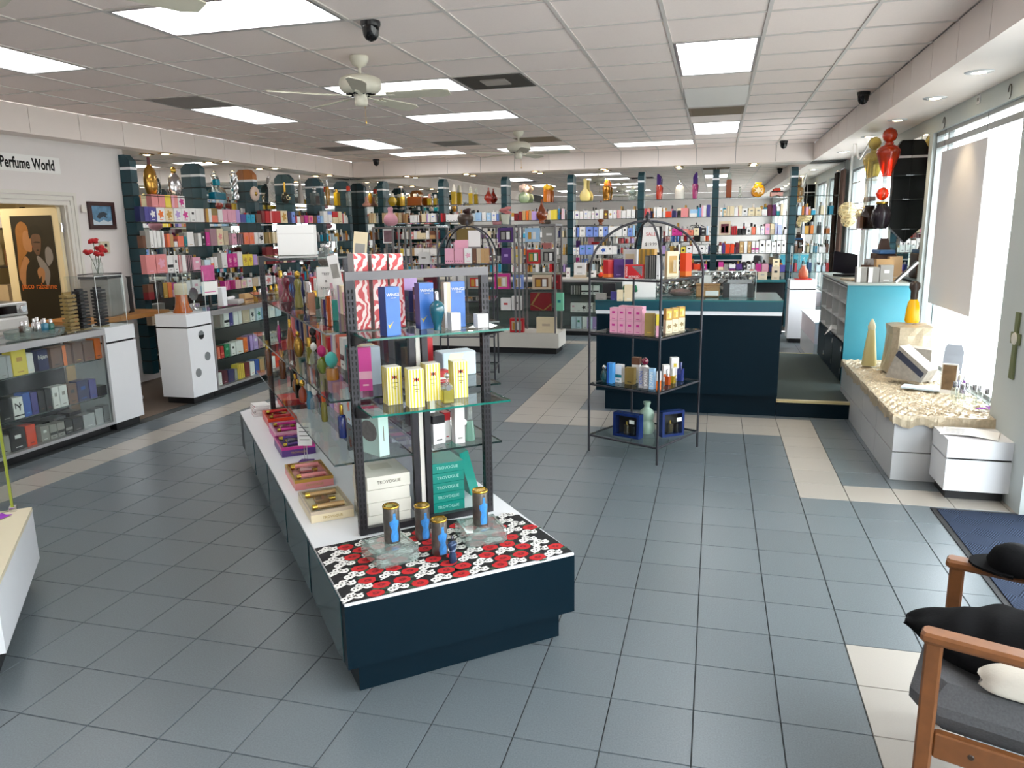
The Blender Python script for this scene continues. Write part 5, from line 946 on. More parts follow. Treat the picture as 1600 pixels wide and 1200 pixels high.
# things on the cologne case
t = thing('receiver', 'silver stereo receiver with dark display on the counter behind cologne case', 'stereo', (-6.10, 5.19, .952), math.pi/2)
MB().cbox(-.30, .215, -.15, .15, .12, .24, mat('receiver_silver', 'b4b2b0', .3, .6), .008).build('body', t); MB().box(-.23, .10, -.1515, -.15, .145, .215, mat('receiver_display', '140c0c', .1)).build('display', t); MB().lathe([(.035, 0), (.035, .02), (.03, .025)], CHROME, 20, X=Matrix.Translation((.155, -.15, .18)) @ Matrix.Rotation(math.pi/2, 4, 'X')).build('volume_knob', t); MB().cbox(-.30, .22, -.15, .15, .0, .117, mat('printer_white', 'cfcdca', .4), .02).build('lower_unit', t)
MB().box(-6.3, -5.78, 3.0, 5.47, .0, .95, mat('back_counter', 'a9a49c', .5)).build('service_counter', label='plain beige service counter behind the cologne case', cat='counter')
bottle('small glass tester bottle with teal liquid on case tray', -5.42, 5.06, CASE_TOP+.022, P_cyl(.03, .08), SKYL, P_cap(.015, .08, .04), CHROME, 1, 0)
t = thing('glass_tray', 'fluted glass tray of tester bottles on the cologne case', 'tray', (-5.44, 4.975, CASE_TOP), 0); b = MB(); n = 24
b.raw([(.17*math.cos(2*math.pi*i/n), .24*math.sin(2*math.pi*i/n), .003) for i in range(n)]+[((.18+.008*(i % 2))*math.cos(2*math.pi*i/n), (.25+.008*(i % 2))*math.sin(2*math.pi*i/n), .06) for i in range(n)], [tuple(range(n))]+[(i, (i+1) % n, n+(i+1) % n, n+i) for i in range(n)], gmat('fluted_tray_glass', 'd4dedc', 1.5, .3, 'a9b8b6')); b.build('bowl', t)
for k, (dx, dy, hh, mm, nm) in enumerate(((.05, -.12, .1, CLEARG, 'clear'), (-.04, -.08, .09, liq('5a4030', .6), 'brown'), (.06, -.02, .12, SILV, 'silver'), (-.05, .05, .1, CHROME, 'chrome'), (.05, .12, .09, liq('3a8a7a', .6), 'green'), (-.06, .14, .08, CLEARG, 'small clear'))):
    bottle('%s tester bottle lying in the fluted glass tray' % nm, -5.44+dx, 4.975+dy, CASE_TOP+.008, P_cyl(.024, hh), mm, P_cap(.013, hh, .035), CHROME, 1, 0)
t = thing('leaflet_tent', 'pale green folded card on the cologne case', 'card', (-5.36, 4.42, CASE_TOP), math.pi/2); MB().prism([(-.06, 0), (0, .17), (.06, 0), (.055, 0), (0, .16), (-.055, 0)], -.085, .085, mat('pale_green_card', 'b5dca0', .6), 'x').build('card', t)
for k in range(2): MB().box(-.05, .05, -.0605+.011*(k+1), -.0595+.011*(k+1), .02+.03*k, .035+.03*k, PAPER).build('print_line', t)
t = thing('wicker_basket', 'small tan paper basket beside the green card', 'basket', (-5.55, 4.62, CASE_TOP)); MB().lathe([(.05, 0), (.085, .12), (.08, .12), (.045, .004)], mat('kraft_paper', 'b39468', .7), 4, smooth=False).build('body', t)
# sampler racks
def rack(x, y, col, nm, h, n, w_=.06):
    t = thing('sample_rack', nm, 'sample rack', (x, y, CASE_TOP)); MB().box(-.05, .05, -w_, w_, 0, .012, mat('rack_base', '8a7a58', .5)).build('foot', t); MB().box(-.012, .012, -w_*.8, w_*.8, .012, h, mat('rack_spine_'+col, PAL[col][1], .4)).build('spine', t)
    st = MB().box(-.035, .045, -w_, w_, 0, .02, mat('rack_tier_'+col, PAL[col][1], .35, noise=.3, nscale=80)).mesh('tier')
    for k in range(n): put('tier', st, t, (.004, 0, .02+k*(h-.03)/n))
rack(-5.40, 5.30, 'ol', 'tall olive gold sample rack on the end of the cologne case', .34, 9, .05); rack(-5.38, 5.415, 'bk', 'tall black sample rack of nail colours beside acrylic box', .36, 11, .045); rack(-5.38, 5.62, 'bk', 'tall black sample rack standing on the plain column', .36, 11, .045)
t = thing('acrylic_cover', 'tall clear acrylic box around the black sample rack', 'acrylic box', (-5.42, 5.64, CASE_TOP)); a = .16; b = MB()
b.box(-a, a, -a-.01, -a-.005, 0, .46, ACRY).box(-a, a, a, a+.005, 0, .46, ACRY).box(a, a+.005, -a, a, 0, .46, ACRY).box(-a, a, -a, a, .455, .46, ACRY); b.build('panes', t); e = MB()
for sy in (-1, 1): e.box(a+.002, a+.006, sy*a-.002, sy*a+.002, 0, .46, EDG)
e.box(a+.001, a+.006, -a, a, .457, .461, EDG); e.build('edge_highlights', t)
# vase with red flowers
t = thing('flower_vase', 'clear glass vase of red silk flowers on the acrylic box', 'vase', (-5.42, 5.70, CASE_TOP+.461)); MB().lathe([(.04, 0), (.045, .01), (.045, .1), (.035, .14), (.042, .15)], CLEARG, 16).build('glass', t)
PET = mat('red_petal', 'b01018', .6); rf = random.Random(5)
for k, (dx, dy, zz) in enumerate(((-.05, -.03, .2), (.03, .05, .22), (0, -.01, .3), (.06, -.03, .19), (-.02, .07, .24))):
    s = MB().tube([(0, 0, .01), (dx*.5, dy*.5, zz*.6), (dx, dy, zz)], .003, mat('stem_green', '3a4a30', .6), 5).build('stem', t); f = MB()
    for i in range(7):
        a = i*.9; c = Vector((dx+.022*math.cos(a), dy+.022*math.sin(a), zz+.01*rf.uniform(-1, 1))); f.lathe([(.006, -.012), (.026, 0), (.018, .016), (.003, .022)], PET, 7, X=Matrix.Translation(c) @ Matrix.Rotation(rf.uniform(-.7, .7), 4, 'X'))
    f.build('flower', s)
# speaker tower and shelf in the gap
MB().box(-6.695, -6.10, 6.15, 7.40, .86, .91, WOOD).build('wooden_ledge', label='light wooden wall ledge in the gap between the counters', cat='shelf')
t = thing('stereo_tower', 'grey and black hi-fi tower on the wooden ledge', 'stereo', (-6.38, 6.78, .911), math.pi/2+.3); MB().cbox(-.22, .05, -.15, .15, 0, .4, mat('hifi_grey', '8f8b88', .4), .01).build('cabinet', t); MB().cbox(.05, .18, -.17, .13, .0, .42, mat('hifi_silver', 'b9b7b6', .3, .5), .03).build('curved_front', t); MB().box(.185, .27, -.16, .13, 0, .4, BLK).build('black_panel', t); MB().box(.275, .30, -.15, .13, 0, .4, mat('hifi_grey', '8f8b88', .4)).build('side_trim', t); MB().box(-.24, .1, -.15, .15, .402, .45, mat('hifi_dark', '3a3a3e', .5)).build('top_box', t)
t = thing('floor_fan_pedestal', 'pale grey pedestal machine standing on carpet between the counters', 'appliance', (-6.15, 6.55, 0)); MB().cbox(-.16, .16, -.18, .18, 0, .04, GYC, .01).build('foot', t); MB().cbox(-.07, .07, -.09, .09, .04, .6, mat('pedestal_beige', 'a39d92', .45), .02).build('column', t); MB().cbox(-.09, .09, -.07, .12, .35, .84, mat('pedestal_pale', 'c3c6c4', .45), .02).build('tank', t); MB().tube([(.1, -.1, .3), (.2, -.16, .15), (.22, -.1, .02)], .008, BLK).build('cable', t)
# ================================================================= SIDE WALL DETAILS
t = thing('wall_sign', 'white Perfume World sign above the doorway', 'sign', (XL+.001, 6.18, 2.48), math.pi/2); MB().box(-.35, .53, -.004, 0, -.082, .082, PAPER).build('board', t); text('lettering', 'Perfume World', .15, INK, t, (.14, -.005, -.005), FRONT, sx=.665, bold=.004)
t = thing('picture_frame', 'small dark framed seascape picture beside the doorway', 'picture', (XL+.001, 7.19, 1.98), math.pi/2); DW = mat('dark_red_wood', '3a1d1c', .4); f = MB()
f.box(-.19, .19, -.025, 0, .105, .15, DW).box(-.19, .19, -.025, 0, -.15, -.105, DW).box(-.19, -.145, -.025, 0, -.105, .105, DW).box(.145, .19, -.025, 0, -.105, .105, DW); f.build('frame', t); MB().box(-.145, .145, -.012, 0, -.105, .105, mat('seascape_print', '5f88a8', .5, noise=.9, nscale=14)).build('print', t); MB().raw([(x_*.9, -.0125, z_) for x_, z_ in [(-.09, -.02), (-.04, .03), (.03, .045), (.1, .02), (.06, .0), (.09, -.03), (.02, -.01), (-.04, -.035)]], [tuple(range(8))], mat('print_whale', '39424c', .6)).build('print_animal', t); MB().raw([(-.14, -.0125, -.1), (.14, -.0125, -.1), (.14, -.0125, -.05), (.08, -.0125, -.07), (.02, -.0125, -.045), (-.05, -.0125, -.075), (-.14, -.0125, -.04)], [tuple(range(7))], mat('print_foam', 'c9d4dc', .6)).build('print_foam', t)
t = thing('thermostat', 'cream square thermostat under the framed picture', 'thermostat', (XL+.001, 7.17, 1.63), math.pi/2); MB().cbox(-.065, .065, -.03, 0, -.065, .065, mat('cream_plastic', 'cfc6ac', .4), .006).build('case', t); MB().box(-.01, .025, -.0315, -.03, .005, .04, BLK).build('display', t)
t = thing('door_chime', 'small white plastic sensor at the doorway casing', 'sensor', (XL+.02, 6.93, 2.06), math.pi/2); MB().cbox(-.03, .03, -.02, 0, -.05, .03, CASE, .004).build('case', t)
# poster on the open door (door plane y = 6.64, poster faces -y)
t = thing('door_poster', 'tall dark paco rabanne fragrance poster hung on the open door', 'poster', (-7.10, 6.637, 0)); MB().box(-.275, .275, -.004, 0, .55, 1.98, mat('poster_black', '17130f', .5, noise=.25, nscale=6)).build('sheet', t)
def smooth_pts(P, n=4):
    out = []; L = len(P)
    for i in range(L):
        a, b_, c, d = P[i-1], P[i], P[(i+1) % L], P[(i+2) % L]
        for q in range(n):
            u = q/n; out.append(tuple(.5*(2*b_[e]+(c[e]-a[e])*u+(2*a[e]-5*b_[e]+4*c[e]-d[e])*u*u+(3*b_[e]-a[e]-3*c[e]+d[e])*u**3) for e in (0, 1)))
    return out
def flat(name, pts, m, k):
    pts = smooth_pts(pts); return MB().raw([(a*.84, -.0045-.0003*k, 1.98-(1.98-z)*.76) for a, z in pts], [tuple(range(len(pts)))], m).build(name, t)
BLN = mat('poster_blond', '8a5a28', .6, noise=.3, nscale=12); SKN = mat('poster_skin', '9a6c48', .6, noise=.15, nscale=10); SKD = mat('poster_skin_dark', '5a4032', .6, noise=.2, nscale=10); SHT = mat('poster_shirt', '7a7678', .6); SUIT = mat('poster_suit', '0c0b0b', .5)
flat('blond_hair', [(-.30, 1.15), (-.24, 1.1), (-.22, 1.35), (-.1, 1.5), (-.06, 1.7), (-.08, 1.85), (-.17, 1.9), (-.26, 1.8), (-.27, 1.55)], BLN, 0); flat('profile_face', [(-.14, 1.5), (-.05, 1.48), (-.03, 1.56), (-.01, 1.6), (-.04, 1.7), (-.07, 1.76), (-.14, 1.76), (-.17, 1.6)], SKN, 1); flat('bare_arm', [(-.30, 1.15), (-.24, 1.3), (-.16, 1.42), (-.1, 1.3), (-.2, 1.0), (-.22, .95), (-.26, 1.0)], SKN, 1)
flat('suit', [(-.2, .6), (-.18, 1.2), (-.04, 1.38), (.1, 1.35), (.2, 1.2), (.27, 1.0), (.28, .6)], SUIT, 2); flat('dark_hair', [(-.05, 1.66), (-.06, 1.76), (.0, 1.84), (.1, 1.84), (.16, 1.76), (.15, 1.66), (.1, 1.72), (0, 1.72)], SUIT, 3); flat('facing_face', [(-.03, 1.55), (.02, 1.44), (.07, 1.44), (.11, 1.55), (.12, 1.7), (.05, 1.74), (-.03, 1.7)], SKD, 2); flat('open_shirt', [(.02, 1.4), (.1, 1.38), (.2, 1.2), (.14, .98), (.1, 1.1)], SHT, 3); flat('hand', [(.0, 1.2), (.04, 1.26), (.1, 1.24), (.12, 1.18), (.09, 1.06), (.05, 1.05), (.06, 1.14), (.02, 1.1)], SKN, 4); flat('raised_hand', [(.17, 1.5), (.22, 1.55), (.27, 1.5), (.28, 1.38), (.2, 1.28), (.16, 1.35)], SHT, 4)
flat('eye_line', [(.0, 1.61), (.03, 1.622), (.1, 1.618), (.1, 1.604), (.03, 1.606)], SUIT, 5); flat('mouth_line', [(.03, 1.5), (.055, 1.508), (.08, 1.5), (.055, 1.49)], SUIT, 5); flat('lips', [(-.03, 1.55), (-.012, 1.558), (-.02, 1.54)], mat('poster_lips', '7a2a22', .5), 5)
text('lettering', 'paco rabanne', .092, mat('poster_orange', 'c8641e', .5), t, (.0, -.0062, 1.23), FRONT, sx=.95)
# back room furniture glimpsed through the doorway
t = thing('storage_rack', 'dark metal storage rack with boxes inside the back room', 'rack', (-8.3, 7.2, 0)); b = MB()
for x in (-.7, .5):
    for yv in (-.02, .4): MB().box(x-.02, x+.02, yv, yv+.04, 0, 2.1, BLK).build('post', t)
for z in (.5, .95, 1.4, 1.85): MB().box(-.72, .52, -.02, .44, z, z+.02, DMET).build('shelf', t)
for k, (x, z, w_, h, c) in enumerate(((-.5, .97, .3, .2, 'tn'), (-.1, .97, .25, .22, 'be'), (.2, 1.42, .3, .2, 'br'), (-.4, 1.42, .3, .25, 'cr'), (0, 1.87, .4, .15, 'wh'), (.25, .52, .35, .3, 'br'))): MB().box(-w_/2, w_/2, -.12, .12, 0, h, pm(c)).build('storage_box', None, (-8.3+x, 7.4, z+.001), 0, label='%s storage box on the back room rack, %s of six' % (PAL[c][0], ORD[k]), cat='box', group='boxes in the back room')
ld = bpy.data.lights.new('back_room_lamp', 'AREA'); ld.energy = 30; ld.size = .5; ld.color = (1, .85, .6); lo = bpy.data.objects.new('back_room_lamp', ld); COL.objects.link(lo); lo.location = (-7.9, 5.9, 2.68)
t = thing('back_room_light', 'ceiling lamp of the back room', 'ceiling light', (-7.9, 5.9, 2.7)); MB().cbox(-.28, .28, -.28, .28, -.015, -.002, mat('lamp_frame', 'e8e4d8', .4), .003).build('frame', t)
t = thing('wooden_chair', 'brown wooden chair back glimpsed in front of the door poster', 'chair', (-7.05, 6.2, 0), -.4); WD = mat('chair_brown', '8a5226', .4)
MB().cbox(-.17, .17, .16, .19, .62, .86, WD, .02).build('backrest', t); MB().cbox(-.2, .2, -.2, .2, .43, .46, WD, .02).build('seat', t)
for sx in (-.17, .17):
    for sy in (-.17, .17): MB().box(sx-.015, sx+.015, sy-.015, sy+.015, 0, .44 if sy < 0 else .7, WD).build('leg', t)
# ================================================================= RECEPTION COUNTER AND STEP
t = thing('reception_counter', 'dark green reception counter with teal top band and white stripe', 'counter', (0, 0, 0))
MB().box(-1.08, .60, 7.17, 8.05, .20, .95, TEALD).build('body', t); MB().box(-1.085, .605, 7.165, 8.055, .95, .985, WLAM).build('white_stripe', t); MB().box(-1.09, .61, 7.16, 8.06, .985, 1.075, TEAL).build('top_band', t); MB().box(-1.09, .61, 7.16, 8.06, 1.075, 1.088, mat('counter_top_green', '2b6a6a', .2)).build('counter_top', t); MB().box(-1.0, .60, 7.24, 7.98, 0, .20, TEALD).build('toe_kick', t)
PLC = mat('platform_carpet_green', '333f3d', .95, noise=.25, nscale=220, bump=.5)
b = MB().box(.605, 1.24, 7.24, 10.05, 0, .148, TEALD).box(1.24, XR, 7.80, 10.05, 0, .148, TEALD); pf = struct('floor_platform', b, 'raised dark green carpeted platform behind the counter'); MB().box(.605, 1.24, 7.27, 10.02, .148, .156, PLC).build('carpet', pf); MB().box(1.24, XR-.01, 7.80, 10.02, .148, .156, PLC).build('carpet', pf); MB().box(.60, 1.235, 7.215, 7.275, .140, .160, mat('brass_nosing', 'c8b98a', .3, .5)).build('stair_nosing', pf); MB().box(.605, 1.235, 10.02, 10.06, .140, .160, MATS['brass_nosing']).build('stair_nosing', pf)
# acrylic case on the counter
t = thing('acrylic_showcase', 'long clear acrylic case lined with crinkled silver foil on the counter', 'display case', (-.62, 7.55, 1.089)); b = MB(); w_ = 1.0
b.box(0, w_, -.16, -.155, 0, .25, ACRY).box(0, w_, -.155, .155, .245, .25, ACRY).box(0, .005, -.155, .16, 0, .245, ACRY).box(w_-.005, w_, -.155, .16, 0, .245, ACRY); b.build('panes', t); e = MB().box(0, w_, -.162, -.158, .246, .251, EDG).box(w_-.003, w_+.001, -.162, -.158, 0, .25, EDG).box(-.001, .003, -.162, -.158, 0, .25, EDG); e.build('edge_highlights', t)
fo = MB(); rf = random.Random(9); nx, nz = 44, 12; vs = [(.01+.98*i/nx+rf.uniform(-.008, .008), .10+rf.uniform(-.02, .02), .005+.235*j/nz+rf.uniform(-.006, .006)) for j in range(nz+1) for i in range(nx+1)]
fo.raw(vs, [(j*(nx+1)+i, j*(nx+1)+i+1, (j+1)*(nx+1)+i+1, (j+1)*(nx+1)+i) for j in range(nz) for i in range(nx)], mat('silver_foil', 'c9c6c4', .12, 1.0)); fo.build('foil_lining', t)
for k, (x, nm) in enumerate(((.06, 'slim clear tester bottle with black cap, %s of three in acrylic case' % 'first'), (.12, 'slim clear tester bottle with black cap, second of three in acrylic case'), (.18, 'slim clear tester bottle with black cap, third of three in acrylic case'))): bottle(nm, -.62+x, 7.50, 1.092, P_cyl(.018, .12), CLEARG, P_cap(.013, .12, .05), BLKC, 1, 0, group='tester bottles in the acrylic case')
t = thing('trinket_bowl', 'low glass bowl of trinkets in the acrylic case', 'bowl', (-.315, 7.52, 1.091)); MB().lathe([(.06, 0), (.12, .03), (.125, .05)], gmat('bowl_pinkish', 'd8ccc8', 1.2, .4, 'b09c98'), 18, .7).build('bowl', t); MB().lathe([(.1, .03), (.09, .06), (.03, .075)], mat('trinket_mix', '8f7068', .4, noise=.8, nscale=60), 14, .7).build('trinkets', t)
t = thing('price_card', 'white tent price card standing behind the trinket bowl', 'card', (-.08, 7.58, 1.09)); MB().box(-.055, .055, -.003, .003, 0, .2, PAPER).build('card', t)
t = thing('wicker_box', 'tan wicker box with white label inside the acrylic case', 'basket', (-.055, 7.49, 1.091)); MB().cbox(-.11, .11, -.06, .06, 0, .11, mat('wicker_tan', 'a87c4c', .7, noise=.4, nscale=70, bump=.8), .01).build('body', t); MB().box(-.02, .1, -.0625, -.0605, .015, .06, PAPER).build('label', t); MB().cbox(-.115, .115, -.065, .065, .11, .125, MATS['wicker_tan'], .006).build('lid', t)
t = thing('tester_display', 'black and clear tester display with row of dark caps', 'display', (.225, 7.48, 1.091)); MB().box(-.14, -.08, -.05, .05, 0, .13, BLK).build('side_block', t); MB().box(.08, .14, -.05, .05, 0, .13, BLK).build('side_block', t); MB().box(-.08, .08, -.045, .05, 0, .125, SILV).build('centre_window', t); MB().box(-.1, .12, -.052, .05, .135, .165, GYC).build('label_strip', t)
for k in range(6): MB().cyl((-.08+.033*k, 0, .165), (-.08+.033*k, 0, .195), .011, BLKC, n=10).build('dark_cap', t)
t = thing('notice_card', 'white notice card with two green tassels on the counter', 'card', (-.70, 7.38, 1.089), 0); MB().box(-.16, .16, -.004, .004, 0, .235, PAPER).build('card', t); MB().box(-.1, .12, -.005, -.004, .17, .178, GYC).build('print_line', t)
for x in (-.14, -.03): MB().lathe([(.003, .05), (.02, .06), (.014, .1), (.004, .12)], mat('tassel_green', '136a44', .6), 8, off=(x, -.015, 0)).build('green_tassel', t)
for (u, lb, w_, h, c, a) in (((-1.028, 7.056, 1.089), 'at counter end, grey low', .1, .06, 'gy', 'bk'), ((-0.959, 7.128, 1.089), 'on counter end, dark', .12, .15, 'bk', 'gy'), ((-0.900, 7.003, 1.089), 'on counter end, before the dark ones', .055, .08, 'in', 'bl'), ((-0.834, 6.946, 1.089), 'on counter end, slim', .055, .1, 'cr', 'gy'), ((-0.753, 6.954, 1.089), 'on counter beside tassel notice', .085, .15, 'cr', 'wh')): pbox(u[0], u[1]+.05, u[2], 0, w_, .05, h, c, a, 'p', lb)
# ================================================================= REAR: BACK SHOWCASES AND COUNTER TOPS
b = thing('glass_showcase', 'low glass display case along the rear mirror wall beside counter', 'display case', (-6.2, 12.30, 0)); L = 4.9
MB().box(0, L, .06, .5, 0, .08, KICK).build('toe_kick', b); MB().box(0, L, 0, .5, .08, .11, ALU).build('deck', b); MB().box(0, L, .47, .5, .11, .9, mat('case_back_grey', '6d7478', .4)).build('back_panel', b); MB().box(0, L, 0, .5, .92, .945, OFFW).build('top', b); MB().box(0, L, 0, .02, .89, .92, ALU).build('top_rail', b); MB().box(.02, L-.02, .004, .009, .11, .89, GLASS).build('front_glass', b)
for z in (.39, .68): MB().box(.02, L-.02, .03, .46, z-.009, z-.001, GLASS).build('glass_shelf', b)
for x in (0, 1.22, 2.44, 3.66, L-.02): MB().box(x, x+.02, .0, .02, .11, .89, ALU).build('mullion', b)
REAR = 'rear showcase beside the far gondola, '
for (z, row, nm) in ((.68, ((886, 'bk', 'wh', 's'), (894, 'bk', 'gy', 's'), (904, 'wh', 'bk', 'b'), (913, 'wh', 'bk', 'b'), (924, 'wh', 'bk', 'b')), 'upper shelf'), (.39, ((886, 'wh', 'pk', 'e'), (895, 'wh', 'gy', 'p'), (904, 'wh', 'bk', 'f'), (914, 'wh', 'bk', 'f'), (925, 'gy', 'wh', 'p')), 'middle shelf'), (.11, ((887, 'pb', 'wh', 'p'), (895, 'pb', 'gn', 'e'), (906, 'wh', 'gy', 'p'), (914, 'pb', 'li', 'v'), (923, 'li', 'wh', 'p'), (931, 'pb', 'bl', 'p')), 'deck')):
    for (u, c, a, s_) in row: pbox((u-1119)/1174*11.93*.98+.07, 12.40, z+.001, 0, .092, .09, .15 if z > .2 else .2, c, a, s_, REAR+nm)
for (x, y, z, w_, d, h, c, a, s_, lb) in ((-2.16, 12.5, .945, .2, .12, .05, 'be', 'cr', 'p', 'on rear showcase, lowest of the white pile'), (-2.16, 12.5, .9985, .19, .12, .2, 'wh', 'gy', 'e', 'on rear showcase, large square'), (-1.95, 12.5, .945, .1, .1, .12, 'wh', 'bk', 'e', 'on rear showcase beside large square box'), (-2.36, 12.48, .945, .06, .06, .17, 'wh', 'mv', 'f', 'on rear showcase near the pylon')): pbox(x, y, z+.001, 0, w_, d, h, c, a, s_, lb)
bottle('red and white round tester on the rear showcase top', -1.80, 12.45, .946, P_ball(.05, 0)[:-1], mat('tester_red', 'd83a1c', .3), P_cap(.015, .095, .05), FROST, .5, 0)
# counter-height ledge on the rear wall beyond the reception counter
t = thing('rear_ledge', 'teal edged ledge with boxes under the rear shelves', 'counter', (0, 0, 0)); MB().box(-1.2, 1.1, 12.75, 13.04, .86, .90, mat('ledge_teal', '2c6a70', .3)).build('top', t); MB().box(-1.2, 1.1, 12.95, 13.04, 0, .86, KICK).build('support', t)
for k, (x, w_, h, c, a) in enumerate(((.95, .12, .2, 'be', 'bk'), (.75, .14, .12, 'be', 'gy'), (.55, .1, .16, 'gy', 'wh'), (.32, .16, .13, 'wh', 'rd'), (.08, .2, .14, 'br', 'be'), (-.25, .18, .1, 'tn', 'wh'), (-.55, .15, .16, 'dr', 'wh'))): pbox(x, 12.88, .9005, 0, w_, .1, h, c, a, 'e', 'rear ledge beyond reception counter')
pbox(.95, 12.88, 1.105, 0, .1, .08, .12, 'cr', 'bk', 'e', 'rear ledge, stacked on beige box')
# ================================================================= FAR GONDOLA
t = thing('far_gondola', 'white based metal frame gondola of gift sets near the rear wall', 'display stand', (-4.9, 10.36, 0)); L = 2.80
MB().box(.04, L-.04, .04, .5, 0, .09, KICK).build('toe_kick', t); MB().box(0, L/2-.001, 0, .54, .09, .30, OFFW).build('base_cabinet', t); MB().box(L/2+.001, L, 0, .54, .09, .30, OFFW).build('base_cabinet', t)
FX = (.02, .33, .42, 1.02, 1.30, 2.17, 2.23, 2.75)
for x in FX:
    for y in (.03, .48): MB().box(x-.012, x+.012, y-.012, y+.012, .30, 1.82, GMET).build('upright', t)
    MB().box(x-.012, x+.012, .042, .468, 1.796, 1.82, GMET).build('top_bar', t)
for a, c in ((.02, .33), (.42, 1.02), (1.30, 2.17), (2.23, 2.75)):
    for y in (.03, .48): MB().box(a+.012, c-.012, y-.012, y+.012, 1.796, 1.82, GMET).build('top_bar', t)
    MB().box(a-.0, c+.0, .0, .51, 1.821, 1.829, GLASS).build('glass_shelf', t)
    for z in (.62, .92, 1.28, 1.58): MB().box(a+.0, c-.0, .045, .465, z-.009, z-.001, GLASS).build('glass_shelf', t)
def giftbox2(u, z, w_, h, c, lb, win='cr', style='w', d=.08, yy=10.45):
    x = (u-1119)/1174*(yy*1.0)*.975+.045; T = thing('gift_set_box', lb, 'gift set', (x, yy, z), 0, 'gift sets on the far gondola')
    MB().box(-w_/2, w_/2, -d/2, d/2, 0, h, pm(c)).build('carton', T)
    if style == 'w':
        MB().box(-w_*.36, w_*.36, -d/2-.001, -d/2, h*.15, h*.8, mat('gift_tray_dark', '2a2628', .5) if win == 'bk' else pm(win)).build('window', T)
        MB().box(-w_*.28, -w_*.05, -d/2-.006, -d/2-.001, h*.2, h*.7, pm('go' if win != 'bk' else 'gy')).build('bottle_relief', T); MB().box(w_*.05, w_*.26, -d/2-.006, -d/2-.001, h*.2, h*.72, pm('wh' if win != 'wh' else 'lb')).build('tube_relief', T)
    elif style == 'x':
        s = MB(); 
        for p, q in (((-.5, .3), (-.1, 1.0)), ((-.5, .35), (.1, 0)), ((.1, .0), (.5, .4))): s.raw([(p[0]*w_, -d/2-.001, p[1]*h), (p[0]*w_+.03, -d/2-.001, p[1]*h), (q[0]*w_+.03, -d/2-.001, q[1]*h), (q[0]*w_, -d/2-.001, q[1]*h)], [(0, 1, 2, 3)], pm('ol'))
        s.build('print', T)
    elif style == 'p': MB().box(-w_*.2, w_*.2, -d/2-.001, -d/2, h*.45, h*.6, pm(win)).build('print', T)
for a in [
 (716, 1.5810, 0.28, 0.20, 'ol', 'tall olive striped gift cartons at far gondola top', 'br', 'n'),
 (784, 1.5810, 0.23, 0.20, 'pu', 'purple gift set with dark bottle window, upper shelf', 'bk', 'w'),
 (828, 1.5810, 0.20, 0.19, 'lb', 'pale blue gift set with gold bottle and tube, upper shelf', 'lb', 'w'),
 (856, 1.5810, 0.20, 0.19, 'gy', 'pale grey gift set with printed swirl, upper shelf', 'wh', 'p'),
 (784, 1.2810, 0.14, 0.22, 'pu', 'purple patterned gift set half hidden by the etagere', 'li', 'p'),
 (830, 1.2810, 0.19, 0.19, 'rd', 'red gift set with green ribbon on far gondola', 'gn', 'w'),
 (855, 1.2810, 0.21, 0.20, 'gy', 'grey framed gift set with black window on far gondola', 'bk', 'w'),
 (801, 1.2810, 0.14, 0.20, 'cr', 'pale floral gift set beside the purple one', 'yl', 'p'),
 (776, 0.9210, 0.22, 0.22, 'mg', 'magenta gift set with yellow bottle window', 'be', 'w'),
 (803, 0.9210, 0.14, 0.20, 'bl', 'soft blue gift set beside the magenta one', 'wh', 'w'),
 (843, 0.9210, 0.27, 0.20, 'be', 'wide beige gift set with three bottles, red spine', 'br', 'w'),
 (868, 0.9210, 0.10, 0.20, 'dr', 'dark red upright gift carton at the frame end', 'rd', 'p'),
 (782, 0.6210, 0.15, 0.17, 'wh', 'white gift carton with red print, low shelf', 'rd', 'p'),
 (800, 0.6210, 0.13, 0.20, 'wh', 'white gift set with slim vase window', 'gy', 'p'),
 (841, 0.6210, 0.30, 0.25, 'dr', 'large red gift carton with gold crossing bands', 'ol', 'x'),
 (872, 0.6210, 0.11, 0.25, 'mi', 'mint green upright gift carton at the frame end', 'te', 'p'),
 (850, 0.3020, 0.28, 0.22, 'cr', 'large cream gift carton standing on the white base', 'be', 'p'),
 (706, 1.2810, 0.22, 0.18, 'sa', 'salmon gift set half hidden behind the arch', 'wh', 'w'),
 (640, 1.2810, 0.16, 0.17, 'wh', 'plain white gift carton beside the yellow one', 'gy', 'p'),
 (650, 0.9210, 0.20, 0.20, 'ma', 'maroon gift carton at the aisle end of far gondola', 'rd', 'p'),
 (730, 0.9210, 0.22, 0.20, 'gy', 'grey gift set behind the gondola top bar', 'rd', 'w'),
 (700, 0.9210, 0.18, 0.20, 'wh', 'white and coral gift carton behind the gondola top bar', 'co', 'p'),
 (800, 0.3020, 0.20, 0.20, 'rd', 'red framed gift set on the white base beside etagere leg', 'be', 'w')]: giftbox2(*a)
bottle('round pink to white gourd display bottle on top of far gondola', -4.640, 10.500, 1.835, [(.05, 0), (.095, .03), (.11, .08), (.09, .14), (.04, .18), (.035, .22), (.042, .25), (.03, .27)], mat('pink_ombre_glass', 'd89aa8', .3), None, None, 1, 0, n=24, name='display_bottle')
t = thing('brown_bowl', 'large brown round bowl with dark rose on top of far gondola', 'bowl', (-3.52, 10.62, 1.829)); MB().lathe([(.06, 0), (.11, .05), (.12, .1), (.1, .15), (.09, .15)], mat('brown_ceramic', '5a4a42', .3), 20).build('bowl', t)
r_ = MB()
for i in range(9): r_.lathe([(.01, 0), (.035, .02), (.03, .045), (.005, .05)], mat('dark_rose', '3a1618', .5), 8, off=(.03*math.cos(i*.8)+.02, .03*math.sin(i*.8), .14+.006*i))
r_.build('rose', t)
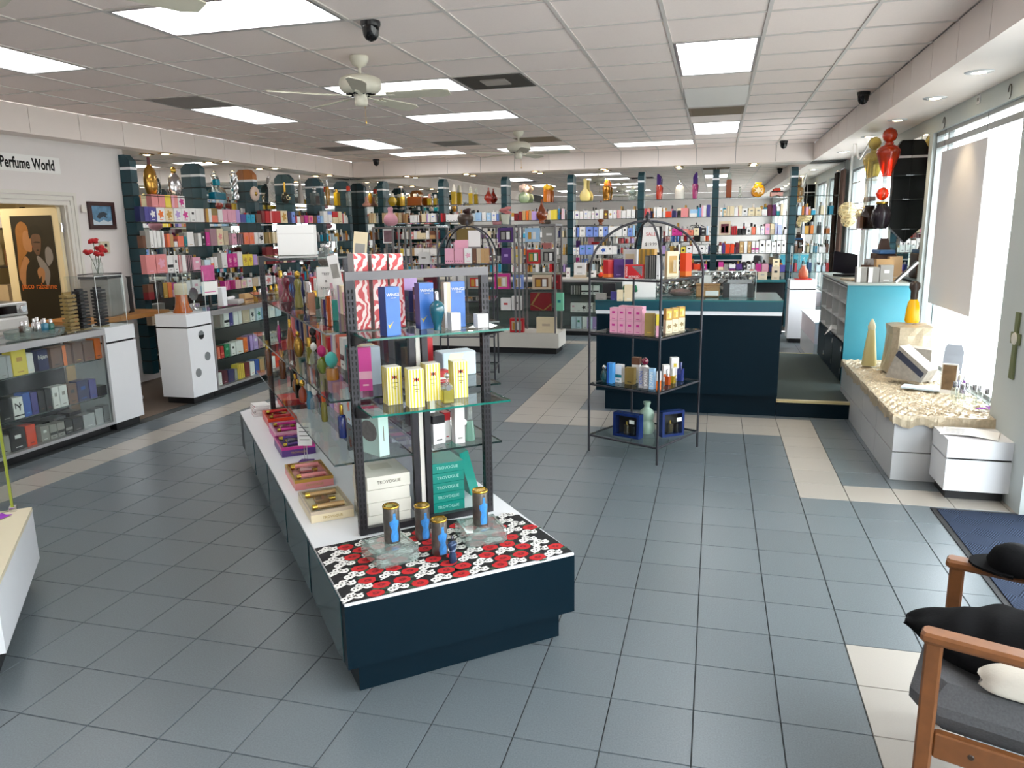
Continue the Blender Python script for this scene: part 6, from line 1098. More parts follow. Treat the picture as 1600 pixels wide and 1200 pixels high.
t = thing('flower_pot', 'white pot with curled pink silk flower on far gondola', 'flower pot', (-2.90, 10.55, 1.829)); MB().lathe([(.045, 0), (.065, .14), (.055, .14)], mat('pot_pale', 'd6d8c8', .5), 18).build('pot', t); r_ = MB()
for i in range(10): r_.lathe([(.01, 0), (.05, .02), (.04, .04), (.005, .045)], mat('pink_silk', 'd88888', .6), 8, off=(.045*math.cos(i*.7), .03*math.sin(i*.7), .13+.008*i))
r_.build('flower', t)
bottle('amber teardrop display bottle on pedestal atop far gondola', -2.36, 10.5, 1.829, P_drop(.08, .33), liq('b8541a', .65), None, None, .8, 0, name='display_bottle')
bottle('cyan twin sphere display bottle on the rear shelf near yellow cartons', -2.636, YB-.25, 1.91, [(.018, 0), (.027, .02), (.027, .08), (.013, .1), (.027, .13), (.024, .17), (.01, .19)], liq('2a9ad8', .6), P_cap(.01, .19, .03), CHROME, .7, 0)
t = thing('framed_photo', 'white framed black and pink photograph on far gondola', 'photo frame', (-4.66, 10.42, 1.585), 0); f = MB(); f.box(-.078, .078, -.008, .008, 0, .205, PAPER); f.build('mount', t); MB().box(-.062, .062, -.0095, -.008, .02, .185, mat('photo_mauve', '8a6a72', .5, noise=.9, nscale=10)).build('photo', t)
# ================================================================= STOREFRONT SIDE
t = thing('display_bench', 'low white panelled display bench under the storefront window', 'bench', (0, 0, 0)); BP = mat('bench_panel_grey_white', 'c2c4c6', .3, noise=.03, nscale=6)
MB().box(1.248, XR-.005, 5.518, 7.79, .01, .43, SDARK).build('core', t)
for (z0, z1) in ((.0, .20), (.205, .44)):
    for k in range(4): a = 5.52+k*.5675; MB().box(1.236, 1.248, a+.002, a+.5655, z0+.002, z1, BP).build('side_panel', t)
    MB().box(1.236, 1.60, 5.506, 5.518, z0+.002, z1, BP).build('end_panel', t); MB().box(1.602, XR-.005, 5.506, 5.518, z0+.002, z1, BP).build('end_panel', t)
MB().box(1.236, XR-.005, 5.506, 7.79, .43, .445, BP).build('top', t)
# crinkled gold cloth
b = MB(); rf = random.Random(4); nx, ny = 66, 170
GOLDC = mat('crinkled_champagne_cloth', 'b9ab92', .32, .18, noise=.22, nscale=60, bump=.8)
def wr(x, y): return .004*math.sin(x*47+9*math.sin(y*11))+.004*math.sin(y*53+7*math.sin(x*17))+.003*math.sin((x+y)*91)
vs = []
for j in range(ny+1):
    for i in range(nx+1):
        if i < 4: x = 1.221; zx = .405+.014*i+.011*math.sin(j*.21)+.007*math.sin(j*.47+1)+.006*math.sin(j*.09); 
        else: x = 1.224+(i-4)/(nx-4)*.70; zx = .466
        if j < 4: y = 5.486; zy = .395+.017*j+.014*math.sin(i*.4)
        else: y = 5.492+(j-4)/(ny-4)*2.27; zy = .466
        z = min(zx, zy); k = 1.0 if min(i, j) >= 6 else .25
        vs.append((x+k*rf.uniform(-.004, .004)-(.006*math.sin(j*.5)**2 if i < 4 else 0), y+k*rf.uniform(-.004, .004)-(.006*math.sin(i*.6)**2 if j < 4 else 0), z+k*(wr(x, y)+rf.uniform(-.003, .003))))
b.raw(vs, [(j*(nx+1)+i, j*(nx+1)+i+1, (j+1)*(nx+1)+i+1, (j+1)*(nx+1)+i) for j in range(ny) for i in range(nx)], GOLDC, False)
o = b.build('gold_cloth', label='crinkled champagne gold cloth draped over the bench', cat='cloth'); sm = o.modifiers.new('thick', 'SOLIDIFY'); sm.thickness = .002; sm.offset = 1
CZ = .472
t = thing('cloth_riser', 'gold cloth covered pedestal carrying the tall yellow bottle', 'riser', (1.66, 7.12, CZ+.014)); b = MB(); rf = random.Random(8)
vs = []; n = 20
for (z, r) in ((0, .20), (.08, .185), (.2, .175), (.33, .17), (.40, .175), (.41, .12), (.412, .02)):
    for i in range(n):
        a = 2*math.pi*i/n; q = r*1.13/max(abs(math.cos(a)), abs(math.sin(a)))*.88; q = min(q, r*1.25)*(1+rf.uniform(-.04, .04)); vs.append((q*math.cos(a), q*math.sin(a), z+rf.uniform(0, .008)))
b.raw(vs, [(k*n+i, k*n+(i+1) % n, (k+1)*n+(i+1) % n, (k+1)*n+i) for k in range(6) for i in range(n)]+[tuple(range(6*n, 7*n))], GOLDC, False); b.build('drape', t)
bottle('tall yellow display bottle with dark horn stopper on the cloth riser', 1.66, 7.12, CZ+.44, [(.05, 0), (.06, .02), (.055, .1), (.045, .17), (.03, .2)], mat('bright_yellow_glass', 'f0b400', .25), [(.028, .2), (.03, .22), (.03, .27), (.045, .30), (.04, .34), (.015, .355)], mat('horn_dark', '3a2e28', .3), .7, 0, n=20, name='display_bottle')
bottle('tall frosted cream figure bottle in front of the teal desk', 1.395, 7.37, CZ+.012, [(.06, 0), (.065, .02), (.055, .12), (.04, .25), (.03, .33)], mat('frosted_cream_glass', 'cfc58e', .35), [(.03, .33), (.035, .36), (.02, .40), (.004, .43)], mat('cream_stopper', 'd8d2b0', .4), .7, 0, name='display_bottle')
def wedge(name, p, rz, pts, th, m, band, lb):
    T = thing(name, lb, 'carton', p, rz); MB().prism(pts, -th, th, m, 'y').build('carton', T)
    if band: MB().raw([(a, -th-.001, z) for a, z in band], [tuple(range(len(band)))], mat('band_navy', '3a3f52', .5)).build('dark_band', T)
    return T
wedge('stone_print_carton', (1.56, 6.62, CZ+.04), -.75, [(-.16, 0), (.14, 0), (.19, .10), (-.06, .27)], .07, mat('stone_print', 'a9a39a', .5, noise=.35, nscale=30), [(-.09, .19), (-.06, .235), (.16, .075), (.135, .035)], 'tilted grey stone print carton with dark diagonal band')
wedge('stone_print_carton', (1.60, 6.86, CZ+.012), -.75, [(-.02, 0), (.22, 0), (.22, .26), (-.02, .26)], .06, mat('stone_print_b', 'b5b0a8', .5, noise=.3, nscale=30), [(.14, .02), (.2, .05), (.2, .12), (.14, .09)], 'upright grey stone print carton behind the tilted one')
t = thing('curved_display', 'grey curved shield shaped display panel on the gold cloth', 'display', (1.855, 6.52, CZ+.014), -.5); MB().prism([(-.06, .0), (.05, .0), (.06, .28), (.04, .33), (-.06, .33), (-.075, .30), (-.085, .15)], -.02, .02, mat('shield_grey', '9aa0aa', .35), 'y').build('panel', t)
t = thing('photo_card', 'leaning printed photo card in front of the shield display', 'card', (1.74, 6.22, CZ+.01), -.45); o = MB().box(-.055, .055, -.004, .004, 0, .23, PAPER).build('card', t); MB().box(-.046, .046, -.005, -.004, .03, .22, mat('photo_brown', '7a6248', .5, noise=.8, nscale=16)).build('photo', o)
t = thing('leaflet_pad', 'pale blue leaflet lying flat on the gold cloth', 'leaflet', (1.62, 6.36, CZ+.013), -.4); MB().box(-.16, .12, -.07, .07, 0, .012, pm('pb')).build('pages', t)
for k, (dx, dy, h, mm, cc, nm) in enumerate(((1.82, 6.32, .12, PURL, FROST, 'purple perfume bottle with frosted stopper by the window'), (1.85, 6.25, .10, liq('7a3a9a', .7), CHROME, 'slim violet perfume bottle by the window'), (1.70, 5.92, .11, CLEARG, SILV, 'tall clear bottle with silver cap, bench front group'), (1.745, 5.90, .10, CLEARG, SILV, 'clear bottle with silver cap, middle of bench front group'), (1.79, 5.95, .10, CLEARG, CHROME, 'clear bottle with chrome cap behind bench front group'), (1.80, 5.83, .11, CLEARG, SILV, 'clear cylinder bottle beside violet petals'), (1.84, 5.86, .10, CLEARG, CHROME, 'clear bottle with chrome cap beside violet petals'), (1.87, 5.80, .09, CLEARG, SILV, 'short clear bottle at the window end of bench'), (1.78, 6.10, .13, CLEARG, FROST, 'clear bottle with frosted stopper behind the front group'))): bottle(nm, dx, dy, CZ+.012, P_cyl(.022, h), mm, P_cap(.014, h, .04), cc, 1, 0)
for k, (x, y, a) in enumerate(((1.83, 5.72, 0), (1.87, 5.70, 1), (1.80, 5.70, 2), (1.88, 5.76, 3))):
    n = 8; MB().raw([(.03*math.cos(2*math.pi*i/n+a)*(1 if i % 2 else .6), .03*math.sin(2*math.pi*i/n+a)*(1 if i % 2 else .6), .004*(i % 2)) for i in range(n)]+[(0, 0, .008)], [(i, (i+1) % n, n) for i in range(n)], mat('violet_petal', '8a2aa8', .6)).build('silk_petal', None, (x, y, CZ+.016), 0, label='loose violet silk petal on the bench cloth by the window', cat='petal', group='loose violet petals')
# white cube with book
t = thing('white_cube', 'small white laminate cube stand in front of the bench', 'display stand', (0, 0, 0)); MB().box(1.50, 1.83, 5.20, 5.45, 0, .07, KICK).build('toe_kick', t); MB().box(1.47, 1.86, 5.14, 5.48, .07, .275, WLAM).build('body', t); MB().box(1.485, 1.845, 5.155, 5.465, .275, .288, SLOT).build('shadow_gap', t); MB().box(1.47, 1.86, 5.14, 5.48, .288, .405, WLAM).build('cap_block', t)
t = thing('open_magazine', 'open white catalogue lying on the small white cube', 'magazine', (1.64, 5.31, .406), -.35); MB().raw([(-.16, -.11, .004), (0, -.11, .016), (.16, -.11, .004), (.16, .11, .004), (0, .11, .016), (-.16, .11, .004)], [(0, 1, 4, 5), (1, 2, 3, 4)], PAPER).build('pages', t); MB().box(-.162, .162, -.112, .112, 0, .003, GYC).build('cover', t)
for k in range(4): MB().box(-.14, -.03, -.07+.035*k, -.062+.035*k, .013, .0145, GYC).build('print_line', t)
# cross ornament and hooks on the pier
t = thing('cross_ornament', 'olive wooden cross with pale round centre on the pier', 'ornament', (1.838, 5.30, .0), -math.pi/2); OLV2 = mat('olive_wood', '6c7550', .6)
b = MB().prism([(-.035, .78), (.035, .78), (.025, 1.0), (.07, 1.0), (.07, 1.07), (.025, 1.07), (.03, 1.2), (-.03, 1.2), (-.025, 1.07), (-.07, 1.07), (-.07, 1.0), (-.025, 1.0)], -.012, 0, OLV2, 'y'); b.build('cross', t); MB().lathe([(.04, 0), (.035, .008)], mat('pale_medal', 'd9d6cc', .4), 18, X=Matrix.Translation((0, -.012, 1.035)) @ Matrix.Rotation(math.pi/2, 4, 'X')).build('centre_disc', t)
t = thing('wall_socket', 'white double socket plate above the storefront window', 'socket', (XR-.001, 6.93, 2.69), -math.pi/2); MB().cbox(-.035, .035, -.008, 0, -.035, .035, WLAM, .004).build('plate', t); MB().box(-.018, -.006, -.009, -.008, -.012, .012, SLOT).box(.006, .018, -.009, -.008, -.012, .012, SLOT).build('slots', t)
for (y, z, lb) in ((6.25, 2.68, 'black wire hook on the wall above the window'), (7.85, 2.67, 'thin wire hook above the window near mirror strip')):
    MB().tube([(XR-.006, y+.03*math.cos(a*.5), z-.04+.0+.05*math.sin(a*.5)) for a in range(0, 10)], .003, BLK, 6).build('wire_hook', label=lb, cat='hook', loc=(0, 0, 0))
# blank poster board hung inside the window
t = thing('blank_board', 'large blank light grey poster board hanging in the storefront window', 'board', (XR-.02, 7.14, 0), -math.pi/2); MB().box(-.60, .60, -.006, .0, 1.03, 2.37, mat('board_grey', 'e2dfe0', .6)).build('board', t); MB().tube([(-.55, -.003, 2.37), (-.55, -.003, 2.56)], .0015, BLK, 5).tube([(.55, -.003, 2.37), (.55, -.003, 2.56)], .0015, BLK, 5).build('hanging_wires', t)
# fin with its shade painted in as near-black, and glass shelves on the storefront mirror
t = thing('wall_fin', 'faceted shelf fin with painted dark shade on the storefront mirror strip', 'shelf pylon', (XR-.007, 9.0, 0), -math.pi/2); b = MB()
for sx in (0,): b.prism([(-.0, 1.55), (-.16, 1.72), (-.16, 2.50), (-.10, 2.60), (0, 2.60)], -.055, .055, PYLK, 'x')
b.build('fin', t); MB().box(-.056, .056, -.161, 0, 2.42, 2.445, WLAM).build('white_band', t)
def wshelf(y0, y1, z, d, lb): 
    o = MB().box(XR-.01-d, XR-.008, y0, y1, z-.01, z, GLASS).build('glass_shelf', label=lb, cat='glass shelf', group='glass shelves at the storefront mirror'); MB().quad([(XR-.0106-d, y0, z-.01), (XR-.0106-d, y0, z), (XR-.0106-d, y1, z), (XR-.0106-d, y1, z-.01)], GEDGED).build('front_edge', o)
wshelf(8.40, 8.942, 2.22, .42, 'glass shelf under the red urn, window side of shaded fin'); wshelf(9.058, 9.75, 2.22, .42, 'glass shelf under the gold urn, desk side of shaded fin'); wshelf(8.45, 8.942, 1.99, .40, 'glass shelf under the orange ball, window side of shaded fin'); wshelf(9.058, 9.75, 1.99, .40, 'glass shelf with small boxes, desk side of shaded fin'); wshelf(8.40, 8.942, 1.70, .44, 'grey glass shelf under the dark vase, window side of fin'); wshelf(9.058, 9.75, 1.70, .44, 'grey glass shelf under the brown jar, desk side of fin')
bottle('large red orange glass urn with round stopper on storefront glass shelf', 1.70, 8.85, 2.221, [(.05, 0), (.055, .01), (.045, .03), (.08, .13), (.115, .24), (.12, .27), (.09, .31), (.04, .33), (.045, .35)], liq('e2521c', .45), P_ball(.075, .35), liq('e2521c', .55), 1, 0, n=24, name='display_urn')
bottle('large clear gold glass urn with round stopper on storefront glass shelf', 1.66, 9.40, 2.221, [(.06, 0), (.065, .01), (.055, .03), (.085, .13), (.11, .22), (.11, .25), (.08, .29), (.035, .31), (.04, .33)], liq('ead99a', .3), P_ball(.07, .33), liq('ead99a', .4), 1, 0, n=24, name='display_urn')
bottle('round orange glass ball ornament on storefront glass shelf', 1.66, 8.78, 1.991, P_ball(.065, 0)[:-1], liq('e8481a', .75), None, None, 1, 0, name='glass_ball', cat='ornament')
bottle('dark purple glossy vase with brass neck on storefront shelf', 1.66, 8.75, 1.701, [(.06, 0), (.075, .03), (.095, .12), (.09, .18), (.06, .23), (.05, .25)], mat('dark_purple_glaze', '241c26', .12), [(.055, .25), (.06, .26), (.055, .275)], GOLDM, 1, 0, n=24, name='display_vase', cat='vase')
bottle('dark brown jar in front of box row on storefront shelf', 1.64, 9.30, 1.701, [(.075, 0), (.085, .02), (.09, .14), (.075, .2), (.05, .23), (.055, .25)], mat('dark_brown_glass', '2a1712', .12), None, None, 1, 0, n=24, name='display_vase', cat='vase')
for k in range(5): pbox(1.53, 9.10+.045*k, 1.701, -math.pi/2, .04, .03, .13, ('br', 'mv', 'ma', 'be', 'br')[k], 'bk', 'p', 'storefront glass shelf before the dark brown jar')
for k in range(3): pbox(1.62, 9.12+.13*k, 1.991, -math.pi/2, .11, .06, .05, ('gy', 'be', 'tn')[k], 'wh', 'p', 'storefront glass shelf beside the orange ball')
# hanging rattan balls
RAT = mat('pale_gold_lattice', 'd8c79a', .5)
def lattice(x, y, z, r, lb, top=2.735):
    T = thing('hanging_ball', lb, 'ornament', (x, y, z)); b = MB()
    for k in range(9):
        X = Matrix.Rotation(k*.7, 3, 'Z') @ Matrix.Rotation(k*1.1, 3, 'X'); b.tube([X @ Vector((r*math.cos(2*math.pi*i/18), r*math.sin(2*math.pi*i/18), 0)) for i in range(18)], .006, RAT, 5, True)
    b.build('lattice', T); MB().lathe([(r*.2, -r*.8), (r*.75, -r*.4), (r*.82, 0), (r*.7, r*.5), (.01, r*.85)], gmat('lattice_inner', 'efe6cc', .3, .5, 'e2d7b4'), 14).build('liner', T); MB().tube([(0, 0, r), (0, 0, top-z)], .003, mat('white_cord', 'e8e4de', .6), 5).build('cord', T)
lattice(1.66, 10.9, 1.92, .115, 'pale gold lattice ball hanging on a cord by the end window'); lattice(1.62, 10.55, 1.80, .085, 'small pale gold ball hanging just below a larger one'); lattice(1.70, 9.95, 1.86, .095, 'pale gold lattice ball hanging beside the storefront shelves')
MB().tube([(1.66, 10.6, 2.73), (1.64, 10.3, 2.55), (1.64, 10.15, 2.52), (1.66, 9.9, 2.62), (1.68, 9.75, 2.73)], .012, mat('white_ribbon', 'eceae6', .6), 8).build('ribbon_swag', label='white ribbon swag hanging from the storefront soffit', cat='ribbon')
# brown striped curtain in the rear corner
t = thing('patterned_drape', 'narrow brown marbled drape beside the rear mirror', 'curtain', (XR-.05, 13.02, 0), -math.pi/2); b = MB(); n = 14; vs = []
for z in (.9, 2.58):
    for i in range(n+1): vs.append((-.16+.32*i/n, -.02+.018*(1 if i % 2 else -1), z))
b.raw(vs, [(i, i+1, n+2+i, n+1+i) for i in range(n)], mat('marbled_brown', '5a4238', .6, noise=.7, nscale=9), False); o = b.build('cloth', t); sm = o.modifiers.new('thick', 'SOLIDIFY'); sm.thickness = .004; MB().cyl((-.18, -.02, 2.6), (.18, -.02, 2.6), .01, CHROME).build('rod', t)
# ---- pigeonhole desk
t = thing('pigeonhole_desk', 'teal ended pigeonhole desk with dark green doors on the platform', 'desk', (1.285, 8.10, .157)); GYI = mat('pigeonhole_grey', 'c4c6c4', .4); W_, L, H = .58, 1.86, 1.0
MB().box(0, W_, 0, .025, 0, H, TEALB).build('teal_end_panel', t); MB().box(0, W_, L-.02, L, 0, H, TEALB).build('teal_end_panel', t); MB().box(.30, W_, .025, L-.02, 0, H-.02, GYI).build('carcass', t); MB().box(-.01, W_, -.01, L+.01, H, H+.02, mat('desk_top_grey', 'a9b2b0', .3)).build('desk_top', t)
for k in range(4):
    z = .44+.19*k if k < 3 else H-.02
    MB().box(.0, .30, .025, L-.02, z-.012, z, GYI).build('shelf_board', t)
for k in range(5): y = .025+(L-.065)*k/4; MB().box(0, .30, y, y+.016, .44, H-.02, GYI).build('divider', t)
MB().box(.02, .30, .025, L-.02, 0, .42, GYI).build('cupboard_body', t)
for k in range(3):
    y = .03+k*.60; d = MB().box(-.012, .006, y, y+.59, .03, .42, TEALD).build('cupboard_door', t)
    for z in (.1, .33): MB().box(-.016, -.012, y+.005, y+.05, z, z+.05, CHROME).build('hinge', d)
for k, (y, z, c) in enumerate(((.3, .64, 'rd'), (.75, .83, 'rd'), (.3, .45, 'tn'), (.15, .64, 'br'), (1.2, .64, 'sa'))): MB().cbox(-.05, .05, -.04, .04, 0, .07, pm(c), .01).build('desk_trinket', None, (1.285+.12, 8.10+y, .157+z-.0 if z != .45 else .157+.442), .3*k, label='small %s box in the desk pigeonhole, %s of five' % (PAL[c][0], ORD[k]), cat='box', group='boxes in the pigeonholes')
MB().raw([(0, 0, 0), (.2, .1, -.05), (.22, .3, -.02), (.02, .22, .02), (-.06, .1, -.08)], [(0, 1, 2, 3), (0, 3, 4)], PAPER).build('loose_paper', None, (1.24, 8.6, .66), 0, label='curled white sheet hanging out of the desk pigeonhole', cat='paper')
DZ = 1.178
for (u, v, w_, d, h, c, a, s_, lb) in ((1346, 446, .09, .12, .15, 'gy', 'wh', 'v', 'desk top, first of grey binders'), (1361, 446, .10, .12, .15, 'gy', 'wh', 'v', 'desk top, second of grey binders'), (1379, 445, .12, .12, .17, 'gy', 'wh', 'e', 'desk top beside kraft cartons'), (1363, 430, .08, .1, .13, 'cr', 'wh', 'p', 'desk top behind the grey binders'), (1400, 432, .16, .12, .22, 'tn', 'cr', 'p', 'desk top, kraft carton at window'), (1415, 428, .12, .12, .24, 'tn', 'be', 'p', 'desk top, taller kraft carton')): 
    xx, yy_ = {1346: (1.42, 8.25), 1361: (1.53, 8.25), 1379: (1.65, 8.27), 1363: (1.50, 8.40), 1400: (1.66, 8.44), 1415: (1.79, 8.58)}[u]; pbox(xx, yy_, DZ+.001, 0, w_, d, h, c, a, s_, lb, 'boxes on the desk')
t = thing('laptop', 'open dark laptop or tray tilted up on the desk', 'laptop', (1.48, 9.25, DZ+.004), .4); MB().box(-.15, .15, -.1, .1, 0, .02, BLK).build('base', t); l = MB().box(-.15, .15, 0, .012, 0, .24, mat('dark_violet_plastic', '1c1824', .3)).build('screen', t); l.location = (0, .1, .02); l.rotation_euler = (-.25, .15, 0)
t = thing('card_box', 'brown card file box with grey tabs on the desk', 'box', (1.60, 8.68, DZ+.001), .5); MB().box(-.06, .06, -.1, .1, 0, .15, pm('br')).build('box', t)
for k in range(4): MB().box(-.055, .055, -.09+.05*k, -.085+.05*k, .1, .17+.015*k, GYC).build('tab_card', t)
MB().cbox(-.08, .08, -.12, .12, 0, .02, pm('be'), .004).build('paper_stack', None, (1.40, 8.55, DZ+.001), .3, label='low stack of beige papers on the desk edge', cat='papers')
t = thing('tilted_panel', 'white panel with black edge leaning on the desk', 'panel', (1.745, 8.25, DZ+.002), 0); o = MB().box(-.01, .01, -.02, .02, 0, .27, PAPER).box(-.02, -.01, -.02, .02, 0, .27, BLK).build('panel', t); o.rotation_euler = (0, .75, 0)
# brown shelf of gift wrap under the fin
t = thing('wrapped_gift', 'brown paper gift with blue ribbon on the window ledge beyond desk', 'gift', (1.745, 8.93, DZ+.001), 0); MB().cbox(-.1, .1, -.16, .16, 0, .26, mat('gift_brown', '5a3a2c', .5), .01).build('box', t); MB().cbox(-.08, .08, -.2, .2, .26, .30, mat('gift_blue', '3f6ea8', .5), .01).build('blue_ribbon', t); MB().prism([(-.06, .30), (.06, .30), (.03, .42), (-.03, .42)], -.04, .04, mat('gift_brown', '5a3a2c', .5), 'y').build('bow', t)
# far white column with acrylic cover and orange perfume
column(1.10, 1.48, 12.02, 12.42, 'tall white column with acrylic cover and orange bottle in the rear corner')
t = thing('acrylic_cover', 'clear acrylic cover over the orange bottle in the rear corner', 'acrylic box', (1.29, 12.22, .946)); a = .17; b = MB()
b.box(-a, a, -a, -a+.005, 0, .5, ACRY).box(-a, a, a-.005, a, 0, .5, ACRY).box(-a, -a+.005, -a+.005, a-.005, 0, .5, ACRY).box(a-.005, a, -a+.005, a-.005, 0, .5, ACRY).box(-a, a, -a, a, .5, .505, ACRY); b.build('panes', t); e = MB()
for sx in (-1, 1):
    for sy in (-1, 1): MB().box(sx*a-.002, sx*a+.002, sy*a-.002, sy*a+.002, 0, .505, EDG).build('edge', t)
bottle('orange red gourd bottle with clear neck under the corner acrylic cover', 1.30, 12.2, .957, [(.05, 0), (.075, .03), (.07, .12), (.03, .18), (.025, .2)], liq('e0641a', .7), P_cap(.012, .2, .12), CLEARG, 1, 0, name='display_bottle'); MB().cbox(-.12, .12, -.12, .12, 0, .008, mat('red_felt', 'c0201c', .8), .003).build('red_mat', None, (1.30, 12.2, .947), 0, label='flat red felt pad under the orange gourd bottle', cat='pad')
t = thing('low_drawer_unit', 'low white drawer bench beyond the pigeonhole desk', 'drawer unit', (0, 0, 0)); MB().box(1.26, 1.93, 10.15, 11.7, .0, .26, BP).build('lower_drawer', t); MB().box(1.26, 1.93, 10.15, 11.7, .265, .52, mat('drawer_pinkish', 'd8ccd2', .35)).build('upper_drawer', t); MB().box(1.25, 1.93, 10.14, 11.71, .525, .54, WLAM).build('top', t)
# ================================================================= ENTRANCE MAT, ARMCHAIR, NEAR PLATFORM
t = thing('door_mat', 'dark blue ribbed entrance mat with black rubber border', 'mat', (1.36, 4.15, 0)); MB().box(0, .62, -.9, .82, .0005, .006, mat('rubber_black', '17181c', .6)).build('rubber_border', t)
def matmat():
    m = bpy.data.materials.new('mat_blue_ribbed'); m.use_nodes = True; n = m.node_tree; p = n.nodes['Principled BSDF']; p.inputs['Roughness'].default_value = .95; p.inputs['Specular IOR Level'].default_value = .15
    tc = n.nodes.new('ShaderNodeTexCoord'); mp = n.nodes.new('ShaderNodeMapping'); mp.inputs['Rotation'].default_value = (0, 0, math.radians(32)); n.links.new(tc.outputs['Object'], mp.inputs['Vector'])
    ck = n.nodes.new('ShaderNodeTexChecker'); ck.inputs['Scale'].default_value = 7.5; n.links.new(mp.outputs[0], ck.inputs['Vector'])
    wa = n.nodes.new('ShaderNodeTexWave'); wb_ = n.nodes.new('ShaderNodeTexWave'); wb_.bands_direction = 'Y'
    for q in (wa, wb_): q.inputs['Scale'].default_value = 28; n.links.new(mp.outputs[0], q.inputs['Vector'])
    mx = n.nodes.new('ShaderNodeMix'); mx.data_type = 'FLOAT'; n.links.new(ck.outputs['Fac'], mx.inputs['Factor']); n.links.new(wa.outputs['Fac'], mx.inputs['A']); n.links.new(wb_.outputs['Fac'], mx.inputs['B'])
    cr = n.nodes.new('ShaderNodeValToRGB'); cr.color_ramp.elements[0].color = lin('161c28')+(1,); cr.color_ramp.elements[1].color = lin('38445a')+(1,); n.links.new(mx.outputs['Result'], cr.inputs[0]); n.links.new(cr.outputs[0], p.inputs['Base Color'])
    bp = n.nodes.new('ShaderNodeBump'); bp.inputs['Strength'].default_value = .7; bp.inputs['Distance'].default_value = .003; n.links.new(mx.outputs['Result'], bp.inputs['Height']); n.links.new(bp.outputs[0], p.inputs['Normal'])
    return m
MB().box(.03, .60, -.87, .79, .006, .011, matmat()).build('ribbed_pile', t)
OAK = mat('oak_brown', '7d4e2b', .4, noise=.3, nscale=22); GRF = mat('grey_tweed', '5c5d60', .9, noise=.35, nscale=160, bump=.7)
t = thing('armchair', 'oak framed armchair with grey upholstered seat beside the entrance mat', 'armchair', (.715, 2.43, 0), math.atan2(.935, .355)); aw = .285
for sx in (-1, 1):
    x = sx*aw; g = MB().cbox(x-.0175, x+.0175, -.045, .0, 0, .60, OAK, .006); g.build('front_leg', t); MB().cbox(x-.0175, x+.0175, -.60, -.555, 0, .60, OAK, .006).build('rear_leg', t)
    MB().cbox(x-.028, x+.028, -.62, .012, .60, .632, OAK, .009).build('armrest', t); r = MB().cbox(x-.014, x+.014, -.555, -.045, .25, .33, OAK, .005).build('side_rail', t)
    for yy in (-.14, -.46): MB().lathe([(.009, 0), (.007, .003)], mat('screw_dark', '3a2c22', .4), 10, X=Matrix.Translation((x+sx*.0141, yy, .29)) @ Matrix.Rotation(sx*math.pi/2, 4, 'Y')).build('screw', r)
MB().cbox(-aw+.02, aw-.02, -.55, .035, .305, .455, GRF, .06).build('seat', t); MB().cbox(-aw+.02, aw-.02, -.66, -.55, .45, .86, GRF, .04).build('backrest', t)
def drape_blob(name, loc, rz, prof, m, lb, seed, cat='garment'):
    """prof: list of (y, halfwidth, height) sections"""
    rf = random.Random(seed); b = MB(); n = 14; vs = []
    for (yv, hw, hh, zz) in prof:
        for i in range(n):
            a = 2*math.pi*i/n; s_ = math.sin(a); q = 1+rf.uniform(-.16, .12)
            vs.append((hw*math.cos(a)*q, yv+rf.uniform(-.02, .02)*(.3 if hw < .05 else 1), zz+(hh*s_*q if s_ > 0 else .012*s_)))
    L = len(prof); b.raw(vs, [(k*n+i, k*n+(i+1) % n, (k+1)*n+(i+1) % n, (k+1)*n+i) for k in range(L-1) for i in range(n)]+[tuple(range(n)), tuple(range((L-1)*n+n-1, (L-1)*n-1, -1))], m, True)
    o = b.build(name, None, loc, rz, label=lb, cat=cat); ss = o.modifiers.new('smooth', 'SUBSURF'); ss.levels = 2; ss.render_levels = 2; return o
CR = math.atan2(.935, .355)
drape_blob('black_jacket', (.715, 2.43, .464), CR, [(.085, .03, .01, .045), (.06, .06, .03, .04), (.02, .11, .06, .03), (-.02, .14, .08, .02), (-.06, .17, .11, .016), (-.1, .18, .10, .016), (-.15, .2, .135, .016), (-.2, .2, .115, .016), (-.26, .2, .14, .016), (-.32, .2, .12, .016), (-.42, .2, .11, .014), (-.5, .15, .06, .014)], mat('black_wool', '08080a', .9, bump=.5, nscale=120, spec=.15), 'black knitted jacket bundled over the armchair seat', 3)
o = drape_blob('fleece_lining', (0, 0, 0), 0, [(-.14, .05, .03, .0), (-.17, .09, .06, .0), (-.24, .10, .08, .0), (-.33, .09, .08, .0), (-.42, .07, .05, .0)], mat('cream_fleece', 'd8d2c6', .9, bump=.6, nscale=140), 'cream fleece lining', 6, None)
o.parent = bpy.data.objects['black_jacket']; o.location = (-.17, 0, .01)
t = thing('black_hat', 'black knitted hat lying on the far armrest of the armchair', 'hat', (.985, 2.632, .634), CR); MB().lathe([(.075, 0), (.08, .025), (.065, .06), (.035, .08), (.005, .085)], mat('black_wool', '0d0d10', .85), 16).build('crown', t); MB().prism([(.05*math.cos(a*.35)*1.8, .05*math.sin(a*.35)*2.6) for a in range(10)], .0, .008, mat('black_wool', '0d0d10', .85)).build('brim', t)
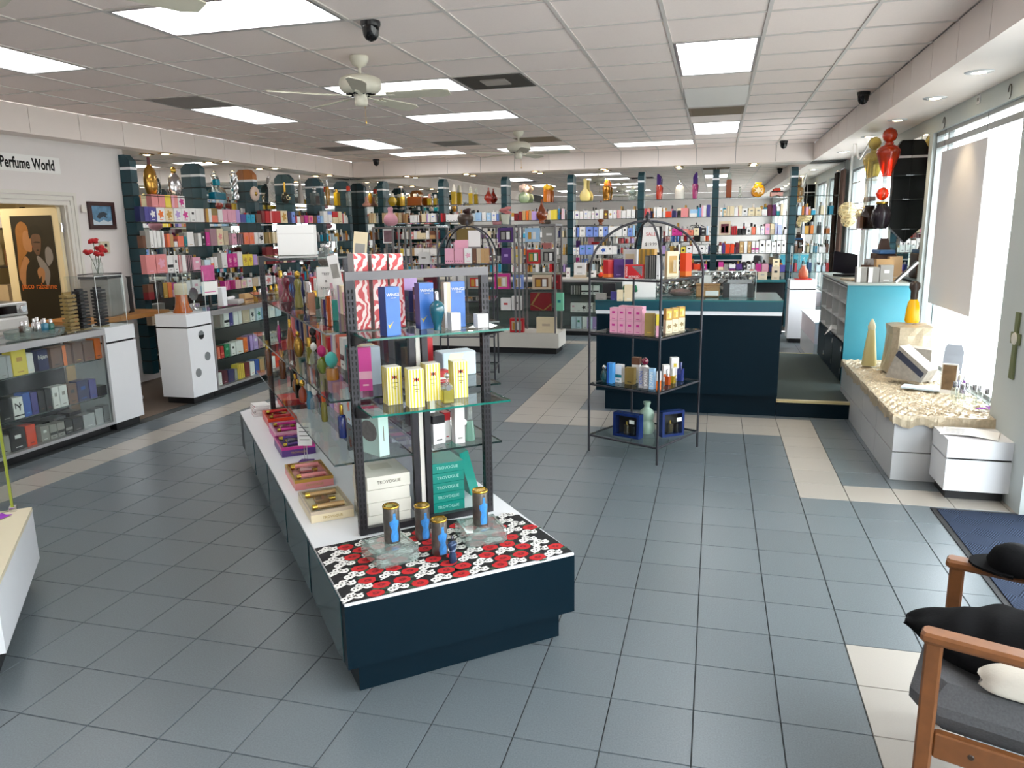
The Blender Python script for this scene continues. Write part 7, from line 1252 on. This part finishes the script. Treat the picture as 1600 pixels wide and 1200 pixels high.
# near white platform at the picture edge
t = thing('white_platform', 'white display platform with pale wood top and upright glass panel', 'display stand', (-3.33, 2.88, 0), math.radians(40)); MB().prism([(0, 0), (-1.2, 0), (-1.2, -1.0), (0, -1.0)], .12, .38, WLAM).build('body', t); MB().prism([(-.05, -.05), (-1.15, -.05), (-1.15, -.95), (-.05, -.95)], 0, .12, KICK).build('toe_kick', t); MB().prism([(0, 0), (-1.2, 0), (-1.2, -1.0), (0, -1.0)], .38, .40, mat('pale_wood_top', 'd9cfb4', .4)).build('top', t)
g = MB().box(-1.0, -.085, -.025, -.015, .40, 1.02, GLASS).build('glass_panel', t); MB().box(-.085, -.073, -.028, -.012, .40, 1.02, mat('glass_edge_olive', '8f9a3c', .15, .2)).build('glass_edge', g); MB().cbox(-.095, -.06, -.04, 0.0, .40, .425, CHROME, .004).build('clamp', g)
n = 8; MB().raw([(.05*math.cos(2*math.pi*i/n)*(1 if i % 2 else .6), .05*math.sin(2*math.pi*i/n)*(1 if i % 2 else .6), .004*(i % 2)) for i in range(n)]+[(0, 0, .008)], [(i, (i+1) % n, n) for i in range(n)], mat('violet_petal', '8a2aa8', .6)).build('silk_petal', None, (-3.36, 2.73, .403), 0, label='violet silk petal on the pale wood platform top', cat='petal')
bottle('yellow glass bottle on the pale wood platform', -3.47, 2.64, .4015, P_cyl(.035, .12), YELL, P_cap(.02, .12, .04), GOLDM, 1, 0)
# ---- things on the second showcase and behind it
t = thing('tissue_stand', 'pink portrait card with white sign beneath on showcase', 'sign', (-5.5, 7.35, CASE_TOP), math.pi/2-.2); MB().box(-.012, .012, -.012, .012, 0, .30, BLK).build('stem', t); MB().box(-.09, .09, -.006, 0, .30, .47, mat('pink_portrait', 'c0508c', .5, noise=.5, nscale=12)).build('portrait_card', t); MB().box(-.11, .11, -.014, -.008, .14, .29, PAPER).build('white_sign', t); MB().box(-.08, .08, -.0147, -.014, .17, .178, pm('mg')).build('print_line', t)
t = thing('white_dispenser', 'small white box shaped dispenser on the second showcase', 'dispenser', (-5.45, 7.5, CASE_TOP), math.pi/2); MB().cbox(-.04, .04, -.04, .04, 0, .22, WLAM, .008).build('case', t)
t = thing('desk_phone', 'grey and white telephone on the second showcase', 'telephone', (-5.48, 7.76, CASE_TOP), math.pi/2+.3); MB().cbox(-.1, .1, -.09, .09, 0, .05, GYC, .012).build('base', t); MB().cbox(-.12, .12, .02, .07, .052, .085, WLAM, .012).build('handset', t)
t = thing('round_mirror', 'round chrome makeup mirror on the second showcase', 'mirror', (-5.52, 7.10, CASE_TOP), 0); MB().lathe([(.05, 0), (.05, .01), (.008, .015), (.008, .1)], CHROME, 16).build('stand', t); MB().lathe([(.07, -.006), (.07, .006)], CHROME, 22, X=Matrix.Translation((0, 0, .17)) @ Matrix.Rotation(math.pi/2, 4, 'Y')).build('disc', t)
for k, (y, h, m, c, nm) in enumerate(((8.15, .14, GOLDL, GOLDM, 'gold'), (8.25, .1, PEA, CHROME, 'peach'), (8.38, .16, PNKL, CHROME, 'pink'), (8.5, .12, AMB, GOLDM, 'amber'), (8.62, .13, YELL, GOLDM, 'yellow'))): bottle('%s perfume tester on the second showcase top' % nm, -5.45, y, CASE_TOP-.011, P_cyl(.03, h), m, P_cap(.018, h, .05), c, .8, 0)
pbox(-5.5, 8.05, CASE_TOP-.011, math.pi/2, .2, .08, .11, 'tn', 'br', 'b', 'second showcase top, low tan box'); pbox(-5.5, 8.78, CASE_TOP-.011, math.pi/2, .12, .08, .14, 'wh', 'go', 'e', 'second showcase top, end of testers')
# ================================================================= emit the collected cartons: 300 largest in view singly, the rest as one stock object
def _px(q):
    p = Minv @ Vector((q[0], q[1], q[2]+q[6]/2)); return q[4]*q[6]/p.z**2
PBOX.sort(key=_px, reverse=True)
stock = MB()
for k, (x, y, z, rz, w_, d, h, c, a, st, where, group) in enumerate(PBOX):
    if k < 305 or 'etagere' in where:
        nm = PAL[c][0] + (' and ' + PAL[a][0] if a and a != c else '')
        put('perfume_box', box_mesh(w_, d, h, c, a, st), None, (x, y, z), rz, '%s perfume box, %s' % (nm, where), 'perfume box', group or 'perfume boxes on display')
    else:
        me = box_mesh(w_, d, h, c, a, st); X = Matrix.Translation((x, y, z+.0015)) @ Matrix.Rotation(rz, 4, 'Z')
        vs = [X @ v.co for v in me.vertices]
        for p in me.polygons: stock.raw([vs[i] for i in p.vertices], [tuple(range(len(p.vertices)))], me.materials[p.material_index])
# small tester bottles and spare cartons standing behind the front rows, against the mirrors
rk = random.Random(21); tc_ = ['wh', 'bk', 'cr', 'go', 'am', 'rd', 'pk', 'nv', 'sv', 'pb', 'li', 'gy', 'br', 'wh', 'cy']
for z in (1.91, 1.61, 1.31, 1.01):
    for wall_ in 'sb':
        p = 7.70 if wall_ == 's' else -6.25; e = 13.0 if wall_ == 's' else 1.75
        while p < e:
            w_ = rk.uniform(.025, .06); pyl = PYL_L if wall_ == 's' else PYL_B
            if not any(abs(p+w_/2-q) < .06+w_/2 for q in pyl):
                h = rk.uniform(.09, .21); c = rk.choice(tc_); X = Matrix.Translation((XL+.13, p+w_/2, z+.0015) if wall_ == 's' else (p+w_/2, YB-.13, z+.0015)) @ Matrix.Rotation(math.pi/2 if wall_ == 's' else 0, 4, 'Z')
                stock.box(-w_/2, w_/2, -.02, .02, 0, h*.7, pm(c), X); stock.box(-w_*.25, w_*.25, -.012, .012, h*.7, h, pm(rk.choice(('bk', 'sv', 'go', 'wh', 'bk'))), X)
            p += w_+rk.choice((.004, .01, .03, .08))
if stock.v: stock.build('perfume_box_stock', label='remaining small perfume boxes standing on the mirror wall shelves', cat='perfume boxes', kind='stuff')
print('BOXES', len(PBOX))
